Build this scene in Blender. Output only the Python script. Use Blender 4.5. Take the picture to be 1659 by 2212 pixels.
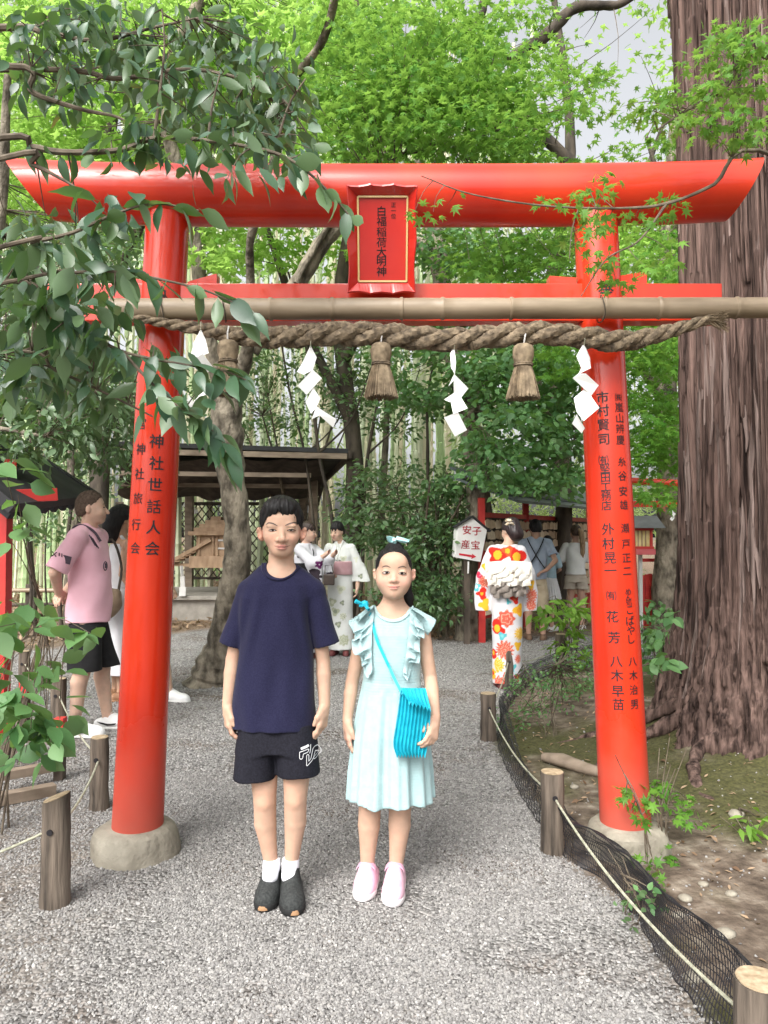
import bpy, bmesh, math, random
import numpy as np
from mathutils import Vector, Matrix, Euler, noise as mnoise

for o in list(bpy.data.objects):
    bpy.data.objects.remove(o)
random.seed(7)
RNG = np.random.default_rng(11)
SC = bpy.context.scene
COL = SC.collection
PI = math.pi

# ------------------------------------------------------------------ camera
FPX, CX, CY, CAM_H = 1597.0, 829.5, 1106.0, 1.47      # focal length and centre in units of a 1659 x 2212 picture
PITCH = math.atan(46 / FPX)
cam_d = bpy.data.cameras.new('camera')
cam_d.sensor_fit = 'VERTICAL'
cam_d.sensor_height = 24.0
cam_d.lens = 24.0 * FPX / 2212.0
cam_d.clip_start = 0.05
cam_d.clip_end = 600
cam = bpy.data.objects.new('camera', cam_d)
COL.objects.link(cam)
cam.location = (0, 0, CAM_H)
cam.rotation_euler = (PI / 2 + PITCH, 0, 0)
SC.camera = cam

# ------------------------------------------------------------------ sky and sun: soft daylight under a thin overcast
SUN_EL, SUN_AZ = math.radians(47), math.radians(208)     # azimuth clockwise from +Y
world = bpy.data.worlds.new('World')
SC.world = world
world.use_nodes = True
wn, wl = world.node_tree.nodes, world.node_tree.links
wn.clear()
w_out = wn.new('ShaderNodeOutputWorld')
w_bg = wn.new('ShaderNodeBackground')
w_sky = wn.new('ShaderNodeTexSky')
w_sky.sky_type = 'NISHITA'
w_sky.sun_disc = False
w_sky.sun_elevation = SUN_EL
w_sky.sun_rotation = SUN_AZ
w_sky.dust_density = 7.0
w_sky.air_density = 1.0
w_hsv = wn.new('ShaderNodeHueSaturation')
w_hsv.inputs['Saturation'].default_value = 0.15
w_bg.inputs['Strength'].default_value = 0.15
wl.new(w_sky.outputs[0], w_hsv.inputs['Color'])
wl.new(w_hsv.outputs[0], w_bg.inputs['Color'])
wl.new(w_bg.outputs[0], w_out.inputs['Surface'])
sun_d = bpy.data.lights.new('sun', 'SUN')
sun_d.energy = 0.95
sun_d.angle = math.radians(35)
sun_d.color = (1.0, 0.96, 0.9)
sun = bpy.data.objects.new('sun', sun_d)
COL.objects.link(sun)
_sd = Vector((math.sin(SUN_AZ) * math.cos(SUN_EL), math.cos(SUN_AZ) * math.cos(SUN_EL), math.sin(SUN_EL)))
sun.rotation_euler = _sd.to_track_quat('Z', 'Y').to_euler()
sun.location = _sd * 50
SC.view_settings.view_transform = 'Standard'
SC.view_settings.look = 'None'
SC.view_settings.exposure = 1.18
SC.view_settings.gamma = 1.0
SC.view_settings.use_curve_mapping = False
SC.render.engine = 'CYCLES'
SC.cycles.use_denoising = True
SC.cycles.max_bounces = 12
SC.cycles.diffuse_bounces = 8
SC.cycles.transmission_bounces = 6
SC.cycles.transparent_max_bounces = 8

# ------------------------------------------------------------------ helpers
def ray(x, y):
    u, v = (x - CX) / FPX, (CY - y) / FPX
    c, s = math.cos(PITCH), math.sin(PITCH)
    return Vector((u, c - v * s, s + v * c))

def P(x, y, Y):
    """the point at distance Y that is seen at picture place x, y"""
    d = ray(x, y)
    t = Y / d[1]
    return Vector((d[0] * t, Y, CAM_H + d[2] * t))

def G(x, y, z=0.0):
    d = ray(x, y)
    t = (z - CAM_H) / d[2]
    return Vector((d[0] * t, d[1] * t, z))

def tag(o, label=None, cat=None, group=None, kind=None):
    if label: o['label'] = label
    if cat: o['category'] = cat
    if group: o['group'] = group
    if kind: o['kind'] = kind
    return o

def empty(name, loc=(0, 0, 0), rz=0.0, label=None, cat=None, group=None):
    o = bpy.data.objects.new(name, None)
    o.empty_display_size = 0.1
    COL.objects.link(o)
    o.location = loc
    o.rotation_euler = (0, 0, rz)
    return tag(o, label, cat, group)

def link(name, me, parent=None, m=None, world_space=True):
    o = bpy.data.objects.new(name, me)
    COL.objects.link(o)
    if m is not None and not me.materials:
        me.materials.append(m)
    if parent is not None:
        o.parent = parent
        if world_space:
            o.matrix_parent_inverse = pmat(parent).inverted()
    return o

def pmat(o):
    m = Matrix.LocRotScale(o.location, o.rotation_euler, o.scale)
    if o.parent:
        return pmat(o.parent) @ o.matrix_parent_inverse @ m
    return m

def mesh_np(name, verts, faces, smooth=True, cols=None):
    """faces: list of (n,k) arrays or one array"""
    me = bpy.data.meshes.new(name)
    verts = np.asarray(verts, np.float32)
    if isinstance(faces, np.ndarray):
        faces = [faces]
    faces = [np.asarray(f, np.int32) for f in faces if len(f)]
    nl = sum(f.size for f in faces)
    nf = sum(len(f) for f in faces)
    me.vertices.add(len(verts))
    me.vertices.foreach_set('co', verts.ravel())
    me.loops.add(nl)
    me.loops.foreach_set('vertex_index', np.concatenate([f.ravel() for f in faces]))
    me.polygons.add(nf)
    tot = np.concatenate([np.full(len(f), f.shape[1], np.int32) for f in faces])
    st = np.concatenate([[0], np.cumsum(tot)[:-1]]).astype(np.int32)
    me.polygons.foreach_set('loop_start', st)
    me.polygons.foreach_set('loop_total', tot)
    me.polygons.foreach_set('use_smooth', np.full(nf, smooth))
    me.update(calc_edges=True)
    if cols is not None:
        a = me.color_attributes.new('Col', 'FLOAT_COLOR', 'POINT')
        c = np.ones((len(verts), 4), np.float32)
        c[:, :3] = cols
        a.data.foreach_set('color', c.ravel())
    return me

class MB:
    """collects simple shapes into one mesh"""
    def __init__(s):
        s.v, s.f, s.n = [], [], 0
    def add(s, v, f):
        v = [tuple(q) for q in v]
        s.v += v
        s.f += [tuple(i + s.n for i in q) for q in f]
        s.n += len(v)
    def box(s, c, size, rot=None, bev=0.0):
        hx, hy, hz = size[0] / 2, size[1] / 2, size[2] / 2
        R = rot if rot is not None else Matrix.Identity(3)
        c = Vector(c)
        if bev <= 0:
            pts = [Vector((x, y, z)) for z in (-hz, hz) for (x, y) in ((-hx, -hy), (hx, -hy), (hx, hy), (-hx, hy))]
            s.add([c + R @ p for p in pts], [(3, 2, 1, 0), (4, 5, 6, 7), (0, 1, 5, 4), (1, 2, 6, 5), (2, 3, 7, 6), (3, 0, 4, 7)])
            return
        b = min(bev, hx * .9, hy * .9, hz * .9)
        bm = bmesh.new()
        bmesh.ops.create_cube(bm, size=1)
        for v in bm.verts:
            v.co = Vector((v.co.x * size[0], v.co.y * size[1], v.co.z * size[2]))
        bmesh.ops.bevel(bm, geom=list(bm.edges), offset=b, segments=2, affect='EDGES', profile=.6)
        bm.verts.index_update()
        s.add([c + R @ v.co for v in bm.verts], [[v.index for v in f.verts] for f in bm.faces])
        bm.free()
    def bar(s, a, b, w, h, bev=0.0, up=Vector((0, 0, 1))):
        a, b = Vector(a), Vector(b)
        d = (b - a)
        L = d.length
        d.normalize()
        x = d.cross(up)
        if x.length < 1e-4: x = Vector((1, 0, 0))
        x.normalize()
        z = x.cross(d)
        R = Matrix((x, d, z)).transposed()
        s.box((a + b) / 2, (w, L, h), R, bev)
    def tube(s, pts, rad, n=8, cap=True, twist=0.0, squash=None):
        pts = [Vector(p) for p in pts]
        m = len(pts)
        if not hasattr(rad, '__len__'): rad = [rad] * m
        t0 = (pts[1] - pts[0]).normalized()
        u = t0.cross(Vector((0, 0, 1)))
        if u.length < 1e-3: u = t0.cross(Vector((0, 1, 0)))
        u.normalize()
        vs, fs = [], []
        for i in range(m):
            t = (pts[min(i + 1, m - 1)] - pts[max(i - 1, 0)]).normalized()
            u = (u - t * u.dot(t))
            if u.length < 1e-5: u = t.orthogonal()
            u.normalize()
            w = t.cross(u)
            for k in range(n):
                a = 2 * PI * k / n + twist * i
                vs.append(pts[i] + (u * math.cos(a) + w * math.sin(a) * (squash or 1)) * rad[i])
        for i in range(m - 1):
            for k in range(n):
                k2 = (k + 1) % n
                fs.append((i * n + k, i * n + k2, (i + 1) * n + k2, (i + 1) * n + k))
        if cap:
            fs.append(tuple(range(n - 1, -1, -1)))
            fs.append(tuple((m - 1) * n + k for k in range(n)))
        s.add(vs, fs)
    def lathe(s, prof, c=(0, 0, 0), n=24, axis=None, cap=True):
        """prof: list of (r, z)"""
        c = Vector(c)
        R = Matrix.Identity(3) if axis is None else Vector(axis).normalized().to_track_quat('Z', 'Y').to_matrix()
        vs, fs = [], []
        for r, z in prof:
            for k in range(n):
                a = 2 * PI * k / n
                vs.append(c + R @ Vector((r * math.cos(a), r * math.sin(a), z)))
        for i in range(len(prof) - 1):
            for k in range(n):
                k2 = (k + 1) % n
                fs.append((i * n + k, i * n + k2, (i + 1) * n + k2, (i + 1) * n + k))
        if cap:
            fs.append(tuple(range(n - 1, -1, -1)))
            fs.append(tuple((len(prof) - 1) * n + k for k in range(n)))
        s.add(vs, fs)
    def prism(s, poly, a, b):
        """poly: points (3d) list; extruded from offset a to offset b vectors"""
        n = len(poly)
        a, b = Vector(a), Vector(b)
        vs = [Vector(p) + a for p in poly] + [Vector(p) + b for p in poly]
        fs = [tuple(range(n - 1, -1, -1)), tuple(range(n, 2 * n))]
        fs += [(i, (i + 1) % n, n + (i + 1) % n, n + i) for i in range(n)]
        s.add(vs, fs)
    def mesh(s, name, smooth=False):
        me = bpy.data.meshes.new(name)
        me.from_pydata([tuple(p) for p in s.v], [], s.f)
        if smooth:
            me.polygons.foreach_set('use_smooth', [True] * len(me.polygons))
            try: me.set_sharp_from_angle(angle=math.radians(40))
            except Exception: pass
        me.update()
        return me
    def build(s, name, m, parent=None, smooth=False, fix=True):
        me = s.mesh(name, smooth)
        if fix:
            bm = bmesh.new(); bm.from_mesh(me)
            bmesh.ops.recalc_face_normals(bm, faces=bm.faces)
            bm.to_mesh(me); bm.free()
        return link(name, me, parent, m)

def spline(pts, n):
    """Catmull-Rom through points (any dimension), n samples"""
    p = np.array(pts, float)
    p = np.vstack([2 * p[0] - p[1], p, 2 * p[-1] - p[-2]])
    m = len(p) - 3
    out = []
    for t in np.linspace(0, m - 1e-6, n):
        i = int(t); u = t - i
        a, b, c, d = p[i:i + 4]
        out.append(.5 * (2 * b + (c - a) * u + (2 * a - 5 * b + 4 * c - d) * u * u + (3 * b - a - 3 * c + d) * u ** 3))
    return np.array(out)

# ------------------------------------------------------------------ materials
def mat(name, col, col2=None, rough=.6, scale=6., detail=5., bump=0., bscale=None, stretch=(1, 1, 1), spec=.4,
        coat=0., metal=0., fac=(.35, .65), vcol=False, sub=0., sheen=0., coords='Object', ctint=None, trans=0.):
    m = bpy.data.materials.new(name)
    m.use_nodes = True
    N, L = m.node_tree.nodes, m.node_tree.links
    b = N['Principled BSDF']
    b.inputs['Roughness'].default_value = rough
    b.inputs['Specular IOR Level'].default_value = spec
    b.inputs['Coat Weight'].default_value = coat
    b.inputs['Coat Roughness'].default_value = .08
    b.inputs['Metallic'].default_value = metal
    if sub:
        b.inputs['Subsurface Weight'].default_value = sub
        b.inputs['Subsurface Radius'].default_value = (1, .35, .2)
        b.inputs['Subsurface Scale'].default_value = .012
    if sheen:
        b.inputs['Sheen Weight'].default_value = sheen
    tc = N.new('ShaderNodeTexCoord')
    mp = N.new('ShaderNodeMapping')
    mp.inputs['Scale'].default_value = stretch
    L.new(tc.outputs[coords], mp.inputs['Vector'])
    nz = N.new('ShaderNodeTexNoise')
    nz.inputs['Scale'].default_value = scale
    nz.inputs['Detail'].default_value = detail
    L.new(mp.outputs[0], nz.inputs['Vector'])
    base = None
    if vcol:
        at = N.new('ShaderNodeVertexColor'); at.layer_name = 'Col'
        base = at.outputs['Color']
        if col2 is not None:
            mx = N.new('ShaderNodeMix'); mx.data_type = 'RGBA'; mx.blend_type = 'MULTIPLY'
            rp = N.new('ShaderNodeValToRGB')
            rp.color_ramp.elements[0].position, rp.color_ramp.elements[1].position = fac
            rp.color_ramp.elements[0].color = (*col, 1); rp.color_ramp.elements[1].color = (*col2, 1)
            L.new(nz.outputs['Fac'], rp.inputs[0])
            mx.inputs['Factor'].default_value = 1
            L.new(base, mx.inputs['A']); L.new(rp.outputs[0], mx.inputs['B'])
            base = mx.outputs['Result']
        L.new(base, b.inputs['Base Color'])
    elif col2 is None:
        b.inputs['Base Color'].default_value = (*col, 1)
    else:
        rp = N.new('ShaderNodeValToRGB')
        rp.color_ramp.elements[0].position, rp.color_ramp.elements[1].position = fac
        rp.color_ramp.elements[0].color = (*col, 1); rp.color_ramp.elements[1].color = (*col2, 1)
        L.new(nz.outputs['Fac'], rp.inputs[0])
        L.new(rp.outputs[0], b.inputs['Base Color'])
    if bump:
        n2 = N.new('ShaderNodeTexNoise')
        n2.inputs['Scale'].default_value = bscale or scale
        n2.inputs['Detail'].default_value = 6
        L.new(mp.outputs[0], n2.inputs['Vector'])
        bp = N.new('ShaderNodeBump')
        bp.inputs['Strength'].default_value = 1.0
        bp.inputs['Distance'].default_value = bump
        L.new(n2.outputs['Fac'], bp.inputs['Height'])
        L.new(bp.outputs[0], b.inputs['Normal'])
    return m

def leaf_mat(name, dark, light, under, trans=.45, rough=.38, spec=.5, tcol=None):
    """leaf: colour differs from leaf to leaf, lets light through"""
    m = bpy.data.materials.new(name)
    m.use_nodes = True
    N, L = m.node_tree.nodes, m.node_tree.links
    b = N['Principled BSDF']; out = N['Material Output']
    oi = N.new('ShaderNodeObjectInfo')
    geo = N.new('ShaderNodeNewGeometry')
    rp = N.new('ShaderNodeValToRGB')
    rp.color_ramp.elements[0].color = (*dark, 1); rp.color_ramp.elements[1].color = (*light, 1)
    tc = N.new('ShaderNodeTexCoord'); nz = N.new('ShaderNodeTexNoise')
    nz.inputs['Scale'].default_value = 25.
    L.new(tc.outputs['Object'], nz.inputs['Vector'])
    ad = N.new('ShaderNodeMath'); ad.operation = 'MULTIPLY_ADD'
    ad.inputs[1].default_value = .35; ad.inputs[2].default_value = -.17
    L.new(nz.outputs['Fac'], ad.inputs[0])
    a2 = N.new('ShaderNodeMath'); a2.operation = 'ADD'
    L.new(ad.outputs[0], a2.inputs[0]); L.new(oi.outputs['Random'], a2.inputs[1])
    L.new(a2.outputs[0], rp.inputs[0])
    mx = N.new('ShaderNodeMix'); mx.data_type = 'RGBA'
    mx.inputs['B'].default_value = (*under, 1)
    L.new(geo.outputs['Backfacing'], mx.inputs['Factor'])
    L.new(rp.outputs[0], mx.inputs['A'])
    L.new(mx.outputs['Result'], b.inputs['Base Color'])
    b.inputs['Roughness'].default_value = rough
    b.inputs['Specular IOR Level'].default_value = spec
    tr = N.new('ShaderNodeBsdfTranslucent')
    if tcol is None: tcol = (light[0] * 1.6, light[1] * 1.6, light[2] * .5)
    mc = N.new('ShaderNodeMix'); mc.data_type = 'RGBA'
    mc.inputs['Factor'].default_value = .65
    mc.inputs['B'].default_value = (*tcol, 1)
    L.new(rp.outputs[0], mc.inputs['A'])
    L.new(mc.outputs['Result'], tr.inputs['Color'])
    ms = N.new('ShaderNodeMixShader')
    ms.inputs[0].default_value = trans
    L.new(b.outputs[0], ms.inputs[1]); L.new(tr.outputs[0], ms.inputs[2])
    L.new(ms.outputs[0], out.inputs['Surface'])
    return m

M = {}
M['red'] = mat('vermilion_lacquer', (.50, .021, .007), (.64, .040, .011), rough=.34, scale=3, coat=.4, spec=.35, bump=.0006, bscale=9, stretch=(1, 1, .25))
def dusty_red():
    m = mat('vermilion_pillar', (.50, .021, .007), (.64, .040, .011), rough=.34, scale=3, coat=.4, spec=.35, bump=.0006, bscale=9, stretch=(1, 1, .25))
    N, L = m.node_tree.nodes, m.node_tree.links
    b = N['Principled BSDF']
    base = b.inputs['Base Color'].links[0].from_socket
    tc = N.new('ShaderNodeTexCoord'); sp = N.new('ShaderNodeSeparateXYZ'); L.new(tc.outputs['Object'], sp.inputs[0])
    nz = N.new('ShaderNodeTexNoise'); nz.inputs['Scale'].default_value = 7; nz.inputs['Detail'].default_value = 8; L.new(tc.outputs['Object'], nz.inputs['Vector'])
    mr = N.new('ShaderNodeMapRange'); mr.inputs['From Min'].default_value = .62; mr.inputs['From Max'].default_value = .12
    ad = N.new('ShaderNodeMath'); ad.operation = 'MULTIPLY_ADD'; ad.inputs[1].default_value = -.5; L.new(nz.outputs['Fac'], ad.inputs[0]); L.new(sp.outputs[2], ad.inputs[2])
    a2 = N.new('ShaderNodeMath'); a2.operation = 'ADD'; a2.inputs[1].default_value = .25; L.new(ad.outputs[0], a2.inputs[0])
    L.new(a2.outputs[0], mr.inputs['Value'])
    pw = N.new('ShaderNodeMath'); pw.operation = 'MULTIPLY'; pw.inputs[1].default_value = .62; L.new(mr.outputs[0], pw.inputs[0])
    mx = N.new('ShaderNodeMix'); mx.data_type = 'RGBA'; mx.inputs['B'].default_value = (.36, .105, .075, 1)
    L.new(pw.outputs[0], mx.inputs['Factor']); L.new(base, mx.inputs['A']); L.new(mx.outputs['Result'], b.inputs['Base Color'])
    rr = N.new('ShaderNodeMapRange'); rr.inputs['To Min'].default_value = .27; rr.inputs['To Max'].default_value = .75
    L.new(mr.outputs[0], rr.inputs['Value']); L.new(rr.outputs[0], b.inputs['Roughness'])
    cw = N.new('ShaderNodeMapRange'); cw.inputs['To Min'].default_value = .5; cw.inputs['To Max'].default_value = .0
    L.new(mr.outputs[0], cw.inputs['Value']); L.new(cw.outputs[0], b.inputs['Coat Weight'])
    return m
M['red_pillar'] = dusty_red()
M['old_red'] = mat('dull_red_paint', (.38, .02, .02), (.5, .04, .03), rough=.5, scale=6)
M['plaque_red'] = mat('deep_red_lacquer', (.40, .012, .010), (.52, .022, .012), rough=.3, scale=3, coat=.6, bump=.0005, bscale=12)
M['ink'] = mat('black_ink', (.012, .01, .012), rough=.6)
M['gold'] = mat('gold_line', (.55, .38, .16), rough=.4)
M['stone'] = mat('footing_stone', (.17, .15, .115), (.34, .31, .25), rough=.9, scale=7, detail=10, bump=.012, bscale=30)
M['log'] = mat('weathered_log', (.032, .025, .019), (.17, .135, .105), rough=.9, scale=26, detail=12, stretch=(1, 1, .09), bump=.014, bscale=40, fac=(.34, .64))
M['log_top'] = mat('sawn_log_end', (.27, .2, .12), (.46, .36, .24), rough=.85, scale=45, detail=9, bump=.003)
M['cord'] = mat('pale_cord', (.26, .26, .19), (.44, .43, .33), rough=.8, scale=60)
M['net'] = mat('black_plastic_net', (.018, .017, .02), rough=.5)
M['bamboo_old'] = mat('dried_bamboo', (.17, .125, .08), (.34, .265, .185), rough=.45, scale=7, detail=9, stretch=(.25, 1.6, 1.6), spec=.4, bump=.0012, bscale=20)
M['straw'] = mat('straw', (.12, .088, .055), (.30, .23, .148), rough=.85, scale=30, detail=8, bump=.003, bscale=90)
M['straw_dark'] = mat('straw_rope', (.07, .052, .035), (.25, .19, .125), rough=.9, scale=40, detail=8, bump=.004, bscale=110)
M['paper'] = mat('white_paper', (.78, .78, .76), rough=.75)
M['bark'] = mat('smooth_grey_bark', (.06, .05, .036), (.26, .225, .17), rough=.92, scale=11, detail=13, stretch=(1, 1, .5), bump=.035, bscale=24, fac=(.36, .62))
M['dark_bark'] = mat('dark_bark', (.035, .028, .022), (.1, .08, .06), rough=.9, scale=8, detail=8, stretch=(1, 1, .4), bump=.012, bscale=20)
M['twig'] = mat('brown_twig', (.06, .045, .03), (.15, .12, .085), rough=.8, scale=20)
M['cedar'] = mat('cedar_bark', (.022, .014, .012), (.20, .132, .11), rough=.95, scale=30, detail=12, stretch=(1, 1, .045), bump=.035, bscale=46, spec=.15, fac=(.33, .68))
M['cedar_strip'] = mat('cedar_bark_strip', (.04, .028, .024), (.28, .21, .185), rough=.95, scale=36, detail=12, stretch=(1, 1, .05), bump=.02, bscale=60, spec=.15, fac=(.3, .66))
M['wood_dark'] = mat('old_dark_timber', (.035, .026, .02), (.11, .085, .065), rough=.8, scale=9, detail=8, stretch=(1, 1, .3), bump=.004)
M['wood_mid'] = mat('weathered_timber', (.14, .105, .075), (.28, .22, .165), rough=.8, scale=9, detail=8, stretch=(.3, 1, 1), bump=.004)
M['wood_pale'] = mat('bare_pine', (.3, .19, .115), (.45, .31, .2), rough=.7, scale=12, detail=8, stretch=(1, 1, .3))
M['concrete'] = mat('concrete', (.26, .24, .21), (.36, .33, .29), rough=.9, scale=8, detail=9, bump=.004, bscale=40)
M['roof_black'] = mat('black_roof_sheet', (.012, .012, .014), (.03, .03, .032), rough=.75, scale=5)
M['roof_green'] = mat('dark_green_roof_sheet', (.035, .05, .05), (.075, .1, .095), rough=.5, scale=4)
M['cloth_white'] = mat('white_cloth', (.62, .6, .58), rough=.85)
M['sign_white'] = mat('white_sign_paint', (.72, .7, .69), (.82, .8, .79), rough=.5, scale=5)
M['sign_red'] = mat('red_sign_paint', (.55, .02, .04), rough=.5)
# ================================================================== ground
def scatter(name, pts, rots, scl, protos, parent=None, kind='stuff', idx=None, m=None):
    """tens of thousands of small pieces as one object"""
    pts = np.asarray(pts, np.float32)
    n = len(pts)
    me = bpy.data.meshes.new(name)
    me.vertices.add(n)
    me.vertices.foreach_set('co', pts.ravel())
    a = me.attributes.new('rot', 'FLOAT_VECTOR', 'POINT'); a.data.foreach_set('vector', np.asarray(rots, np.float32).ravel())
    a = me.attributes.new('scl', 'FLOAT', 'POINT'); a.data.foreach_set('value', np.asarray(scl, np.float32).ravel())
    if idx is None: idx = RNG.integers(0, len(protos), n)
    a = me.attributes.new('idx', 'INT', 'POINT'); a.data.foreach_set('value', np.asarray(idx, np.int32))
    o = link(name, me, parent)
    if kind: o['kind'] = kind
    key = tuple(p.name for p in protos)
    ng = SCATTER_TREES.get(key)
    if ng is None:
        ng = bpy.data.node_groups.new('scatter', 'GeometryNodeTree')
        ng.interface.new_socket('Geometry', in_out='INPUT', socket_type='NodeSocketGeometry')
        ng.interface.new_socket('Geometry', in_out='OUTPUT', socket_type='NodeSocketGeometry')
        N, L = ng.nodes, ng.links
        gi, go = N.new('NodeGroupInput'), N.new('NodeGroupOutput')
        ip = N.new('GeometryNodeInstanceOnPoints')
        L.new(gi.outputs[0], ip.inputs['Points'])
        jn = N.new('GeometryNodeJoinGeometry')
        for p in reversed(protos):
            q = N.new('GeometryNodeObjectInfo'); q.inputs['Object'].default_value = p
            q.inputs['As Instance'].default_value = True
            L.new(q.outputs['Geometry'], jn.inputs[0])
        L.new(jn.outputs[0], ip.inputs['Instance'])
        ip.inputs['Pick Instance'].default_value = True
        for nm, ty, sock in (('rot', 'FLOAT_VECTOR', 'Rotation'), ('scl', 'FLOAT', 'Scale'), ('idx', 'INT', 'Instance Index')):
            at = N.new('GeometryNodeInputNamedAttribute'); at.data_type = ty; at.inputs[0].default_value = nm
            L.new(at.outputs[0], ip.inputs[sock])
        L.new(ip.outputs[0], go.inputs[0])
        SCATTER_TREES[key] = ng
    md = o.modifiers.new('scatter', 'NODES')
    md.node_group = ng
    return o
SCATTER_TREES = {}

def proto(name, me, m):
    o = bpy.data.objects.new(name, me)          # not linked: only its geometry is used
    if not me.materials: me.materials.append(m)
    return o

def rot_from_axes(X, Y, Z):
    """rows of unit axes -> XYZ euler angles"""
    R20, R21, R22 = X[:, 2], Y[:, 2], Z[:, 2]
    ry = -np.arcsin(np.clip(R20, -1, 1))
    rx = np.arctan2(R21, R22)
    rz = np.arctan2(X[:, 1], X[:, 0])
    return np.stack([rx, ry, rz], 1)

def norm(v):
    return v / np.maximum(np.linalg.norm(v, axis=-1, keepdims=True), 1e-9)

def vnoise(x, y, s=0):
    """smooth value noise, vectorised"""
    def h(i, j):
        n = np.sin(i * 127.1 + j * 311.7 + s * 74.7) * 43758.5453
        return n - np.floor(n)
    xi, yi = np.floor(x), np.floor(y)
    u, v = x - xi, y - yi
    u, v = u * u * (3 - 2 * u), v * v * (3 - 2 * v)
    return (h(xi, yi) * (1 - u) + h(xi + 1, yi) * u) * (1 - v) + (h(xi, yi + 1) * (1 - u) + h(xi + 1, yi + 1) * u) * v

NETP = np.array([(1.08, -3.0), (1.0, .9), (.94, 1.78), (.95, 2.5), (.92, 3.0), (.80, 3.42), (.75, 5.24), (1.17, 6.95), (1.93, 8.05), (3.4, 8.8), (7.5, 9.3)])
def x_right(y):
    return np.interp(y, NETP[:, 1], NETP[:, 0])
def x_left(y):
    return np.interp(y, [0, 2.87, 3.89, 5.2, 7.2, 9, 14], [-1.15, -1.25, -1.47, -2.0, -3.6, -5.2, -6.5])
def gravel_zone(x, y):
    n = vnoise(x * 2.3, y * 2.3, 1) * .5 + vnoise(x * 7, y * 7, 2) * .25 - .37
    right = np.clip((x_right(y) - x + n * .10) / .10 + .5, 0, 1)
    left = np.clip((x - x_left(y) + n * .9) / .5 + .5, 0, 1) * .5 + .5
    back = np.clip((np.interp(x, [-9, -5, -2.3, 0.2, 1.2, 3, 8], [8.0, 8.5, 12.0, 10.2, 9.9, 10.9, 11]) - y + n * .7) / .4 + .5, 0, 1)
    far_right = np.clip((y - 8.2 - (x > 3) * .5) / .4, 0, 1)
    return np.maximum(right, far_right * (x > 1.9)) * left * back
def ground_h(x, y):
    d = np.clip((x - x_right(y)) / .9, 0, 1) * (y < 8.6)
    h = d * (.05 + .04 * vnoise(x * 1.2, y * 1.2, 5)) + d * .03 * (vnoise(x * 4, y * 4, 6) - .5)
    r = np.hypot(x - 2.36, y - 4.75)
    h += np.clip(1.35 - r, 0, 1) ** 2 * .28 * (x > x_right(y))
    h += .012 * (vnoise(x * 1.5, y * 1.5, 8) - .5)
    return h

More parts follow.
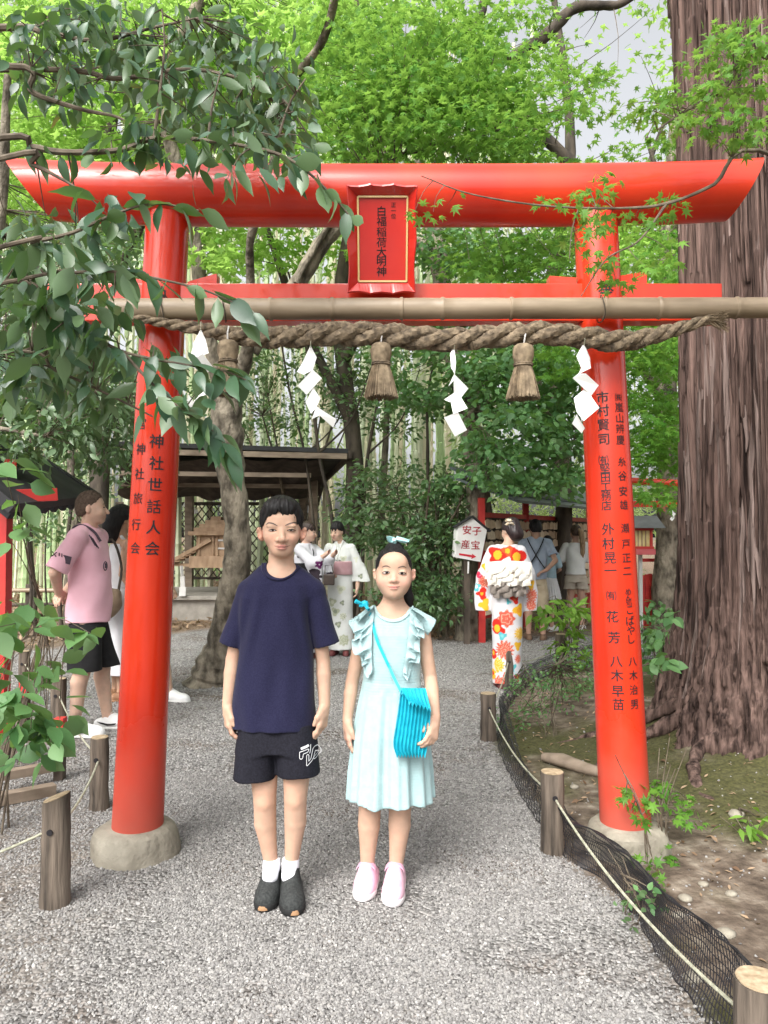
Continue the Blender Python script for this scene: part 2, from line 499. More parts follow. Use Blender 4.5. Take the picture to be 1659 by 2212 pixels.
def build_ground():
    xs = np.unique(np.concatenate([np.linspace(-150, -12, 14), np.linspace(-12, -3.2, 45), np.arange(-3.2, 3.6, .045), np.linspace(3.6, 12, 45), np.linspace(12, 150, 14)]))
    ys = np.unique(np.concatenate([np.linspace(-60, -2, 12), np.linspace(-2, 1.2, 12), np.arange(1.2, 6.5, .05), np.arange(6.5, 14, .12), np.linspace(14, 40, 40), np.linspace(40, 260, 14)]))
    X, Y = np.meshgrid(xs, ys)
    x, y = X.ravel(), Y.ravel()
    z = ground_h(x, y)
    g = gravel_zone(x, y)
    moss = np.clip((vnoise(x * 1.6 + 3, y * 1.6, 3) * .7 + vnoise(x * 6, y * 6, 4) * .3 - .36) * 4, 0, .9) * (x > x_right(y)) * (y < 9)
    litter = np.clip((y - 10.4) / .8, 0, 1) * (np.abs(x) < 60)
    litter = np.maximum(litter, np.clip((-x - 3.2) / .5, 0, 1) * np.clip((y - 6.5), 0, 1) * .4)
    W = len(xs)
    i = np.arange((len(ys) - 1) * (W - 1))
    a = (i // (W - 1)) * W + i % (W - 1)
    me = mesh_np('ground', np.stack([x, y, z], 1), np.stack([a, a + 1, a + 1 + W, a + W], 1), True, np.stack([g, moss, litter], 1))
    m = bpy.data.materials.new('ground')
    m.use_nodes = True
    N, L = m.node_tree.nodes, m.node_tree.links
    b = N['Principled BSDF']
    b.inputs['Roughness'].default_value = .92
    b.inputs['Specular IOR Level'].default_value = .25
    tc = N.new('ShaderNodeTexCoord')
    at = N.new('ShaderNodeVertexColor'); at.layer_name = 'Col'
    sp = N.new('ShaderNodeSeparateColor'); L.new(at.outputs[0], sp.inputs[0])
    def noise(scale, det=6):
        q = N.new('ShaderNodeTexNoise'); q.inputs['Scale'].default_value = scale; q.inputs['Detail'].default_value = det
        L.new(tc.outputs['Object'], q.inputs['Vector']); return q
    def ramp(src, *st):
        r = N.new('ShaderNodeValToRGB')
        e = r.color_ramp.elements
        while len(e) < len(st): e.new(.5)
        for k, (p, c) in enumerate(st): e[k].position = p; e[k].color = (*c, 1)
        L.new(src, r.inputs[0]); return r
    def mix(f, A, B, bt='MIX'):
        q = N.new('ShaderNodeMix'); q.data_type = 'RGBA'; q.blend_type = bt
        if hasattr(f, 'links') or not isinstance(f, float): L.new(f, q.inputs['Factor'])
        else: q.inputs['Factor'].default_value = f
        L.new(A, q.inputs['A']); L.new(B, q.inputs['B']); return q.outputs['Result']
    vo = N.new('ShaderNodeTexVoronoi'); vo.inputs['Scale'].default_value = 62
    L.new(tc.outputs['Object'], vo.inputs['Vector'])
    vs = N.new('ShaderNodeSeparateColor'); L.new(vo.outputs['Color'], vs.inputs[0])
    grav = ramp(vs.outputs[0], (.0, (.11, .105, .1)), (.35, (.19, .184, .178)), (.75, (.27, .262, .252)), (1, (.40, .385, .37)))
    big = noise(1.7, 7)
    brown = ramp(big.outputs['Fac'], (.5, (1, 1, 1)), (.66, (.62, .53, .47)))
    grav2 = mix(1.0, grav.outputs[0], brown.outputs[0], 'MULTIPLY')
    earth = ramp(noise(11, 12).outputs['Fac'], (.3, (.05, .036, .026)), (.5, (.13, .10, .075)), (.62, (.19, .155, .12)), (.74, (.29, .25, .2)))
    mossc = ramp(noise(60, 5).outputs['Fac'], (.3, (.03, .032, .010)), (.7, (.085, .085, .028)))
    litc = ramp(noise(34, 6).outputs['Fac'], (.35, (.07, .045, .03)), (.55, (.2, .14, .09)), (.72, (.42, .33, .25)))
    e2 = mix(sp.outputs[1], earth.outputs[0], mossc.outputs[0])
    e3 = mix(sp.outputs[2], e2, litc.outputs[0])
    fin = mix(sp.outputs[0], e3, grav2)
    L.new(fin, b.inputs['Base Color'])
    bp = N.new('ShaderNodeBump'); bp.inputs['Distance'].default_value = .02; bp.inputs['Strength'].default_value = .8
    hm = N.new('ShaderNodeMix'); hm.data_type = 'FLOAT'
    L.new(sp.outputs[0], hm.inputs['Factor'])
    L.new(noise(30, 8).outputs['Fac'], hm.inputs['A'])
    inv = N.new('ShaderNodeMath'); inv.operation = 'SUBTRACT'; inv.inputs[0].default_value = 1; L.new(vo.outputs['Distance'], inv.inputs[1])
    L.new(inv.outputs[0], hm.inputs['B'])
    L.new(hm.outputs['Result'], bp.inputs['Height'])
    L.new(bp.outputs[0], b.inputs['Normal'])
    o = link('ground', me, None, m)
    tag(o, 'grey gravel path with bare brown earth and moss on its right', kind='structure')
    return o
build_ground()

def pebble_protos():
    m = bpy.data.materials.new('gravel_stone'); m.use_nodes = True
    N, L = m.node_tree.nodes, m.node_tree.links
    b = N['Principled BSDF']; b.inputs['Roughness'].default_value = .75; b.inputs['Specular IOR Level'].default_value = .3
    oi = N.new('ShaderNodeObjectInfo'); r = N.new('ShaderNodeValToRGB')
    e = r.color_ramp.elements
    st = [(.0, (.13, .125, .12)), (.2, (.19, .183, .177)), (.5, (.235, .227, .22)), (.62, (.26, .248, .232)), (.84, (.285, .278, .268)), (.95, (.325, .316, .303)), (1, (.42, .405, .385))]
    while len(e) < len(st): e.new(.5)
    for k, (p, c) in enumerate(st): e[k].position = p; e[k].color = (*c, 1)
    L.new(oi.outputs['Random'], r.inputs[0])
    tc = N.new('ShaderNodeTexCoord')
    L.new(r.outputs[0], b.inputs['Base Color'])
    out = []
    for k in range(6):
        bm = bmesh.new()
        bmesh.ops.create_icosphere(bm, subdivisions=1, radius=1)
        for v in bm.verts:
            v.co *= random.uniform(.72, 1.15)
            v.co.x *= 1 + .3 * (k % 3 - 1) * .6; v.co.z *= .62
        me = bpy.data.meshes.new('gravel_stone'); bm.to_mesh(me); bm.free()
        out.append(proto('gravel_stone', me, m))
    return out
def build_gravel():
    def pts(n, y0, y1, pw):
        y = y0 + (y1 - y0) * RNG.random(n) ** pw
        half = .56 * y + .25
        x = (RNG.random(n) * 2 - 1) * half
        return x, y
    x1, y1 = pts(250000, 1.25, 4.6, .9)
    x2, y2 = pts(120000, 4.6, 10.5, 1.0)
    x, y = np.concatenate([x1, x2]), np.concatenate([y1, y2])
    g = gravel_zone(x, y)
    patch = vnoise(x * 1.9 + 9, y * 1.9, 21) * .6 + vnoise(x * 5, y * 5, 22) * .4
    keep = (RNG.random(len(x)) < g * np.where(patch > .64, .3, 1.0)) | ((x > x_right(y)) & (RNG.random(len(x)) < .008))
    x, y = x[keep], y[keep]
    n = len(x)
    s = RNG.lognormal(-5.3, .25, n) * np.where(y > 4.6, 1.35, 1.0)
    z = ground_h(x, y) + s * .25
    rot = np.stack([RNG.normal(0, .5, n), RNG.normal(0, .5, n), RNG.random(n) * 6.28], 1)
    o = scatter('gravel', np.stack([x, y, z], 1), rot, s, pebble_protos())
    tag(o, 'loose pale and dark grey gravel stones covering the path')
build_gravel()

def noisy_lathe(prof, c, n, amp, freq, seed, flat=1.0):
    """profile (r,z) turned around c with an uneven surface -> verts, faces"""
    prof = np.array(prof, float)
    th = np.linspace(0, 2 * PI, n, endpoint=False)
    R = np.repeat(prof[:, 0:1], n, 1); Z = np.repeat(prof[:, 1:2], n, 1)
    V = np.stack([R * np.cos(th), R * np.sin(th) * flat, Z], -1)
    out = []
    for p in V.reshape(-1, 3):
        q = Vector(p) * freq + Vector((seed * 7.3, seed * 3.1, seed))
        k = mnoise.noise(q) + .5 * mnoise.noise(q * 2.3)
        d = Vector((p[0], p[1], 0)); L = d.length
        d = d / L if L > 1e-6 else Vector((0, 0, 0))
        out.append(Vector(c) + Vector(p) + d * k * amp)
    m = len(prof)
    fs = [(i * n + k, i * n + (k + 1) % n, (i + 1) * n + (k + 1) % n, (i + 1) * n + k) for i in range(m - 1) for k in range(n)]
    fs.append(tuple((m - 1) * n + k for k in range(n)))
    return out, fs

# ------------------------------------------------------------------ cedar trunk on the right
def build_cedar():
    cx, cy = P(1475, 800, 4.75).x + .61, 4.75
    root = empty('cedar_tree', (cx, cy, 0), label='huge old cedar trunk with shaggy reddish brown bark behind the right gate pillar', cat='tree')
    nz = 250
    th = np.concatenate([np.linspace(.85 * PI, 1.85 * PI, 520), np.linspace(1.85 * PI, 2.85 * PI, 62)[1:-1]])
    nth = len(th)
    z = np.concatenate([np.linspace(-.15, 1.6, 110), np.linspace(1.6, 5.2, nz - 110 + 1)[1:]])
    nz = len(z)
    T, Z = np.meshgrid(th, z)
    flare = np.clip((1.5 - Z) / 1.5, 0, 1.15)
    lobes = .5 + .5 * np.cos(T * 5 + .6 + .5 * np.sin(T * 2))
    r = .535 - .012 * Z + flare ** 2.2 * (.17 + .23 * lobes)
    r += np.clip(flare, 0, 1) * (.07 * (vnoise(T * 14, Z * 8, 41) - .5) + .05 * (vnoise(T * 34, Z * 20, 42) - .5) + .03 * (vnoise(T * 70, Z * 46, 43) - .5))
    sfade = 1 - .75 * np.clip(flare * 1.25 - .25, 0, 1)
    warp = .35 * vnoise(T * 3, Z * .9, 31) + .12 * Z * .15
    def strips(N, Lz, s):
        a = T / (2 * PI) * N + warp * (N / 30)
        ia = np.floor(a)
        h1 = np.sin(ia * 91.7 + s) * 4375.3; h1 -= np.floor(h1)
        iz = np.floor(Z / Lz + h1 * 5)
        h2 = np.sin(ia * 12.9 + iz * 78.2 + s) * 43758.5; h2 -= np.floor(h2)
        e = np.abs(a - ia - .5) * 2
        return h2 * (1 - np.clip((e - .78) / .22, 0, 1))
    r += sfade * (.05 * strips(64, 2.4, 1) + .028 * strips(150, 1.2, 2) + .012 * strips(330, .6, 3)) + .02 * (vnoise(T * 30, Z * 1.1, 33) - .5) + .012 * (vnoise(T * 60, Z * 7, 34) - .5)
    r += .05 * (vnoise(T * 4, Z * .8, 35) - .5)
    lean = -.018 * Z
    V = np.stack([r * np.cos(T) + lean, r * np.sin(T), Z], -1).reshape(-1, 3)
    i = np.arange((nz - 1) * nth)
    a = i // nth; b = i % nth
    F = np.stack([a * nth + b, a * nth + (b + 1) % nth, (a + 1) * nth + (b + 1) % nth, (a + 1) * nth + b], 1)
    me = mesh_np('trunk', V, F, True)
    link('trunk', me, root, M['cedar'], False)
    # long strips of bark that stand off the trunk
    for k in range(260):
        t0 = random.uniform(PI * .95, PI * 1.75)
        z0 = random.uniform(.45, 4.2)
        Ls = random.uniform(.3, 1.3)
        w = random.uniform(.005, .017)
        n = 11
        lift = random.uniform(.001, .009)
        tilt = random.uniform(-.05, .05)
        vs = []
        tip = random.uniform(.3, 1)
        for j in range(n):
            u = j / (n - 1)
            zz = z0 + Ls * u
            fl = max(0, min(1.15, (1.5 - zz) / 1.5))
            tt = t0 + tilt * u + .014 * math.sin(u * 5 + k) + .006 * math.sin(u * 13 + 2 * k)
            lb = .5 + .5 * math.cos(tt * 5 + .6 + .5 * math.sin(tt * 2))
            rr = .535 - .012 * zz + fl ** 2.2 * (.17 + .23 * lb) + .028 + lift * (1 + 1.5 * (abs(u - .5) * 2) ** 3)
            ww = w * (.12 + .88 * min(1, u / (.12 + .4 * tip)) ** .7) * (.1 + .9 * min(1, (1 - u) / .35) ** .6) * (1 + .25 * math.sin(u * 9 + k * 1.3))
            d = Vector((math.cos(tt), math.sin(tt), 0)); q = Vector((-d.y, d.x, 0))
            c = d * rr + Vector((-.018 * zz, 0, zz))
            vs += [c - q * ww - d * .012, c - q * ww * .8 + d * .003, c + q * ww * .8 + d * .004 * math.sin(k), c + q * ww - d * .012]
        fs = [(4 * j + e, 4 * j + e + 1, 4 * j + e + 5, 4 * j + e + 4) for j in range(n - 1) for e in range(3)]
        fs += [(3, 2, 1, 0), tuple(4 * (n - 1) + e for e in range(4))]
        me = bpy.data.meshes.new('bark_strip'); me.from_pydata([tuple(v) for v in vs], [], fs)
        link('bark_strip', me, root, M['cedar_strip'] if random.random() < .6 else M['cedar'], False)
    # roots running out over the soil
    for (a, L, r0) in ((PI * 1.10, 1.3, .05), (PI * 1.25, 1.1, .055), (PI * 1.45, .9, .05), (PI * .98, 1.4, .05)):
        pts, rad = [], []
        for j in range(12):
            u = j / 11
            aa = a + .25 * math.sin(u * 3 + a)
            d = .55 + L * u * .75
            x, y = math.cos(aa) * d, math.sin(aa) * d
            gz = float(ground_h(np.array([cx + x]), np.array([cy + y]))[0])
            pts.append((x, y, gz + .09 * (1 - u) ** 1.5 - .01 - .03 * u)); rad.append(r0 * (1 - .75 * u) * (1 + .15 * math.sin(j * 2.3)))
        mb = MB(); mb.tube(list(spline(pts, 44)), list(np.interp(np.linspace(0, 1, 44), np.linspace(0, 1, 12), rad)), 12)
        mb.v = [tuple(Vector(q) * 1.0 + Vector(q).normalized() * 0 + Vector((mnoise.noise(Vector(q) * 14), mnoise.noise(Vector(q) * 14 + Vector((7, 0, 0))), mnoise.noise(Vector(q) * 11 + Vector((0, 9, 0))))) * .022) for q in mb.v]
        o = mb.build('root', M['cedar'], None, True)
        o.parent = root
build_cedar()
# ================================================================== the red gate
YG = 3.45
_glyph = {}
DENSE = '賢堅瀬嵐辨慶務雄産話荷福稲㈲㈱糸宝旅晃苗処'
def glyph(ch, bold=.02):
    """flat outline of a character -> verts (u,v) centred, 1 em high, and faces"""
    if ch in DENSE: bold = min(bold, .010)
    key = (ch, bold)
    if key in _glyph: return _glyph[key]
    cu = bpy.data.curves.new('glyph', 'FONT')
    cu.body = ch; cu.size = 1; cu.offset = bold; cu.resolution_u = 3
    cu.align_x = 'CENTER'
    ob = bpy.data.objects.new('glyph', cu); COL.objects.link(ob)
    dg = bpy.context.evaluated_depsgraph_get()
    me = bpy.data.meshes.new_from_object(ob.evaluated_get(dg))
    bm = bmesh.new(); bm.from_mesh(me)
    bmesh.ops.triangulate(bm, faces=bm.faces)
    for _ in range(4):
        long_e = [e for e in bm.edges if e.calc_length() > .16]
        if not long_e: break
        bmesh.ops.subdivide_edges(bm, edges=long_e, cuts=1)
        bmesh.ops.triangulate(bm, faces=[f for f in bm.faces if len(f.verts) > 3])
    v = np.array([(q.co.x, q.co.y) for q in bm.verts])
    bm.verts.index_update()
    f = [[q.index for q in p.verts] for p in bm.faces]
    bm.free()
    bpy.data.objects.remove(ob); bpy.data.curves.remove(cu); bpy.data.meshes.remove(me)
    if len(v):
        v = v - (v.max(0) + v.min(0)) / 2
    _glyph[key] = (v, f)
    return v, f

def letters(mb, items, fn, bold=.02):
    """items: (char, cu, cv, size); fn maps (u,v) -> 3d point"""
    for ch, cu, cv, s in items:
        v, f = glyph(ch, 0.0)
        if not len(v): continue
        for dx, dy in ((-.013, -.006), (.013, .006), (0, .012)):        # a thicker brush
            if ch in DENSE: dx, dy = dx * .45, dy * .45
            mb.add([fn(cu + (a + dx * bold / .028) * s, cv + (b + dy * bold / .028) * s) for a, b in v], f)

def build_gate():
    gate = empty('torii_gate', P(829, 1790, YG) * 1.0, label='vermilion lacquered torii gate with black lettering on its two leaning pillars', cat='gate')
    gate.location.z = 0
    px = YG / FPX
    # pillars
    for (xb, yb, xt, yt) in ((297, 1792, 362.5, 470), (1352, 1800, 1286, 470)):
        a, b = P(xb, yb, YG), P(xt, yt, YG)
        a = a - (b - a).normalized() * .03
        n = 24
        pts = [a.lerp(b, i / n) for i in range(n + 1)]
        rad = [px * (53.2 - 7.0 * (i / n) ** .8) for i in range(n + 1)]
        mb = MB(); mb.tube(pts, rad, 48)
        pil = mb.build('pillar', M['red_pillar'], gate, True)
        left = xb < 800
        # dust and splashes at the foot are in the material of the foot band
        col = ((('神', 370, 520), ('社', 370, 745), ('世', 357, 965), ('話', 345, 1195), ('人', 340, 1410), ('会', 328, 1630)), 28.5,
               (('宮', 208, 335), ('神', 200, 600), ('社', 187, 855), ('旅', 170, 1110), ('行', 150, 1380), ('会', 145, 1625)), 23.5)
        if left:
            f = lambda q: (261 + .2084 * q[1], 845 + .2084 * q[2])
        else:
            f = lambda q: (1229 + .347 * q[1], 806 + .347 * q[2])
            col = ((('市', 210, 150), ('村', 212, 232), ('賢', 215, 322), ('司', 218, 412), ('㈲', 216, 540), ('堅', 225, 592), ('田', 228, 650), ('工', 230, 708), ('務', 232, 762), ('店', 233, 825),
                    ('外', 243, 970), ('村', 245, 1060), ('晃', 255, 1150), ('一', 258, 1228), ('㈲', 263, 1385), ('花', 270, 1515), ('芳', 280, 1645), ('八', 292, 1795), ('木', 297, 1880), ('早', 302, 1980), ('苗', 305, 2060)), 24,
                   (('㈱', 310, 150), ('嵐', 315, 212), ('山', 318, 280), ('辨', 320, 345), ('慶', 322, 415), ('糸', 330, 550), ('谷', 333, 640), ('安', 338, 735), ('雄', 342, 820), ('瀬', 350, 965), ('戸', 355, 1065), ('正', 358, 1150), ('二', 362, 1232),
                    ('め', 368, 1360), ('ん', 370, 1395), ('処', 373, 1425), ('こ', 378, 1475), ('ば', 380, 1540), ('や', 385, 1600), ('し', 388, 1655), ('八', 395, 1795), ('木', 400, 1880), ('治', 402, 1970), ('男', 405, 2060)), 20)
        axis = (b - a).normalized()
        # frame round the pillar: u = arc length from the front line, v = height along the axis
        side = axis.cross(Vector((0, 1, 0))).normalized()          # along the front tangent
        if side.x < 0: side = -side
        fr = Vector((0, -1, 0))
        def wrap(u, v, lift=.0018):
            t = v / (b - a).length
            rr = px * (53.2 - 7.0 * max(0, min(1, t)) ** .8) + lift
            an = u / rr
            return a + axis * v + side * (math.sin(an) * rr) + fr * (math.cos(an) * rr)
        mb = MB()
        for lst, sz in ((col[0], col[1]), (col[2], col[3])):
            for q in lst:
                x, y = f(q)
                p = P(x, y, YG - .1)
                v = (p - a).dot(axis)
                u = (p - (a + axis * v)).dot(side)
                t = v / (b - a).length
                rr = px * (53.2 - 7.0 * t ** .8)
                u = math.asin(max(-.97, min(.97, u / rr))) * rr
                s = sz * px * 1.1
                if q[0] in '㈲㈱堅田工務店' and not left: s *= .84
                if q[0] in 'めん処' and not left: s *= .72
                letters(mb, [(q[0], u, v, s)], wrap, .028)
        top = ('納', 342, 634, 34) if left else ('奉', 1309, 622, 36)
        p = P(top[1], top[2], YG - .1); v = (p - a).dot(axis); u = (p - (a + axis * v)).dot(side)
        letters(mb, [(top[0], u, v, top[3] * px)], wrap, .028)
        mb.build('lettering', M['ink'], pil, False, fix=False)
    # round top beam with slanted ends, rising a little towards them
    n, k = 60, 48
    zc, r = P(829, 421.5, YG).z, 64.5 * px
    tl, tr_ = P(19, 352, YG).x, P(1637, 346, YG).x
    bl, br = P(112, 478, YG).x, P(1573, 474, YG).x
    vs, fs = [], []
    for i in range(n + 1):
        u = i / n
        for j in range(k):
            an = 2 * PI * j / k
            w = (math.sin(an) + 1) / 2
            x = (bl + (tl - bl) * w) * (1 - u) + (br + (tr_ - br) * w) * u
            e = abs(2 * u - 1)
            vs.append((x, YG - math.cos(an) * r, zc + math.sin(an) * r + .028 * e ** 4 - .004))
    for i in range(n):
        for j in range(k):
            fs.append((i * k + j, i * k + (j + 1) % k, (i + 1) * k + (j + 1) % k, (i + 1) * k + j))
    fs += [tuple(range(k - 1, -1, -1)), tuple(n * k + j for j in range(k))]
    mb = MB(); mb.add(vs, fs); mb.build('top_beam', M['red'], gate, True)
    # flat tie beam and its wedges
    yf = YG - .045
    zt, zb = P(829, 612, yf).z, P(829, 693, yf).z
    xl, xr = P(97, 660, yf).x, P(1560, 640, yf).x
    mb = MB(); mb.box(((xl + xr) / 2, YG, (zt + zb) / 2), (xr - xl, .09, zt - zb), bev=.004)
    mb.build('tie_beam', M['red'], gate)
    for (x0, y0, x1, y1) in ((1340, 594, 1399, 584), (1246, 598, 1188, 594), (404, 607, 467, 589), (316, 606, 256, 590)):
        q = [P(x0, 612, yf), P(x1, 612, yf), P(x1, y1, yf), P(x0, y0, yf)]
        for p in q: p.z = max(p.z, zt + .001)
        mb = MB(); mb.prism(q, (0, .01, 0), (0, .075, 0)); mb.build('wedge', M['red'], gate)
    # footing stones
    for (x, y, wx, seed) in ((292, 1815, 1.0, 1), (1357, 1828, 1.0, 2)):
        c = P(x, y, YG); c.z = 0
        prof = [(.205, -.05), (.198, .02), (.19, .07), (.176, .108), (.15, .126), (.08, .132), (.002, .132)]
        if seed == 2: prof = [(q, zz * 1.1) for q, zz in prof]
        v, f = noisy_lathe(prof, c, 48, .022, 5, seed, .95)
        mb = MB(); mb.add(v, f); o = mb.build('footing_stone', M['stone'], gate, True)
    # name plaque leaning forward under the top beam
    def plane(x, y, off=0.0):
        Y = 3.205 + (y - 398) / 237 * .1 + off
        return P(x, y, Y)
    plq = empty('shrine_plaque', plane(826, 516, .06), label='red framed shrine name plaque with gold border hanging at the middle of the gate', cat='plaque')
    outer = []
    def scal(x0, x1, y, s, n=24):
        for i in range(n):
            u = i / n
            k = (u * 3) % 1
            d = (math.sin(u * PI) * 3 - (1 - abs(2 * k - 1)) ** .6 * 4 + 2) * s
            outer.append((x0 + (x1 - x0) * u, y + d))
    def sidec(x0, y0, x1, y1, s, n=12):
        for i in range(n):
            u = i / n
            outer.append((x0 + (x1 - x0) * u + s * 4 * abs(math.sin(u * PI * 2)) ** 1.5, y0 + (y1 - y0) * u))
    scal(748, 903, 400, -1); sidec(903, 400, 898, 634, -1); scal(898, 750, 632, 1); sidec(750, 634, 748, 400, 1)
    inner = [(772, 424), (881, 424), (879, 609), (774, 609)]
    m = len(outer)
    def near_in(p):
        x = min(max(p[0], 772 + (2 if p[1] > 520 else 0)), 881 - (2 if p[1] > 520 else 0)); y = min(max(p[1], 424), 609)
        return (x, y)
    vs = [plane(x, y, 0) for x, y in outer] + [plane(*near_in(p), .03) for p in outer] + [plane(x, y, .05) for x, y in outer] + [plane(827 + (x - 827) * .97, 516 + (y - 516) * .97, -.004) for x, y in outer]
    fs = []
    for i in range(m):
        j = (i + 1) % m
        fs += [(3 * m + i, 3 * m + j, m + j, m + i), (2 * m + i, 2 * m + j, j, i), (i, j, 3 * m + j, 3 * m + i)]
    fs.append(tuple(range(3 * m - 1, 2 * m - 1, -1)))
    mb = MB(); mb.add(vs, fs); mb.build('frame', M['plaque_red'], plq, False)
    mb = MB(); mb.prism([plane(*p, .034) for p in inner], (0, -.004, 0), (0, .01, 0)); mb.build('panel', M['plaque_red'], plq)
    mb = MB()
    q = [(773, 425), (880, 425), (878, 608), (775, 608)]
    for i in range(4):
        mb.bar(plane(*q[i], .026), plane(*q[(i + 1) % 4], .026), .008, .006, up=Vector((0, -1, 0)))
    mb.build('gold_border', M['gold'], plq)
    mb = MB()
    it = [('白', 822.5, 454, 21), ('福', 823, 482, 21), ('稲', 823.5, 510, 21), ('荷', 823, 537, 20), ('大', 822.5, 560, 19), ('明', 822, 577, 18), ('神', 822, 594, 18)]
    z7 = lambda x, y: (614.4 + .3704 * x, 345.6 + .3704 * y)
    ys = (298, 358, 420, 480, 535, 590, 650)
    it = [(c, z7(566, y)[0], -z7(0, y)[1], 23) for c, y in zip('白福稲荷大明神', ys)] + [(c, z7(636, y)[0], -z7(0, y)[1], 11.5) for c, y in zip('正一位', (262, 295, 327))]
    letters(mb, it, lambda u, v: plane(u, -v, .0285), .03)
    mb.build('lettering', M['ink'], plq, False, fix=False)

    # bamboo pole across the gate
    pole = empty('bamboo_pole', P(900, 666, 3.27), label='thick dried bamboo pole lashed level across the front of the gate', cat='pole')
    xa, xb = P(214, 667, 3.27).x, P(1900, 662, 3.27).x
    pts, rad = [], []
    nodes_d = [348, 585, 718, 868, 956, 1104, 1304, 1424, 1590, 1760]
    nx = sorted(P(q, 666, 3.27).x for q in nodes_d)
    xs = np.unique(np.concatenate([np.linspace(xa, xb, 60)] + [[q - .012, q - .004, q, q + .004, q + .012] for q in nx]))
    for x in xs:
        d = min(abs(x - q) for q in nx)
        pts.append((x, 3.27, P(829, 668.5, 3.27).z + .012 * (x + 1.2) / 2.8 * .6))
        rad.append(.0475 + (.0032 if d < .005 else (-.0015 if d < .013 else 0)) - .001 * x)
    mb = MB(); mb.tube(pts, rad, 28); mb.build('culm', M['bamboo_old'], pole, True)
    for q in (356, 488, 1298):
        c = P(q, 667, 3.27)
        mb = MB()
        ring = [(c.x + .006 * math.sin(a * 2), 3.27 + .054 * math.cos(a), c.z + .06 * math.sin(a)) for a in np.linspace(0, 2 * PI, 24)]
        mb.tube(ring, .0025, 6, False)
        mb.build('wire_tie', M['dark_bark'], pole, True)

    # straw rope
    rope = empty('straw_rope', P(850, 722, 3.25), label='thick twisted straw rope hung below the bamboo pole, tufted at its right end', cat='rope')
    key = [(278, 681, 11), (350, 697, 13), (440, 712, 18), (540, 729, 24), (620, 728, 28), (720, 721, 30), (830, 724, 31), (960, 734, 29), (1060, 727, 29), (1160, 720, 29), (1250, 727, 28), (1335, 737, 27), (1400, 728, 22), (1460, 711, 17.5), (1520, 693, 13), (1546, 687, 11)]
    N = 520
    c = spline([tuple(P(x, y, 3.25 - .02 * (r > 20))) for x, y, r in key], N)
    rr = spline([(r * .88 * 3.25 / FPX, 0) for _, _, r in key], N)[:, 0]
    s = np.concatenate([[0], np.cumsum(np.linalg.norm(np.diff(c, axis=0), axis=1))])
    t = norm(np.gradient(c, axis=0))
    u = norm(np.cross(t, np.array([[0, 0, 1.]]))); w = np.cross(t, u)
    ph = np.cumsum(np.gradient(s) / (6.6 * rr + .05)) * 6.6
    fib = MB()
    for k in range(3):
        an = -(ph + 2 * PI * k / 3)
        off = (np.cos(an)[:, None] * u + np.sin(an)[:, None] * w) * (rr * .50)[:, None]
        mb = MB()
        rad = rr * .52 * (1 + .05 * np.sin(s * 90 + k) + .03 * RNG.normal(0, 1, N))
        mb.tube(list(c + off), list(rad), 14)
        v = np.array([tuple(q) for q in mb.v])
        # strand grooves
        ang = np.tile(np.arange(14), N); i = np.repeat(np.arange(N), 14)
        cc = (c + off)[i]
        v = cc + (v - cc) * (1 + .07 * np.sin(ang * 2.7 + i * .55) + .05 * RNG.normal(0, 1, len(v)))[:, None]
        mb.v = [tuple(q) for q in v]
        mb.build('strand', M['straw_dark'], rope, True)
        for q in range(900):
            i = random.randrange(4, N - 8)
            a = random.uniform(0, 2 * PI)
            base = c[i] + off[i] + (math.cos(a) * u[i] + math.sin(a) * w[i]) * rad[i] * .99
            j = min(N - 1, i + random.randint(3, 8))
            a2 = a + random.uniform(-.3, .3)
            end = c[j] + off[j] + (math.cos(a2) * u[j] + math.sin(a2) * w[j]) * rad[j] * random.uniform(1.0, 1.16)
            p, e = Vector(base), Vector(end)
            if random.random() < .08: e += Vector((random.uniform(-.01, .01), -.01, random.uniform(-.03, .015)))
            d = Vector((0, 0, .0014)) if random.random() < .5 else Vector((0, .0014, .0008))
            fib.add([p - d, p + d, e], [(0, 1, 2)])
    o = fib.build('loose_straw', M['straw'], rope, fix=False); o['kind'] = 'stuff'
    tf = MB()
    a0 = P(1530, 690, 3.25)
    for q in range(170):
        e = P(1545 + random.uniform(12, 32), 688 + random.uniform(-22, 36) * random.uniform(.6, 1), 3.25 + random.uniform(-.05, .05))
        st = a0 + Vector((random.uniform(-.03, .02), random.uniform(-.02, .02), random.uniform(-.018, .018)))
        md = st.lerp(e, .5) + Vector((0, 0, random.uniform(-.004, .006)))
        tf.tube([st, md, e], [.0014, .0016, .0012], 3, False)
    tf.build('end_tuft', M['straw'], rope, fix=False)['kind'] = 'stuff'

    # straw tassels
    for i, (x, yt, dep, lab) in enumerate(((823, 741, 3.21, 'straw tassel hanging from the rope directly under the plaque'), (1130, 743, 3.21, 'straw tassel hanging from the rope between two paper streamers near the right pillar'), (493, 735, 3.21, 'straw tassel hanging in front of the forked tree beside the left pillar'))):
        s = dep / FPX
        o = P(x, yt, dep)
        ts = empty('straw_tassel', o, label=lab, cat='tassel', group='straw tassels on the rope')
        mb = MB()
        prof = [(2, 0), (14, -1), (20, -5), (23, -14), (23, -26), (20, -38), (18, -46), (18, -50)]
        v, f = noisy_lathe([(a * s, b * s) for a, b in prof], o, 40, .0016, 60, i + 3)
        mb.add(v, f); mb.build('head', M['straw'], ts, True)
        mb = MB()
        for dz in (-44, -47.5):
            mb.tube([(o.x + 20 * s * math.cos(a), o.y + 20 * s * math.sin(a), o.z + dz * s) for a in np.linspace(0, 2 * PI, 24)], 1.8 * s, 6, False)
        mb.build('binding', M['straw_dark'], ts, True)
        mb = MB()
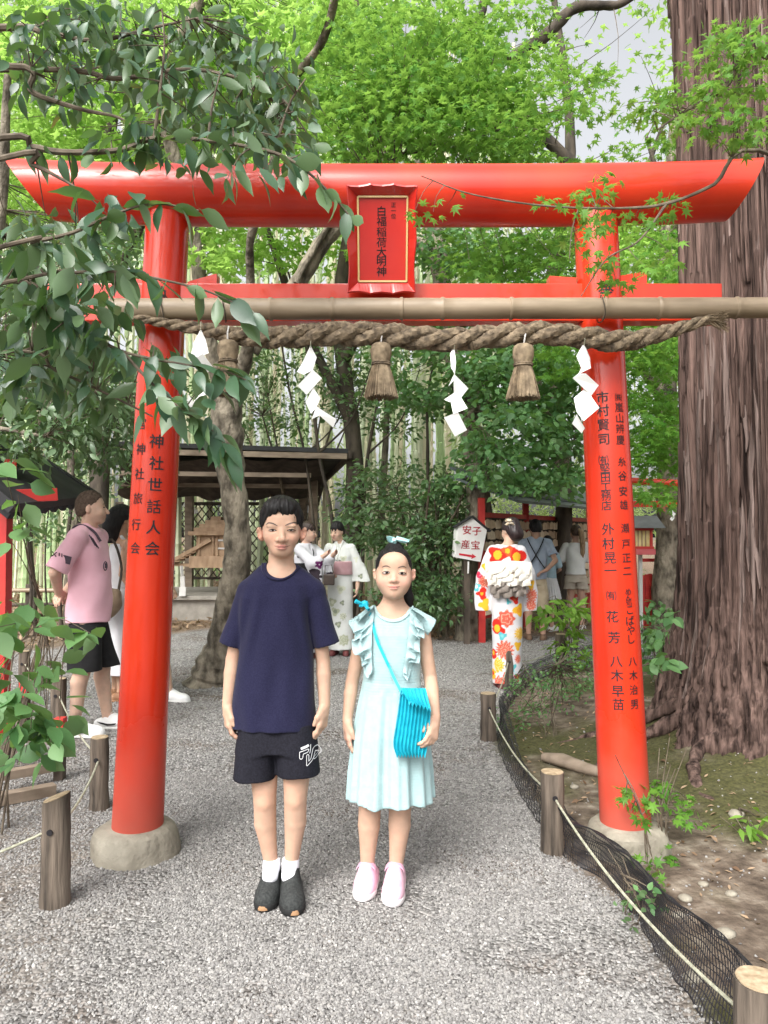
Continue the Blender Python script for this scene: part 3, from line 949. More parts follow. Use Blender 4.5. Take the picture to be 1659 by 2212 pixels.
        for q in range(420):
            a = random.uniform(0, 2 * PI); k = math.sqrt(random.random())
            if q < 260: k = random.uniform(.85, 1)
            r0, r1 = 17.5 * k * s, (36 + random.uniform(-2, 3)) * k * s
            zz = -(118 + random.uniform(-3, 4)) * s
            d = Vector((math.cos(a), math.sin(a), 0))
            mb.tube([o + d * r0 + Vector((0, 0, -46 * s)), o + d * (r0 + (r1 - r0) * .42) + Vector((0, 0, zz * .62)), o + d * r1 + Vector((0, 0, zz))], [.0016, .0021, .002], 3, False)
        mb.build('straw_skirt', M['straw'], ts, fix=False)['kind'] = 'stuff'
        mb = MB()
        mb.tube([o + Vector((.0, -.012, -.006)), o + Vector((.004, -.03, .03)), o + Vector((.008, -.026, .055))], .0035, 6)
        mb.build('hanging_loop', M['cloth_white'], ts, True)

    # folded paper streamers
    z3 = lambda x, y: (.347 * x, 461 + .347 * y)
    z8 = lambda x, y: (1152 + .3125 * x, 307.2 + .3125 * y)
    sets = [
        (z3, [[(1250, 720), (1278, 780), (1300, 870), (1180, 912), (1208, 800)], [(1158, 935), (1262, 872), (1330, 962), (1275, 1002)], [(1205, 1172), (1242, 1110), (1300, 1060), (1282, 1150)], [(1172, 1125), (1215, 1185), (1275, 1235), (1222, 1268), (1150, 1212)]], 'folded white paper streamer half hidden by leaves beside the left pillar'),
        (z7, [[(152, 1080), (188, 1150), (165, 1226), (112, 1252), (72, 1236), (105, 1180)], [(165, 1222), (219, 1272), (130, 1370), (76, 1316)], [(168, 1328), (211, 1388), (184, 1444), (155, 1480), (122, 1412)], [(186, 1436), (303, 1512), (285, 1562), (205, 1490), (158, 1512)]], 'folded white paper streamer with a curling tail, left of the middle tassel'),
        (z7, [[(990, 1088), (1001, 1180), (994, 1252), (972, 1212), (966, 1130)], [(990, 1248), (1073, 1332), (1030, 1388), (962, 1412), (930, 1398), (988, 1358), (986, 1288), (954, 1322)], [(970, 1412), (1028, 1380), (1069, 1448), (985, 1482)], [(930, 1502), (1012, 1470), (1065, 1575), (994, 1613)]], 'folded white paper streamer hanging between the two tassels'),
        (z8, [[(350, 1385), (392, 1490), (398, 1562), (310, 1604), (332, 1560), (298, 1478)], [(362, 1598), (452, 1680), (402, 1752), (272, 1630), (310, 1600)], [(280, 1768), (362, 1698), (456, 1836), (348, 1928), (298, 1862)], [(300, 1880), (356, 1976), (334, 2012), (268, 1945)]], 'folded white paper streamer hanging in front of the right pillar'),
    ]
    for f, pcs, lab in sets:
        c0 = P(*f(*pcs[0][0]), 3.2)
        sh = empty('paper_streamer', c0, label=lab, cat='streamer', group='paper streamers on the rope')
        for i, poly in enumerate(pcs):
            mb = MB()
            n = len(poly)
            yc = sum(q[1] for q in poly) / n; xc = sum(q[0] for q in poly) / n
            pts = []
            for (x, y) in poly:
                pts.append(P(*f(x, y), 3.2 + .012 * ((i % 2) * 2 - 1) * (1 if y > yc else -1) + .0002 * (x - xc)))
            mb.prism(pts, (0, 0, 0), (0, .0008, 0))
            mb.build('fold', M['paper'], sh)
        mb = MB()
        mb.tube([c0 + Vector((0, 0, -.012)), c0 + Vector((.002, -.01, .012)), c0 + Vector((.0, 0, .034))], .0018, 5)
        mb.build('thread', M['cord'], sh)
build_gate()

# ------------------------------------------------------------------ log posts, cord and net beside the path
POSTS = {}
def log_post(key, x, y, h, r, lab, tilt=(0, 0), slant=0.0):
    root = empty('log_post', (x, y, 0), label=lab, cat='post', group='log posts along the path')
    seed = x * 13 + y
    prof = [(r * 1.06, -.06), (r * 1.03, .01), (r, .05)] + [(r * (1 - .05 * t), h * t) for t in np.linspace(.2, 1, 9)]
    v, f = noisy_lathe(prof, (0, 0, 0), 28, r * .09, 14, seed)
    def ts(p):
        q = Vector(p); q.x += tilt[0] * q.z; q.y += tilt[1] * q.z
        if q.z > h * .8: q.z += slant * q.x * (q.z / h)
        return q
    mb = MB(); mb.add([ts(p) for p in v], f)
    o = mb.build('log', M['log'], None, True); o.parent = root
    v2 = [ts((p[0] * .93, p[1] * .93, p[2])) for p in v[-28:]]
    mb = MB()
    mb.add([q + Vector((0, 0, .0015)) for q in v2] + [q + Vector((0, 0, .004)) for q in v2], [tuple(28 + i for i in range(28))] + [(i, (i + 1) % 28, 28 + (i + 1) % 28, 28 + i) for i in range(28)])
    o = mb.build('cut_end', M['log_top'], None); o.parent = root
    hz = h * .72
    mb = MB(); mb.lathe([(.001, 0), (.012, 0), (.012, .004), (.001, .004)], (0, -r * .985, hz), 12, (0, -1, 0))
    o = mb.build('hole_shade_disc', M['ink'], None); o.parent = root  # thin black disc stands in for the shade inside the cord hole
    POSTS[key] = Vector((x, y, hz))
    return root
def gpost(key, xd, yd, ytop, r, lab, **k):
    g = G(xd, yd)
    h = P(xd, ytop, g.y).z
    log_post(key, g.x, g.y + r * .5, h, r, lab, **k)
gpost('A', 112, 1960, 1728, .056, 'nearest log post left of the gate, pale slanted cut top', slant=.35)
gpost('B', 210, 1752, 1596, .05, 'log post just left of the gate footing stone')
gpost('C', 122, 1590, 1468, .056, 'dark log post behind the small red railing')
gpost('D', 49, 1500, 1408, .05, 'short dark post far left behind the hanging leaves')
gpost('R1', 1197, 1845, 1672, .055, 'log post with bright round top halfway along the net')
gpost('R2', 1056, 1602, 1500, .058, 'log post where the net begins to bend away by the bush')
gpost('R3', 1100, 1490, 1405, .064, 'log post in front of the flowered kimono hem')
gpost('R4', 1214, 1447, 1371, .066, 'farthest log post beside the white skirted girl')
log_post('R0', .905, 1.81, .395, .062, 'largest log post at the bottom right corner, lashed near its top')

def cord(keys, sag, name, lab):
    mb = MB()
    pts = []
    for a, b in zip(keys[:-1], keys[1:]):
        pa = POSTS[a] if isinstance(a, str) else Vector(a)
        pb = POSTS[b] if isinstance(b, str) else Vector(b)
        for i in range(15):
            u = i / 14
            q = pa.lerp(pb, u); q.z -= sag * 4 * u * (1 - u)
            pts.append(q)
    mb.tube(pts, .0052, 6)
    o = mb.build(name, M['cord'], None, True)
    tag(o, lab, 'cord', 'cords strung between the log posts')
cord([(-2.2, 2.3, .2), 'A', 'B', 'C', 'D'], .05, 'cord', 'pale cord sagging between the log posts left of the gate')
cord(['R0', 'R1', 'R2', 'R3', 'R4'], .07, 'cord', 'pale cord sagging between the log posts along the net')

def build_net():
    path = [(.97, 1.25), (.90, 1.81), (.925, 2.25), (.91, 2.6), (.915, 2.9), (.875, 3.18), (.775, 3.43), (.725, 4.3), (.76, 5.3), (.98, 6.2), (1.28, 6.99), (1.6, 7.6), (2.0, 8.12), (2.6, 8.5), (3.3, 8.8)]
    N = 330
    c = spline(path, N)
    d = norm(np.gradient(c, axis=0))
    nrm = np.stack([d[:, 1], -d[:, 0]], 1)               # towards the soil side
    s = np.concatenate([[0], np.cumsum(np.linalg.norm(np.diff(c, axis=0), axis=1))])
    hh = np.interp(c[:, 1], [1.2, 1.8, 2.6, 3.3, 3.5, 4.4, 5.2, 6.2, 7, 8], [.34, .34, .22, .19, .23, .16, .24, .14, .20, .22])
    rows = []
    R = 13
    for r in range(R):
        u = r / 10
        if u <= 1:
            z = hh * u; o = .012 + .02 * np.sin(u * 3) + .03 * u * np.sin(s * 2.1)
        else:
            k = u - 1
            z = hh * (1 - .55 * k); o = .03 * np.sin(s * 2.1) + .03 + .17 * k * (.6 + .4 * np.sin(s * 3.3 + 1))
        o = o + .004 * np.sin(s * 40 + r)
        z = z + .004 * np.sin(s * 23 + r * 2)
        rows.append(np.column_stack([c + nrm * (o + .03)[:, None], z + .005]))
    mb = MB()
    for r in range(R):
        w = .0036 if r in (0, 10) else .0022
        mb.tube(list(rows[r]), w, 3, False)
    for i in range(0, N):
        mb.tube([rows[r][i] for r in range(R)], .0021, 3, False)
    o = mb.build('black_net', M['net'], None, True, fix=False)
    tag(o, 'black plastic mesh netting staked low along the right edge of the path', 'net')
build_net()
# ================================================================== leaves, trees, shrubs, bamboo
LM = {}
LM['ever'] = leaf_mat('glossy_evergreen_leaf', (.022, .062, .034), (.075, .15, .08), (.11, .18, .085), trans=.28, rough=.36, spec=.6, tcol=(.16, .32, .04))
LM['ever_mid'] = leaf_mat('evergreen_leaf', (.06, .115, .055), (.16, .25, .12), (.10, .16, .08), trans=.3, rough=.35, spec=.55, tcol=(.18, .34, .05))
LM['shrub'] = leaf_mat('soft_green_leaf', (.05, .135, .05), (.15, .29, .11), (.14, .24, .11), trans=.35, rough=.5, spec=.35)
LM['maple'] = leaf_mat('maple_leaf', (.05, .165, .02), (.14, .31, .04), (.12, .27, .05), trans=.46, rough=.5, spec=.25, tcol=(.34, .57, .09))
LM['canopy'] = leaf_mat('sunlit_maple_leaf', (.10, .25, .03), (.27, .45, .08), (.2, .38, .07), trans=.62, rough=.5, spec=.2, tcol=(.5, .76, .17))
LM['dark'] = leaf_mat('dark_shrub_leaf', (.04, .095, .042), (.155, .27, .12), (.14, .21, .11), trans=.36, rough=.35, spec=.55)
LM['bamboo_leaf'] = leaf_mat('bamboo_leaf', (.2, .33, .10), (.45, .55, .26), (.35, .46, .2), trans=.55, rough=.5, spec=.25, tcol=(.6, .75, .25))
LM['litter'] = leaf_mat('dead_leaf', (.09, .05, .03), (.36, .26, .17), (.25, .18, .12), trans=.1, rough=.7, spec=.2)
LM['grass'] = leaf_mat('fern_green', (.09, .2, .03), (.22, .38, .07), (.18, .32, .06), trans=.4, rough=.5, spec=.25)

def leaf_mesh(name, wid, segs=5, fold=.18, droop=.25, tip=.22, wave=0.0):
    """leaf of length 1 along +Y from its stalk, upper side +Z"""
    vs, fs = [(0, -.12, .02), ], []
    rows = []
    for i in range(segs + 1):
        u = i / segs
        w = wid * .5 * (math.sin(PI * min(1, u / (1 - tip * .5)) ** .8) if u < 1 - tip * .5 else 0)
        w = wid * .5 * max(0, math.sin(PI * u ** .82)) ** .85 * (1 if u < 1 - tip else (1 - u) / tip * .75 + .25)
        z = -droop * u * u
        k = len(vs)
        if w < 1e-3:
            vs.append((0, u, z)); rows.append((k, k, k))
        else:
            zz = fold * w
            wv = wave * math.sin(i * 2.1)
            vs += [(-w, u, z + zz + wv), (0, u, z - zz * .2), (w, u, z + zz - wv)]
            rows.append((k, k + 1, k + 2))
    for a, b in zip(rows[:-1], rows[1:]):
        for s in (0, 1):
            q = [a[s], a[s + 1], b[s + 1], b[s]]
            q2 = []
            for e in q:
                if e not in q2: q2.append(e)
            if len(q2) > 2: fs.append(tuple(q2))
    k = len(vs)
    vs += [(.012, 0, 0), (-.012, 0, 0)]
    fs.append((0, k, k + 1))
    me = bpy.data.meshes.new(name); me.from_pydata(vs, [], fs)
    me.polygons.foreach_set('use_smooth', [True] * len(fs))
    return me

def maple_mesh(name, lobes=7, depth=.42, droop=.12):
    vs, fs = [(0, .28, 0.02)], []
    n = lobes
    span = math.radians(300)
    ring = []
    for i in range(n):
        a = -span / 2 + span * i / (n - 1)
        k = abs(i - (n - 1) / 2) / ((n - 1) / 2)
        L = .72 * (1 - .58 * k ** 1.5)
        ring.append((a, L))
        if i < n - 1: ring.append((a + span / (n - 1) / 2, .26 * (1 - .25 * k)))
    for a, L in ring:
        vs.append((math.sin(a) * L, .28 + math.cos(a) * L, -droop * (L / .7) ** 2))
    m = len(ring)
    for i in range(m - 1):
        fs.append((0, i + 2, i + 1))
    fs.append((0, 1, m))
    vs += [(0, -.15, .0), (.012, .25, 0), (-.012, .25, 0)]
    fs.append((m + 1, m + 2, m + 3))
    me = bpy.data.meshes.new(name); me.from_pydata(vs, [], [tuple(reversed(f)) for f in fs])
    me.update()
    # upper side must face +Z
    if me.polygons[0].normal.z < 0:
        me.flip_normals()
    return me

PR = {}
PR['ever'] = [proto('leaf', leaf_mesh('leaf', w, 6, f, d, .3, wv), LM['ever']) for w, f, d, wv in ((.42, .22, .25, .0), (.38, .3, .38, .012), (.46, .12, .12, .01))]
PR['ever_mid'] = [proto('leaf', leaf_mesh('leaf', w, 4, .2, d, .3), LM['ever_mid']) for w, d in ((.42, .2), (.36, .35), (.5, .1))]
PR['shrub'] = [proto('leaf', leaf_mesh('leaf', w, 5, .15, d, .25, .015), LM['shrub']) for w, d in ((.66, .2), (.58, .35), (.72, .1))]
PR['maple'] = [proto('leaf', maple_mesh('leaf', 7, droop=d), LM['maple']) for d in (.05, .16, .26)]
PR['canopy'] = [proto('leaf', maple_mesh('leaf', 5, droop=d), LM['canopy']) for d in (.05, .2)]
PR['dark'] = [proto('leaf', leaf_mesh('leaf', w, 3, .2, d, .3), LM['dark']) for w, d in ((.45, .2), (.36, .35), (.55, .1))]
PR['bamboo_leaf'] = [proto('leaf', leaf_mesh('leaf', w, 3, .1, d, .4), LM['bamboo_leaf']) for w, d in ((.16, .3), (.2, .1))]
PR['litter'] = [proto('leaf', leaf_mesh('leaf', w, 3, .4, d, .3), LM['litter']) for w, d in ((.4, -.3), (.5, .3), (.3, .1))]
PR['grass'] = [proto('leaf', leaf_mesh('leaf', w, 4, .2, d, .3), LM['grass']) for w, d in ((.3, .3), (.4, .2))]

def in_ellipse(n):
    a = RNG.random(n) * 2 * PI; r = np.sqrt(RNG.random(n))
    return r * np.cos(a), r * np.sin(a)

SKY_GAPS = [(1262, 285, 80, 48), (1215, 300, 40, 30), (1290, 60, 75, 70), (1190, 205, 34, 24), (1385, 170, 40, 60), (985, 110, 26, 20), (1120, 60, 30, 24), (300, 150, 26, 20), (245, 250, 20, 20), (1420, 330, 20, 30), (880, 40, 18, 24)]
def region(x, y, rx, ry, Y0, Y1, n, per=14, rad=.16, flat=.35, size=(.05, .07), up=.6, droop=.3):
    """leaf positions in clumps -> pts, rots, scl, clump centres"""
    nc = max(1, n // per)
    ex, ey = in_ellipse(nc)
    Y = Y0 + (Y1 - Y0) * RNG.random(nc)
    C = np.array([tuple(P(x + rx * a, y + ry * b, q)) for a, b, q in zip(ex, ey, Y)])
    idx = RNG.integers(0, nc, n)
    d = RNG.normal(0, 1, (n, 3))
    d = d / np.linalg.norm(d, axis=1, keepdims=True) * (RNG.random((n, 1)) ** .5)
    tilt = RNG.normal(0, .25, (nc, 2))[idx]
    off = d * rad
    off[:, 2] = off[:, 2] * flat + off[:, 0] * tilt[:, 0] + off[:, 1] * tilt[:, 1]
    pts = C[idx] + off
    keep = np.ones(n, bool)
    if Y0 > 4.4:                                   # gaps in the crowns through which the sky shows
        xs = CX + FPX * pts[:, 0] / pts[:, 1]; ys = CY - FPX * ((pts[:, 2] - CAM_H) / pts[:, 1] - math.tan(PITCH))
        for hx, hy, hrx, hry in SKY_GAPS:
            q = ((xs - hx) / hrx) ** 2 + ((ys - hy) / hry) ** 2
            keep &= ~((q < 1 + 1.2 * (vnoise(xs / 17., ys / 17., 77) - .5)) & (RNG.random(n) < .9))
    out = norm(off * [1, 1, .3] + RNG.normal(0, .03, (n, 3)))
    r, s = orient(out, n, up, droop, size)
    return pts[keep], r[keep], s[keep], C

def orient(out, n, up, droop, size):
    Yd = norm(out + np.array([0, 0, -droop]) + RNG.normal(0, .3, (n, 3)))
    Zd = np.array([0, 0, 1.0]) * up + RNG.normal(0, .5, (n, 3))
    Zd = norm(Zd - Yd * (Zd * Yd).sum(1, keepdims=True))
    Xd = np.cross(Yd, Zd)
    return rot_from_axes(Xd, Yd, Zd), size[0] + (size[1] - size[0]) * RNG.random(n)

def cat(regs):
    return [np.concatenate([r[i] for r in regs]) for i in range(3)]

def limb(name, pts, rad, m, parent, n=10, N=None, rough=.06, seed=0):
    N = N or max(8, 5 * len(pts))
    c = spline([tuple(p) for p in pts], N)
    r = spline([(q, 0) for q in rad], N)[:, 0]
    mb = MB()
    mb.tube(list(c), [max(.002, q * (1 + rough * math.sin(i * 1.7 + seed) + rough * mnoise.noise(Vector((i * .5, seed, 0))))) for i, q in enumerate(r)], n)
    v = []
    for i, p in enumerate(mb.v):
        cc = Vector(c[min(N - 1, i // n)])
        q = Vector(p)
        k = mnoise.noise(q * 6 + Vector((seed, 0, 0))) * .14 + mnoise.noise(q * 15) * .06
        v.append(tuple(cc + (q - cc) * (1 + k * (rough / .06))))
    mb.v = v
    return mb.build(name, m, parent, True)

def twigs(centres, bpts, parent, m, r=.006, name='twig', step=1):
    """thin twigs from the nearest limb points out to the leaf clumps, as one part"""
    mb = MB()
    B = np.array([tuple(b) for b in bpts])
    for k, c in enumerate(centres[::step]):
        d = np.linalg.norm(B - c, axis=1)
        i = int(np.argmin(d))
        if d[i] > 2.2 or d[i] < .03: continue
        a, b = Vector(B[i]), Vector(c)
        md = a.lerp(b, .5) + Vector((random.uniform(-.1, .1), random.uniform(-.1, .1), random.uniform(.0, .12))) * d[i] * .6
        mb.tube(list(spline([tuple(a), tuple(md), tuple(b)], 5)), [r, r * .8, r * .6, r * .45, r * .3], 4, False)
    if mb.n:
        o = mb.build(name, m, parent, True, fix=False)
        o['kind'] = 'stuff'
        return o

def D(*pts, Y=3.0):
    """picture points (x,y[,Y]) to world points"""
    return [P(p[0], p[1], p[2] if len(p) > 2 else Y) for p in pts]

def on_path(pts, n):
    return [Vector(q) for q in spline([tuple(p) for p in pts], n)]

# ------------------------------------------------------------------ evergreen reaching in from the left, close to the camera
def build_evergreen():
    root = empty('evergreen_tree', (-2.6, 2.6, 0), label='glossy dark leaved evergreen reaching in from the left in front of the gate', cat='tree')
    trunk = [(-2.6, 2.6, -.1), (-2.55, 2.6, 1.2), (-2.45, 2.55, 2.4), (-2.3, 2.6, 3.4), (-2.1, 2.8, 4.6)]
    limb('trunk', trunk, [.13, .11, .1, .08, .06], M['bark'], root, 14)
    BR = [
        [(-2.5, 2.55, 1.9)] + D((0, 143), (69, 199), (176, 236), (259, 255), (315, 296), Y=2.5),
        [(-2.5, 2.6, 1.9)] + D((-30, 303), (70, 318), (139, 329), (259, 324), (333, 299), (444, 303), (588, 329), (657, 366), (715, 420), (760, 472), Y=2.35),
        [(-2.45, 2.55, 1.8)] + D((0, 343), (70, 356), (130, 385), (176, 412), Y=2.15),
        [(-2.4, 2.6, 2.6)] + D((0, 60), (93, 69), (208, 88), (330, 60), (420, 40), Y=2.7),
        [(-2.5, 2.55, 1.4)] + D((-20, 610), (94, 666), (167, 704), (264, 759), (396, 787), (480, 800), (540, 825), Y=2.2),
        [(-2.5, 2.55, 1.6)] + D((0, 534), (69, 523), (156, 503), (243, 465), (330, 440), (430, 455), Y=2.05),
        [(-2.5, 2.55, 1.5)] + D((60, 600), (150, 590), (243, 586), (330, 600), (450, 630), (548, 676), Y=2.1),
        D((264, 759), (330, 830), (400, 890), (470, 940), (500, 985), Y=2.2),
        [(-2.4, 2.6, 2.4)] + D((100, 150), (250, 170), (400, 150), (520, 170), (610, 215), (665, 290), Y=2.75),
        D((333, 299), (345, 200), (355, 100), (350, 20), Y=2.5),
        D((450, 300), (458, 230), (475, 160), Y=2.45),
        D((600, 300), (625, 225), (660, 170), Y=2.6),
        [(-2.5, 2.6, 1.2)] + D((0, 760), (120, 800), (250, 860), (330, 900), Y=2.5),
    ]
    bp = []
    for b in BR:                                     # leave the trunk at about the height of the first visible point
        if isinstance(b[0], tuple): b[0] = (b[0][0], b[0][1], b[1].z - .12)
    for i, b in enumerate(BR):
        r0 = (.014, .013, .011, .016, .008, .008, .006, .005, .012, .006, .005, .005, .008)[i]
        limb('branch', b, list(np.linspace(r0, .0025, len(b))), M['twig'], root, 7, rough=.05, seed=i)
        bp += on_path(b, 40)
    # (x, y, rx, ry, Y0, Y1, n)
    R = [(330, 120, 300, 120, 2.4, 3.2, 420), (130, 60, 150, 70, 2.4, 3.0, 120), (500, 190, 160, 110, 2.6, 3.2, 300), (590, 250, 85, 80, 2.6, 3.1, 150),
         (430, 300, 200, 55, 2.2, 2.6, 100), (640, 320, 70, 45, 2.3, 2.6, 24), (420, 385, 90, 25, 2.15, 2.5, 12), (90, 200, 100, 70, 2.4, 2.9, 40),
         (240, 460, 130, 45, 2.0, 2.3, 30), (80, 540, 110, 70, 2.0, 2.6, 110), (120, 640, 150, 80, 2.1, 2.7, 140), (165, 690, 130, 70, 2.1, 2.5, 70), (330, 770, 80, 45, 2.15, 2.45, 24),
         (150, 790, 150, 70, 2.3, 2.9, 100), (340, 850, 90, 35, 2.15, 2.35, 20), (70, 740, 110, 120, 2.3, 3.1, 150), (50, 850, 80, 70, 2.5, 3.2, 40)]
    regs = []
    for ri, (x, y, rx, ry, a, b, n) in enumerate(R):
        big = ri >= 6 and ri != 7
        regs.append(region(x, y, rx, ry, a, b, int(n * (.75 if big else 1)), per=6, rad=.11 if big else .09, flat=.8, size=(.06, .12) if big else (.05, .095), up=.8, droop=.95))
    # leaves set alternately along the hanging twigs
    for bi, n in ((6, 20), (4, 26), (7, 22), (1, 30), (5, 16)):
        q = spline([tuple(p) for p in BR[bi]], n + 6)[6:]
        pts = q + RNG.normal(0, .006, q.shape)
        side = np.where(np.arange(n) % 2, 1, -1)[:, None]
        t = norm(np.gradient(q, axis=0))
        out = norm(t * .6 + np.array([[0, -.35, 0]]) + np.array([[0, 0, -1]]) * (.35 + .55 * (side < 0)) + np.array([[.3, 0, .25]]) * side)
        r, s = orient(out, n, .7, .25, (.085, .125))
        regs.append((pts, r, s, q))
    pts, rots, scl = cat(regs)
    twigs(np.concatenate([r[3] for r in regs[:16]]), bp, root, M['twig'], .0035)
    # the leaves that show largest are parts of their own
    d = scl / np.linalg.norm(pts - np.array([0, 0, CAM_H]), axis=1)
    order = np.argsort(-d)
    for i in order[:300]:
        o = bpy.data.objects.new('leaf', PR['ever'][i % 3].data)
        COL.objects.link(o); o.parent = root
        o.location = Vector(pts[i]) - root.location
        o.rotation_euler = rots[i]; o.scale = [scl[i]] * 3
    k = order[300:]
    o = scatter('foliage', pts[k] - np.array(root.location), rots[k], scl[k], PR['ever'], root)
    o.matrix_parent_inverse = Matrix.Identity(4)
build_evergreen()

def bushy(name, label, cat_, base, regs, protos, stems=(), mstem=None, group=None, twig_r=.004, tw=True, up=.7, droop=.3, per=14, rad=.16, flat=.4, size=(.05, .07), crown='crown', step=1, trunk_name='stem', n_tube=8):
    """plant: stems given as (points, radii) and leaves in clumps"""
    root = empty(name, base, label=label, cat=cat_, group=group)
    bp = []
    for i, (p, r) in enumerate(stems):
        limb(trunk_name if i == 0 else ('limb' if trunk_name == 'trunk' else trunk_name), p, r, mstem or M['bark'], root, n_tube, seed=i + base[0])
        bp += on_path(p, 30)
    rs = []
    for q in regs:
        kw = dict(per=per, rad=rad, flat=flat, size=size, up=up, droop=droop)
        if len(q) > 7: kw.update(q[7])
        rs.append(region(*q[:7], **kw))
    pts, rots, scl = cat(rs)
    if tw and bp:
        twigs(np.concatenate([r[3] for r in rs]), bp, root, M['twig'], twig_r, step=step)
    zmin = pts[:, 2] > .02
    o = scatter(crown, (pts - np.array(root.location))[zmin], rots[zmin], scl[zmin], protos, root)
    o.matrix_parent_inverse = Matrix.Identity(4)
    return root

def g3(x, y):
    q = G(x, y); return (q.x, q.y, 0)

def build_trees():
    s = 7.3 / FPX
    # forked tree behind the boy
    tr = [(452, 1495, 58), (460, 1455, 46), (468, 1420, 37), (480, 1385, 32), (495, 1296, 29), (511, 1230, 30), (513, 1142, 28), (500, 1032, 29), (489, 935, 35), (492, 870, 31), (496, 815, 29)]
    lf = [(480, 850, 22), (464, 790, 15), (452, 725, 16), (434, 640, 15), (424, 540, 13), (395, 400, 13), (365, 300, 14), (361, 231, 12), (372, 120, 11), (420, 30, 13), (450, -60, 11)]
    rf = [(508, 850, 22), (530, 773, 15), (541, 704, 11), (541, 600, 9), (541, 519, 9), (566, 430, 9), (592, 343, 9), (620, 259, 8.5), (634, 176, 8.5), (694, 93, 9), (722, 0, 8.5), (725, -90, 8)]
    base = g3(455, 1475)
    st = [([P(x, y, 7.27 - .01 * i) for i, (x, y, r) in enumerate(tr)], [r * s for *_, r in tr])]
    st += [([P(x, y, 7.2 - .05 * i) for i, (x, y, r) in enumerate(lf)], [r * s for *_, r in lf]), ([P(x, y, 7.2 - .24 * i) for i, (x, y, r) in enumerate(rf)], [r * s * (1 - .033 * i) for i, (x, y, r) in enumerate(rf)])]
    st += [(D((545, 760), (580, 700), (620, 640), (655, 596), (690, 535), (735, 480), (800, 400), (850, 300), (900, 150), Y=7.0), [q * s for q in (14, 15, 17, 18, 18, 16, 14, 11, 8)]), (D((640, 612), (650, 590), (690, 520), (715, 478), Y=6.9), [q * s for q in (7, 6, 6, 5)])]
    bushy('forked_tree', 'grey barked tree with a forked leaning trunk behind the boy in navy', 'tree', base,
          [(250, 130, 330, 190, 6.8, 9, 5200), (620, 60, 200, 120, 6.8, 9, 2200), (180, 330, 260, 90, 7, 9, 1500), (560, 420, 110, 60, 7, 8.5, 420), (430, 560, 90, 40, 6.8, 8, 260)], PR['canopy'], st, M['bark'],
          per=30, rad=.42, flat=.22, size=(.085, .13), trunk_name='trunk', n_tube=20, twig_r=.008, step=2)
    # maple with layered sprays above and behind the gate
    s2 = 6 / FPX
    x0 = P(1322, 1152, 6.3)
    st = [([(x0.x, 6.3, -.1), (x0.x, 6.3, 1.4)] + [P(x, y, 6.3) for x, y in ((1318, 900), (1304, 700), (1290, 520), (1255, 390), (1180, 300), (1080, 230), (980, 180))], [.14, .12, .11, .1, .09, .07, .05, .035, .02]),
          (D((800, 385), (840, 355), (880, 330), (960, 325), (1000, 310), (1045, 270), Y=5.6), [.022, .018, .015, .012, .009, .004]),
          (D((845, 355), (880, 320), (885, 250), (870, 190), Y=5.6), [.014, .011, .009, .005]),
          (D((1100, 132), (1180, 76), (1240, 18), (1300, 12), (1340, 8), (1400, -30), Y=6.6), [.06, .055, .05, .04, .035, .03]),
          (D((1015, 72), (1040, 30), (1050, -40), Y=6.6), [.045, .04, .035])]
    bushy('maple_tree', 'bright green maple whose layered sprays fill the air above the plaque', 'tree', (x0.x, 6.3, 0),
          [(880, 130, 240, 120, 4.8, 6.6, 3800), (1010, 250, 230, 75, 4.6, 6, 3000), (1150, 305, 170, 40, 4.6, 6, 620), (760, 270, 140, 80, 5, 6.6, 1300), (1130, 560, 130, 60, 5.0, 6.5, 1500), (1220, 160, 200, 50, 5, 6.5, 420), (1000, 60, 330, 60, 6, 7.5, 800), (1400, 290, 80, 60, 5, 6.5, 160)],
          PR['maple'], st, M['dark_bark'], per=26, rad=.3, flat=.16, size=(.055, .08), trunk_name='trunk', n_tube=12, up=.9, droop=.25, step=3, twig_r=.006)
    # near maple sprays from the right
    st = [([(2.6, 3.3, -.1), (2.55, 3.2, 1.6), (2.4, 3.0, 2.9), (2.2, 2.9, 3.8)], [.08, .07, .05, .03]),
          ([(2.45, 3.05, 2.7)] + D((1680, 130), (1560, 195), (1480, 240), (1420, 280), Y=2.85), [.03, .014, .01, .006, .003]),
          ([(2.45, 3.05, 2.6)] + D((1660, 330), (1540, 400), (1440, 440), (1340, 450), (1180, 445), (1020, 420), (910, 380), Y=2.8), [.02, .009, .007, .006, .005, .004, .003, .002]),
          (D((1440, 440), (1380, 520), (1310, 560), (1255, 640), Y=2.8), [.006, .004, .003, .002]),
          (D((1250, 450), (1235, 500), (1230, 560), Y=2.8), [.003, .002, .001])]
    bushy('maple_branches', 'slender maple sprays close to the camera, crossing the right pillar and the cedar', 'tree', (2.6, 3.3, 0),
          [(1580, 150, 100, 75, 2.6, 3.1, 260), (1500, 230, 130, 60, 2.6, 3.1, 170), (1620, 260, 60, 60, 2.6, 3.1, 90), (1330, 430, 120, 35, 2.7, 3.0, 70), (1270, 520, 60, 60, 2.7, 3.0, 55), (1400, 470, 120, 25, 2.7, 3.0, 46), (1300, 610, 60, 40, 2.7, 3.0, 30), (1180, 448, 100, 12, 2.7, 2.95, 16), (960, 445, 90, 20, 2.7, 2.9, 14, dict(per=4)), (1390, 555, 60, 40, 2.7, 3, 24), (1420, 240, 80, 40, 2.8, 3.2, 60)],
          PR['maple'], st, M['twig'], per=11, rad=.09, flat=.3, size=(.034, .056), trunk_name='trunk', n_tube=7, up=.75, droop=.5, twig_r=.0022)
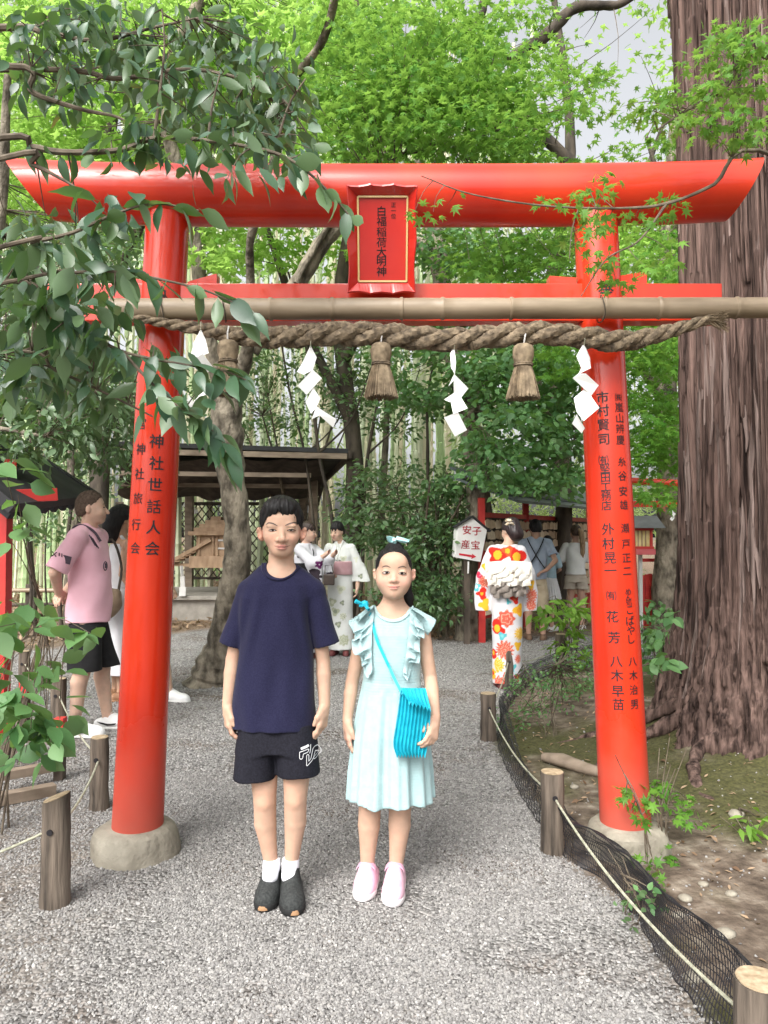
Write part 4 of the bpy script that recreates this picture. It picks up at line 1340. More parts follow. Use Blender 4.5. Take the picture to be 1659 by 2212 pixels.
    # far canopy: five trees standing behind
    far = [('maple with pale green crown far behind the left end of the top beam', -4.2, 10.5, [(120, 180, 330, 260, 9.5, 12, 4200), (330, 420, 330, 130, 9.5, 12, 1800)]),
           ('maple with pale green crown far behind the plaque', -.6, 11.5, [(700, 150, 340, 230, 10, 13, 4800), (620, 480, 260, 110, 10, 13, 1700)]),
           ('thin crowned maple under the brightest patch of sky', 2.9, 12.5, [(1080, 100, 230, 140, 11, 14, 800), (1100, 400, 240, 70, 11, 14, 1300), (1420, 100, 130, 110, 11, 14, 220)]),
           ('maple standing far behind the right end of the top beam', 5.6, 11.5, [(1440, 500, 220, 90, 10, 12.5, 2200), (1500, 250, 160, 160, 10, 12, 160)])]
    for lab, x, y, rg in far:
        st = [([(x, y, -.1), (x + .15, y, 2.5), (x - .1, y + .1, 5), (x + .3, y, 8), (x, y, 11)], [.17, .14, .12, .09, .05]),
              ([(x + .1, y, 3.2), (x - .8, y - .3, 5), (x - 1.6, y - .4, 7.5)], [.09, .06, .03]), ([(x, y, 4.2), (x + .9, y - .3, 6), (x + 1.9, y, 8.5)], [.08, .06, .03])]
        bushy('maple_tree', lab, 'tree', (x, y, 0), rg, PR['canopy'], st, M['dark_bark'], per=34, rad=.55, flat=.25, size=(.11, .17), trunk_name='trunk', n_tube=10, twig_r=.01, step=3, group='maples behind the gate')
    # tree with the white arrow sign in front of it
    s4 = 10.3 / FPX
    tk = [(1018, 1400, 40), (1020, 1330, 33), (1028, 1200, 30), (1034, 1080, 27), (1025, 980, 26), (1010, 900, 22), (985, 800, 18), (955, 620, 20), (935, 500, 18), (900, 350, 13)]
    st = [([P(x, y, 10.3) for x, y, r in tk], [r * s4 for *_, r in tk]), (D((1015, 900), (1035, 850), (1096, 801), (1180, 740), (1300, 690), Y=10.2), [.12, .1, .08, .06, .03]),
          (D((960, 600), (935, 560), (905, 528), (860, 540), Y=10.3), [.1, .11, .1, .05]), (D((1010, 900), (1080, 860), (1200, 900), (1290, 960), Y=9.8), [.05, .04, .03, .015])]
    bushy('broadleaf_tree', 'dark trunked broadleaf tree behind the white arrow sign, its limb bending right', 'tree', g3(1018, 1385),
          [(1130, 830, 160, 110, 8.8, 11, 3400), (1150, 960, 140, 90, 8.4, 10.5, 2200), (960, 800, 160, 90, 9.6, 12, 1700), (1060, 700, 250, 70, 9, 12, 1700), (1000, 540, 140, 50, 9.6, 11.5, 1500), (1150, 1040, 130, 26, 8.2, 9.4, 520), (990, 1060, 80, 60, 10.4, 11.4, 400)],
          PR['shrub'], st, M['bark'], per=24, rad=.34, flat=.28, size=(.07, .12), trunk_name='trunk', n_tube=16, twig_r=.007, step=3)
    # trees right of the right pillar
    x, y = 4.15, 11.0
    st = [([(x, y, -.1), (x + .1, y, 2.2), (x + .05, y, 4.5), (x + .3, y, 8)], [.2, .17, .15, .1]), ([(x + .05, y, 3.4), (x - .9, y - .5, 4.6), (x - 1.3, y - .6, 6)], [.07, .05, .02])]
    bushy('maple_tree', 'fresh green maple filling the gap between the right pillar and the cedar', 'tree', (x, y, 0),
          [(1410, 800, 90, 150, 7.5, 10.5, 2500), (1420, 600, 90, 100, 8, 10.5, 1100), (1420, 960, 70, 60, 7.5, 9, 700), (1230, 760, 90, 60, 8, 10, 700), (1420, 1060, 60, 26, 7.3, 8.2, 170)], PR['maple'], st, M['bark'], per=26, rad=.34, flat=.2, size=(.075, .12), trunk_name='trunk', n_tube=12, twig_r=.006, step=3, up=.9)
    # left middle tree of smaller leaves
    x, y = -3.5, 5.6
    st = [([(x, y, -.1), (x + .1, y, 1.2), (x, y, 2.3), (x + .4, y + .2, 3.6), (x + .6, y, 5)], [.09, .08, .07, .05, .03]), ([(x, y, 1.9), (x + .9, y - .1, 2.5), (x + 1.7, y, 2.5)], [.045, .03, .012]), ([(x, y, 2.2), (x + .7, y - .6, 2.2), (x + 1.3, y - .8, 2.1)], [.03, .02, .01])]
    bushy('broadleaf_tree', 'grey green small leaved tree at the left edge above the black roofed shrine', 'tree', (x, y, 0),
          [(120, 840, 190, 110, 4.8, 6.6, 2800), (60, 930, 110, 60, 4.6, 6, 700), (240, 940, 110, 70, 5.5, 7, 900), (80, 640, 160, 120, 5, 7, 1500), (200, 540, 150, 70, 5.5, 7.5, 800)], PR['ever_mid'], st, M['bark'], per=16, rad=.2, flat=.5, size=(.055, .09), trunk_name='trunk', n_tube=10, twig_r=.004, step=1, droop=.6)
build_trees()

def stems_from(x, y, n, spread, h, r=.012):
    st = []
    for i in range(n):
        a = random.uniform(0, 2 * PI); k = spread * random.uniform(.3, 1)
        st.append(([(x + random.uniform(-.06, .06), y + random.uniform(-.06, .06), -.03), (x + math.cos(a) * k * .4, y + math.sin(a) * k * .4, h * .5), (x + math.cos(a) * k, y + math.sin(a) * k, h * random.uniform(.8, 1.05))], [r, r * .8, r * .4]))
    return st

def build_shrubs():
    def shrub(lab, xd, yd, regs, protos, h, n=5, spread=.6, r=.012, cat_='shrub', name='shrub', **kw):
        b = g3(xd, yd)
        kw.setdefault('per', 16)
        return bushy(name, lab, cat_, b, regs, protos, stems_from(b[0], b[1], n, spread, h, r), M['twig'], **kw)
    shrub('dark evergreen shrub with dead leaves under it, between the girl and the kimono pair', 905, 1372, [(880, 1100, 150, 110, 10.2, 11.6, 2600), (800, 1080, 60, 90, 10.8, 12, 520), (930, 1230, 80, 100, 9.8, 11, 1500), (870, 1290, 90, 40, 10.2, 11, 360)], PR['dark'], 2.3, 7, .9, .03, rad=.24, size=(.07, .12))
    shrub('dark green shrub at the right of the girl beside the sign tree', 960, 1378, [(935, 1160, 55, 120, 9.9, 10.8, 1000), (960, 1300, 50, 50, 9.6, 10.2, 280)], PR['dark'], 2.0, 5, .5, .02, rad=.2, size=(.07, .11))
    shrub('airy dark shrub in front of the bamboo above the open shed', 640, 1330, [(600, 850, 210, 70, 11, 13.5, 1300), (700, 770, 180, 60, 11, 13.5, 1300), (850, 880, 110, 60, 11, 13, 700), (560, 930, 110, 40, 13, 14, 500)], PR['dark'], 4.2, 6, 1.3, .03, rad=.26, size=(.07, .12))
    shrub('pale twiggy shrub in front of the bamboo at the left edge', 230, 1330, [(180, 1010, 180, 60, 11, 13.5, 1100), (300, 900, 100, 60, 10.5, 12.5, 700), (90, 1120, 70, 50, 9.5, 11, 360)], PR['ever_mid'], 3.2, 6, 1.2, .025, rad=.24, size=(.07, .12))
    shrub('nandina with fresh green leaves left of the right pillar, under the ponytail woman', 1235, 1440, [(1215, 1330, 70, 28, 7.4, 8.0, 160), (1250, 1400, 55, 40, 7.5, 8.1, 110)], PR['grass'], .75, 6, .35, .007, per=10, rad=.13, size=(.09, .14))
    shrub('fine leaved low bush leaning over the net by the kimono woman', 1190, 1600, [(1180, 1490, 100, 50, 5.4, 6.6, 900), (1120, 1560, 60, 40, 5.3, 6.0, 260), (1250, 1430, 60, 30, 6.4, 7.2, 200)], PR['shrub'], .5, 6, .5, .003, per=14, rad=.10, size=(.018, .034), flat=.6)
    shrub('low leafy plants growing at the foot of the red lantern post', 1420, 1440, [(1415, 1320, 40, 20, 7.8, 8.4, 60), (1430, 1400, 50, 40, 6.2, 7.6, 220)], PR['shrub'], .5, 6, .4, .006, per=10, rad=.12, size=(.07, .11))
    shrub('spindly seedling with pale lobed leaves beside the right footing stone', 1415, 1860, [(1400, 1740, 70, 40, 3.0, 3.5, 40), (1440, 1700, 60, 40, 3.3, 3.8, 44), (1420, 1850, 40, 50, 3.0, 3.3, 36), (1500, 1760, 40, 30, 3.4, 3.8, 26)], PR['maple'], .5, 8, .28, .0035, per=5, rad=.05, size=(.04, .06), droop=.2)
    shrub('tiny seedlings sprouting against the outer side of the net', 1385, 1990, [(1390, 1960, 40, 60, 2.55, 2.9, 46)], PR['shrub'], .22, 6, .15, .002, per=5, rad=.04, size=(.02, .035))
    shrub('bright green ferns on the soil at the right edge', 1620, 1830, [(1610, 1790, 60, 26, 3.4, 3.9, 170)], PR['grass'], .12, 8, .25, .003, per=9, rad=.09, size=(.05, .09), up=.9)
    shrub('leafy sprigs growing at the left side of the cedar base', 1440, 1560, [(1440, 1355, 26, 30, 4.0, 4.4, 20), (1438, 1440, 18, 30, 4.0, 4.4, 14)], PR['shrub'], .8, 4, .15, .004, per=4, rad=.06, size=(.06, .09))
    shrub('broad leaved bush at the lower left in front of the small red railing', -15, 1800, [(35, 1340, 50, 60, 2.6, 3.1, 20), (62, 1300, 40, 26, 2.8, 3.2, 9), (40, 1440, 70, 55, 2.6, 3.1, 24), (50, 1530, 75, 50, 2.55, 3.0, 28), (70, 1605, 70, 32, 2.55, 2.9, 34), (175, 1375, 36, 10, 2.7, 3.0, 5, dict(per=3, rad=.05)), (14, 1190, 20, 50, 2.6, 3.0, 4), (20, 1030, 30, 60, 2.5, 3.0, 12)],
          PR['shrub'], 1.1, 9, .55, .006, per=5, rad=.10, size=(.075, .125), flat=.6, droop=.5, up=.75)
    # dead leaves lying about
    n = 15000
    x = RNG.uniform(-11, 7, n); y = RNG.uniform(9.5, 22, n)
    k = gravel_zone(x, y) < .3
    x, y = x[k], y[k]; n = len(x)
    rot = np.stack([RNG.normal(0, .5, n), RNG.normal(0, .5, n), RNG.random(n) * 6.3], 1)
    o = scatter('leaf_litter', np.stack([x, y, ground_h(x, y) + .02 + .03 * RNG.random(n)], 1), rot, RNG.uniform(.06, .12, n), PR['litter'])
    tag(o, 'dry fallen leaves covering the soil under the bamboo')
    n = 2600
    x = RNG.uniform(.8, 4.5, n); y = RNG.uniform(1.6, 8, n)
    k = x > x_right(y) + .12
    x, y = x[k], y[k]; n = len(x)
    rot = np.stack([RNG.normal(0, .3, n), RNG.normal(0, .3, n), RNG.random(n) * 6.3], 1)
    o = scatter('leaf_litter', np.stack([x, y, ground_h(x, y) + .008], 1), rot, RNG.uniform(.012, .045, n), PR['litter'])
    tag(o, 'scattered dry leaves and chips on the soil right of the net')
build_shrubs()

def build_bamboo():
    cm = bpy.data.materials.new('bamboo_culm'); cm.use_nodes = True
    N, L = cm.node_tree.nodes, cm.node_tree.links
    b = N['Principled BSDF']; b.inputs['Roughness'].default_value = .45
    oi = N.new('ShaderNodeObjectInfo'); r = N.new('ShaderNodeValToRGB'); e = r.color_ramp.elements
    st = [(0, (.3, .42, .2)), (.35, (.47, .57, .33)), (.6, (.56, .6, .43)), (.8, (.62, .55, .4)), (1, (.38, .44, .3))]
    while len(e) < len(st): e.new(.5)
    for k, (p, c) in enumerate(st): e[k].position = p; e[k].color = (*c, 1)
    L.new(oi.outputs['Random'], r.inputs[0]); L.new(r.outputs[0], b.inputs['Base Color'])
    protos = []
    for k in range(4):
        pts, rad = [], []
        z, i = -.1, 0
        while z < 13:
            h = .22 + .02 * i if i < 9 else .4
            bend = .018 * z * z * (.3 + .25 * k) * .5
            rr = .055 * (1 - .03 * z)
            for dz, q in ((0, 1.07), (.015, .97), (h * .5, 1), (h - .012, 1)):
                zz = z + dz
                pts.append((bend * math.cos(k), bend * math.sin(k), zz)); rad.append(rr * q)
            z += h; i += 1
        mb = MB(); mb.tube(pts, rad, 6, False)
        me = mb.mesh('culm', True); me.materials.append(cm); protos.append(me)
    first = None
    spots = []
    for i in range(230):
        Y = random.uniform(14.6, 23)
        x = random.uniform(-.56 * Y - .5, .15 * Y)
        spots.append((x, Y))
    for i, (x, Y) in enumerate(spots):
        o = bpy.data.objects.new('bamboo', protos[i % 4]); COL.objects.link(o)
        o.location = (x, Y, 0); o.rotation_euler = (random.gauss(0, .02), random.gauss(0, .03), random.uniform(0, 6.28))
        q = random.uniform(.75, 1.35); o.scale = (q, q, random.uniform(.9, 1.1))
        tag(o, 'tall straight bamboo culm in the grove behind the shrine', 'bamboo', 'bamboo culms in the grove')
    # feathery tops and far foliage behind the culms
    rs = [region(830, 520, 950, 240, 17, 24, 7000, per=30, rad=.7, flat=.6, size=(.2, .34), up=.5, droop=.6), region(500, 880, 620, 200, 24, 28, 4200, per=30, rad=.8, flat=.7, size=(.2, .34), up=.5, droop=.6),
          region(300, 180, 600, 300, 17, 24, 5000, per=30, rad=.8, flat=.6, size=(.2, .34), up=.5, droop=.6)]
    pts, rots, scl = cat(rs)
    k = pts[:, 2] > .3
    o = scatter('bamboo_foliage', pts[k], rots[k], scl[k], PR['bamboo_leaf'])
    tag(o, 'pale feathery bamboo foliage far behind everything')
    rs = [region(700, 1130, 1000, 100, 24, 30, 4500, per=30, rad=.9, flat=.7, size=(.22, .36), up=.5, droop=.4), region(1350, 800, 420, 330, 13.5, 18, 9000, per=30, rad=.7, flat=.5, size=(.14, .24), up=.6, droop=.4), region(1350, 1130, 400, 90, 14, 20, 3000, per=30, rad=.7, flat=.5, size=(.14, .24), up=.6, droop=.4)]
    pts, rots, scl = cat(rs)
    k = pts[:, 2] > .1
    o = scatter('far_woods', pts[k], rots[k], scl[k], PR['bamboo_leaf'])
    tag(o, 'mass of green woodland undergrowth far behind the shrine')
build_bamboo()
# ================================================================== shrine buildings and furniture
def part_box(name, root, c, size, m, rot=None, bev=.004):
    mb = MB(); mb.box(c, size, rot, bev)
    return mb.build(name, m, root)
def part_bar(name, root, a, b, w, h, m, bev=.003):
    mb = MB(); mb.bar(a, b, w, h, bev)
    return mb.build(name, m, root)

def build_open_shed():
    root = empty('open_shed', (-2.6, 12.6, 0), label='open timber shed with dark sagging cloth under its roof, behind the forked tree', cat='shed')
    fl, fr = P(235, 962, 11.6), P(752, 979, 11.2)
    bl, brr = P(300, 1040, 15), P(688, 1044, 15)
    up = Vector((0, 0, .07))
    mb = MB()
    q = [fl, fr, brr, bl]
    mb.add(q + [p + up for p in q], [(3, 2, 1, 0), (4, 5, 6, 7), (0, 1, 5, 4), (1, 2, 6, 5), (2, 3, 7, 6), (3, 0, 4, 7)])
    mb.build('roof', M['roof_black'], root)
    part_bar('fascia', root, P(235, 974, 11.58), P(750, 986, 11.18), .04, .085, M['wood_mid'])
    part_bar('barge_board', root, fr + Vector((.03, 0, -.02)), brr + Vector((.03, 0, -.02)), .05, .12, M['wood_dark'])
    # sagging cloth below the roof
    mb = MB()
    n = 48; rows = 7
    vs = []
    for j in range(rows):
        for i in range(n + 1):
            u = i / n
            x = 262 + (700 - 262) * u
            k = j / (rows - 1)
            y = 990 + 6 * abs(math.sin(u * PI * 5)) ** .7 + k * 78 + 4 * math.sin(u * 31) * k + 5 * abs(math.sin(u * PI * 3.5)) * (j == rows - 1)
            vs.append(P(x - k * 8, y, 11.75 + 1.9 * k + .12 * math.sin(u * 23 + j)))
    fs = [(j * (n + 1) + i, j * (n + 1) + i + 1, (j + 1) * (n + 1) + i + 1, (j + 1) * (n + 1) + i) for j in range(rows - 1) for i in range(n)]
    mb.add(vs, fs)
    mb.build('roof_cloth', mat('dark_brown_cloth', (.035, .027, .024), (.07, .055, .047), rough=.9, scale=8), root, True)
    for (x, y0, y1, Y) in ((677, 1004, 1330, 13.0), (300, 1004, 1330, 13.0), (410, 1030, 1320, 14.6), (655, 1035, 1300, 14.6)):
        a, b = P(x, y0, Y), P(x, y0, Y); b.z = 0
        part_bar('post', root, a, b, .15, .15, M['wood_mid'])
    for y in (1026, 1050):
        part_bar('beam', root, P(262, y - 4, 11.7 + (y - 1026) * .05), P(672, y + 1, 11.6 + (y - 1026) * .05), .07, .07, M['wood_mid'])
    a, b = G(232, 1340), G(660, 1338)
    mb = MB(); mb.box(((a.x + b.x) / 2, 13.55, .17), (b.x - a.x, 2.1, .36), bev=.015); mb.build('plinth', M['concrete'], root)
    mb = MB(); mb.box(((a.x + b.x) / 2, 13.5, .385), (b.x - a.x + .06, 2.16, .07), bev=.012); mb.build('plinth_cap', M['concrete'], root)

    lat = empty('lattice_fence', P(460, 1090, 15.2), label='black diamond lattice screen at the back of the open shed', cat='fence')
    lat.location.z = 0
    Yl = 15.2
    x0, x1 = P(250, 1090, Yl).x, P(690, 1090, Yl).x
    part_box('top_rail', lat, ((x0 + x1) / 2, Yl, P(400, 1088, Yl).z), (x1 - x0, .05, .07), M['wood_dark'])
    part_box('bottom_rail', lat, ((x0 + x1) / 2, Yl, .55), (x1 - x0, .05, .05), M['wood_dark'])
    zt = P(400, 1090, Yl).z
    n = 26
    for s in (-1, 1):
        for i in range(-6, n + 6):
            xa = x0 + (x1 - x0) * i / n
            xb = xa + s * (zt - .55) * .8
            A, B = Vector((xa, Yl - .015 * s, .56)), Vector((xb, Yl - .015 * s, zt))
            lo, hi = (x0, x1)
            def clip(p, q):
                if p.x < lo: p = p.lerp(q, (lo - p.x) / (q.x - p.x))
                if p.x > hi: p = p.lerp(q, (hi - p.x) / (q.x - p.x))
                return p
            if max(A.x, B.x) <= lo or min(A.x, B.x) >= hi: continue
            A2 = clip(A, B); B2 = clip(B, A)
            part_bar('slat', lat, A2, B2, .014, .022, M['wood_dark'], 0)

    ms = empty('miniature_shrine', P(460, 1285, 13.0), label='small bare wood model shrine with stairs on the plinth left of the forked tree', cat='shrine')
    s = 13.0 / FPX
    c = P(470, 1178, 13.0)
    W = M['wood_pale']
    part_box('body', ms, c, (.62, .5, .36), W)
    part_box('base', ms, c + Vector((-.02, -.03, -.28)), (.78, .62, .2), W)
    for dx in (-.26, -.02, .05, .28):
        part_box('corner_post', ms, c + Vector((dx, -.26, .03)), (.035, .035, .42), W)
    for dz in (-.05, .09):
        part_box('window_rail', ms, c + Vector((.16, -.262, dz)), (.2, .02, .03), M['cloth_white'])
    mb = MB()
    for i in range(5):
        mb.box(c + Vector((0, 0, .21 + i * .065)), (.86 - i * .17, .72 - i * .1, .07), bev=.01)
    mb.build('stepped_roof', M['wood_pale'], ms)
    for dy in (-.3, .05):
        part_bar('stair_rail', ms, c + Vector((-.05, dy, .1)), c + Vector((-1.0, dy, -.42)), .05, .06, W)
    for i in range(7):
        u = i / 6
        part_box('step', ms, c + Vector((-.35 - .55 * u, -.13, -.1 - .3 * u)), (.1, .34, .03), W)
    for (a, b) in (((-.9, -.35, -.3), (-.6, -.45, -.84)), ((-.95, -.3, -.3), (-1.12, -.45, -.84)), ((-1.2, -.2, -.32), (-.3, -.2, -.34))):
        part_bar('support_pole', ms, c + Vector(a), c + Vector(b), .05, .05, W)
    pc = empty('paper_streamer', P(394, 1227, 12.4), label='long white cloth tied to the stair foot of the model shrine', cat='streamer')
    mb = MB()
    pts = [P(392, 1222, 12.4), P(394, 1245, 12.38), P(395, 1268, 12.4), P(394, 1288, 12.38)]
    for i in range(3):
        mb.bar(pts[i], pts[i + 1], .05 + .03 * i, .02, .004)
    mb.build('strip', M['cloth_white'], pc)
    for x, y in ((402, 1090), (415, 1100)):
        pc = empty('paper_streamer', P(x, y, 15.1), label='%s of two white paper zigzags on the black lattice' % ('upper' if y < 1095 else 'lower'), cat='streamer')
        mb = MB(); mb.box(P(x, y, 15.1), (.1, .01, .12), Matrix.Rotation(.5, 3, 'Y')); mb.box(P(x + 6, y + 6, 15.08), (.12, .01, .08), Matrix.Rotation(-.4, 3, 'Y'))
        mb.build('fold', M['paper'], pc)
build_open_shed()

def build_red_shrine():
    root = empty('red_shrine', (-2.4, 4.9, 0), label='small red posted shrine with black overhanging roof at the left edge', cat='shrine')
    e0, e1 = P(18, 1108, 4.5), P(202, 1084, 6.4)
    r1, r0 = P(26, 968, 6.5), P(-190, 930, 4.6)
    nrm = (e1 - e0).cross(r0 - e0).normalized()
    if nrm.z < 0: nrm = -nrm
    mb = MB()
    q = [e0, e1, r1, r0]
    t = nrm * .07
    mb.add(q + [p + t for p in q], [(3, 2, 1, 0), (4, 5, 6, 7), (0, 1, 5, 4), (1, 2, 6, 5), (2, 3, 7, 6), (3, 0, 4, 7)])
    mb.build('roof', M['roof_black'], root)
    part_bar('barge_board', root, e1 + nrm * .02, r1 + nrm * .02, .07, .13, M['roof_black'])
    for i in range(9):
        u = (i + .5) / 9
        a, b = e0.lerp(e1, u), r0.lerp(r1, u)
        part_bar('rafter', root, a - nrm * .03, b - nrm * .03, .05, .05, M['roof_black'])
    R = M['old_red']
    a = P(8, 1068, 4.75); g = Vector((a.x, a.y, .3))
    part_bar('post', root, a, g, .085, .085, R)
    part_bar('post_foot', root, g, Vector((g.x, g.y, -.02)), .095, .095, M['wood_dark'])
    part_bar('beam', root, P(-60, 1076, 4.75), P(123, 1068, 5.0), .085, .085, R)
    part_bar('bracket', root, P(22, 1008, 5.3), P(22, 1008, 5.1), .08, .1, R)
    part_bar('side_post', root, P(-40, 1050, 6.0), G(-40, 1540), .09, .09, R)

    rl = empty('red_railing', (-2.1, 4.3, 0), label='low railing with bright red capped posts and dark timber sills by the nearest log posts', cat='railing')
    red = M['old_red']
    a = P(130, 1586, 4.45); g = G(130, 1692); g = Vector((a.x, a.y, 0))
    part_bar('post', rl, a, g, .055, .055, M['wood_dark'])
    part_bar('post_cap', rl, P(130, 1586, 4.45), P(130, 1550, 4.45), .06, .06, red)
    part_bar('rail', rl, P(125, 1577, 4.45), P(-40, 1586, 4.2), .05, .045, red)
    for (x, y, Y) in ((54, 1505, 5.6), (12, 1590, 4.6)):
        a = P(x, y, Y)
        part_bar('post', rl, a, (a.x, a.y, 0), .06, .06, M['wood_dark'])
        part_bar('post_cap', rl, a, a + Vector((0, 0, .12)), .065, .065, red)
    part_bar('sill', rl, P(0, 1676, 4.2), P(118, 1655, 4.4), .06, .05, M['wood_mid'])
    part_bar('sill', rl, P(-10, 1728, 4.0), P(118, 1704, 4.2), .07, .06, M['wood_mid'])
build_red_shrine()

def build_bamboo_fence():
    f = empty('bamboo_fence', P(90, 1276, 11.5), label='low fence of pale bamboo rail on dark posts at the far left', cat='fence')
    f.location.z = 0
    mb = MB(); mb.tube([P(-30, 1276, 11.6), P(60, 1275, 11.6), P(150, 1276, 11.6), P(270, 1273, 11.6)], .035, 10); mb.build('rail', M['bamboo_old'], f, True)
    mb = MB(); mb.tube([P(-30, 1308, 12), P(60, 1306, 12), P(270, 1304, 12)], .03, 10); mb.build('rail', M['wood_dark'], f, True)
    for x in (-20, 64, 160, 250):
        a = P(x, 1262, 11.7); mb = MB(); mb.tube([a, (a.x, a.y, -.02)], .06, 10); mb.build('post', M['wood_dark'], f, True)
    for i, (x, y0, y1, r, Y) in enumerate(((60, 1020, 1320, 3.2, 10.5), (71, 1015, 1315, 4, 10.6), (104, 1100, 1300, 2, 10.8), (136, 1060, 1310, 4.5, 10.2), (158, 1000, 1320, 11, 11.2), (735, 850, 1350, 5, 11.2), (770, 800, 1340, 4.5, 11.4), (828, 850, 1330, 9, 12), (905, 1000, 1350, 5, 11), (700, 830, 1100, 3.5, 11.6))):
        t = empty('sapling', g3(x, 1152 + 2348 / Y), label='slim bare stem standing %s' % (('left of all stems beside the red post', 'second from the red post on the left', 'thin and straight between the red post and the man in pink', 'bent, just left of the man in pink', 'thickest of the stems behind the man in pink', 'dark and slanting above the kimono pair', 'dark and forked right of the kimono pair', 'stout and grey below the middle tassel', 'above the girl between dark shrubs', 'thin and branching over the shed roof corner')[i]), cat='tree')
        s = Y / FPX
        base = Vector((P(x, 1152, Y).x, Y, -.05))
        lean = (0, .02, 0, .12, -.03, -.35, .25, .02, .1, -.4)[i]
        H = 4.2 if y0 > 900 else 5.5
        pts = [base + Vector((lean * (k / 6) ** 1.4 * 2.2 + .04 * math.sin(k * 1.9 + i), .05 * math.sin(k + i), H * k / 6)) for k in range(7)]
        limb('trunk', pts, list(np.linspace(r * s * 1.15, r * s * .45, 7)), M['bark'] if r > 8 else M['dark_bark'], t, 9, seed=i)
        if i in (5, 6, 9):
            limb('branch', [pts[3], pts[3] + Vector((.5, -.1, .5)), pts[3] + Vector((.8, -.1, 1.3))], [r * s * .6, r * s * .4, r * s * .2], M['dark_bark'], t, 6, seed=i + 20)
build_bamboo_fence()

def build_votive_rack():
    a, b = Vector((P(1040, 1152, 10.0).x, 10.0, 0)), Vector((P(1272, 1152, 14.2).x, 14.2, 0))
    d = (b - a).normalized(); L = (b - a).length
    nrm = Vector((d.y, -d.x, 0))           # towards the visitors
    if nrm.y > 0: nrm = -nrm
    root = empty('votive_rack', (a + b) / 2, label='roofed red rack hung with rows of wooden votive tablets behind the visitors', cat='rack')
    R = M['old_red']
    up = Vector((0, 0, 1))
    for u in (0, .33, .66, 1):
        q = a.lerp(b, u)
        part_bar('post', root, q, q + up * 1.95, .09, .09, R)
    for z in (.35, 1.72):
        part_bar('rail', root, a + up * z, b + up * z, .06, .07, R)
    rows = 9
    for r in range(rows):
        part_bar('hanging_bar', root, a + up * (.52 + r * .145) + nrm * .02, b + up * (.52 + r * .145) + nrm * .02, .018, .018, M['wood_dark'], 0)
    q0, q1 = a - nrm * .02 + up * 1.05, b - nrm * .02 + up * 1.05
    part_bar('back_board', root, q0, q1, .02, 1.35, M['wood_dark'])
    # two layered roof
    for (z0, z1, w0, w1, s0) in ((1.86, 2.0, .62, .1, -.25), (1.98, 2.12, .42, -.25, -.25)):
        q = [a - d * .25 + nrm * w0 + up * z0, b + d * .3 + nrm * w0 + up * z0, b + d * .3 - nrm * .35 + up * (z1 + .22), a - d * .25 - nrm * .35 + up * (z1 + .22)]
        mb = MB(); t = up * .035
        mb.add(q + [p + t for p in q], [(3, 2, 1, 0), (4, 5, 6, 7), (0, 1, 5, 4), (1, 2, 6, 5), (2, 3, 7, 6), (3, 0, 4, 7)])
        mb.build('roof_sheet', M['roof_green'], root)
    mb = MB()
    w, h, t = .165, .125, .012
    poly = [(-w / 2, 0, -h), (w / 2, 0, -h), (w / 2, 0, -.03), (0, 0, 0), (-w / 2, 0, -.03)]
    mb.prism(poly, (0, -t / 2, 0), (0, t / 2, 0))
    shades = [mat('votive_wood_%d' % i, c, c2, rough=.7, scale=14) for i, (c, c2) in enumerate((((.42, .31, .2), (.54, .42, .28)), ((.3, .21, .13), (.42, .3, .19)), ((.55, .44, .3), (.66, .55, .4))))]
    mes = []
    for m in shades:
        me = mb.mesh('votive_tablet'); me.materials.append(m); mes.append(me)
    cols = 33
    ang = math.atan2(d.y, d.x)
    rinv = Matrix.Translation(root.location).inverted()
    for r in range(rows):
        for c in range(cols):
            if random.random() < .08: continue
            q = a.lerp(b, (c + .5 + random.uniform(-.2, .2)) / cols) + nrm * random.uniform(.045, .075) + up * (.52 + r * .145 - .012 - random.random() * .02)
            o = bpy.data.objects.new('votive_tablet', random.choice(mes)); COL.objects.link(o)
            o.parent = root; o.location = q - root.location
            o.rotation_euler = (random.uniform(-.15, .05), random.gauss(0, .12), ang + random.gauss(0, .12))
build_votive_rack()

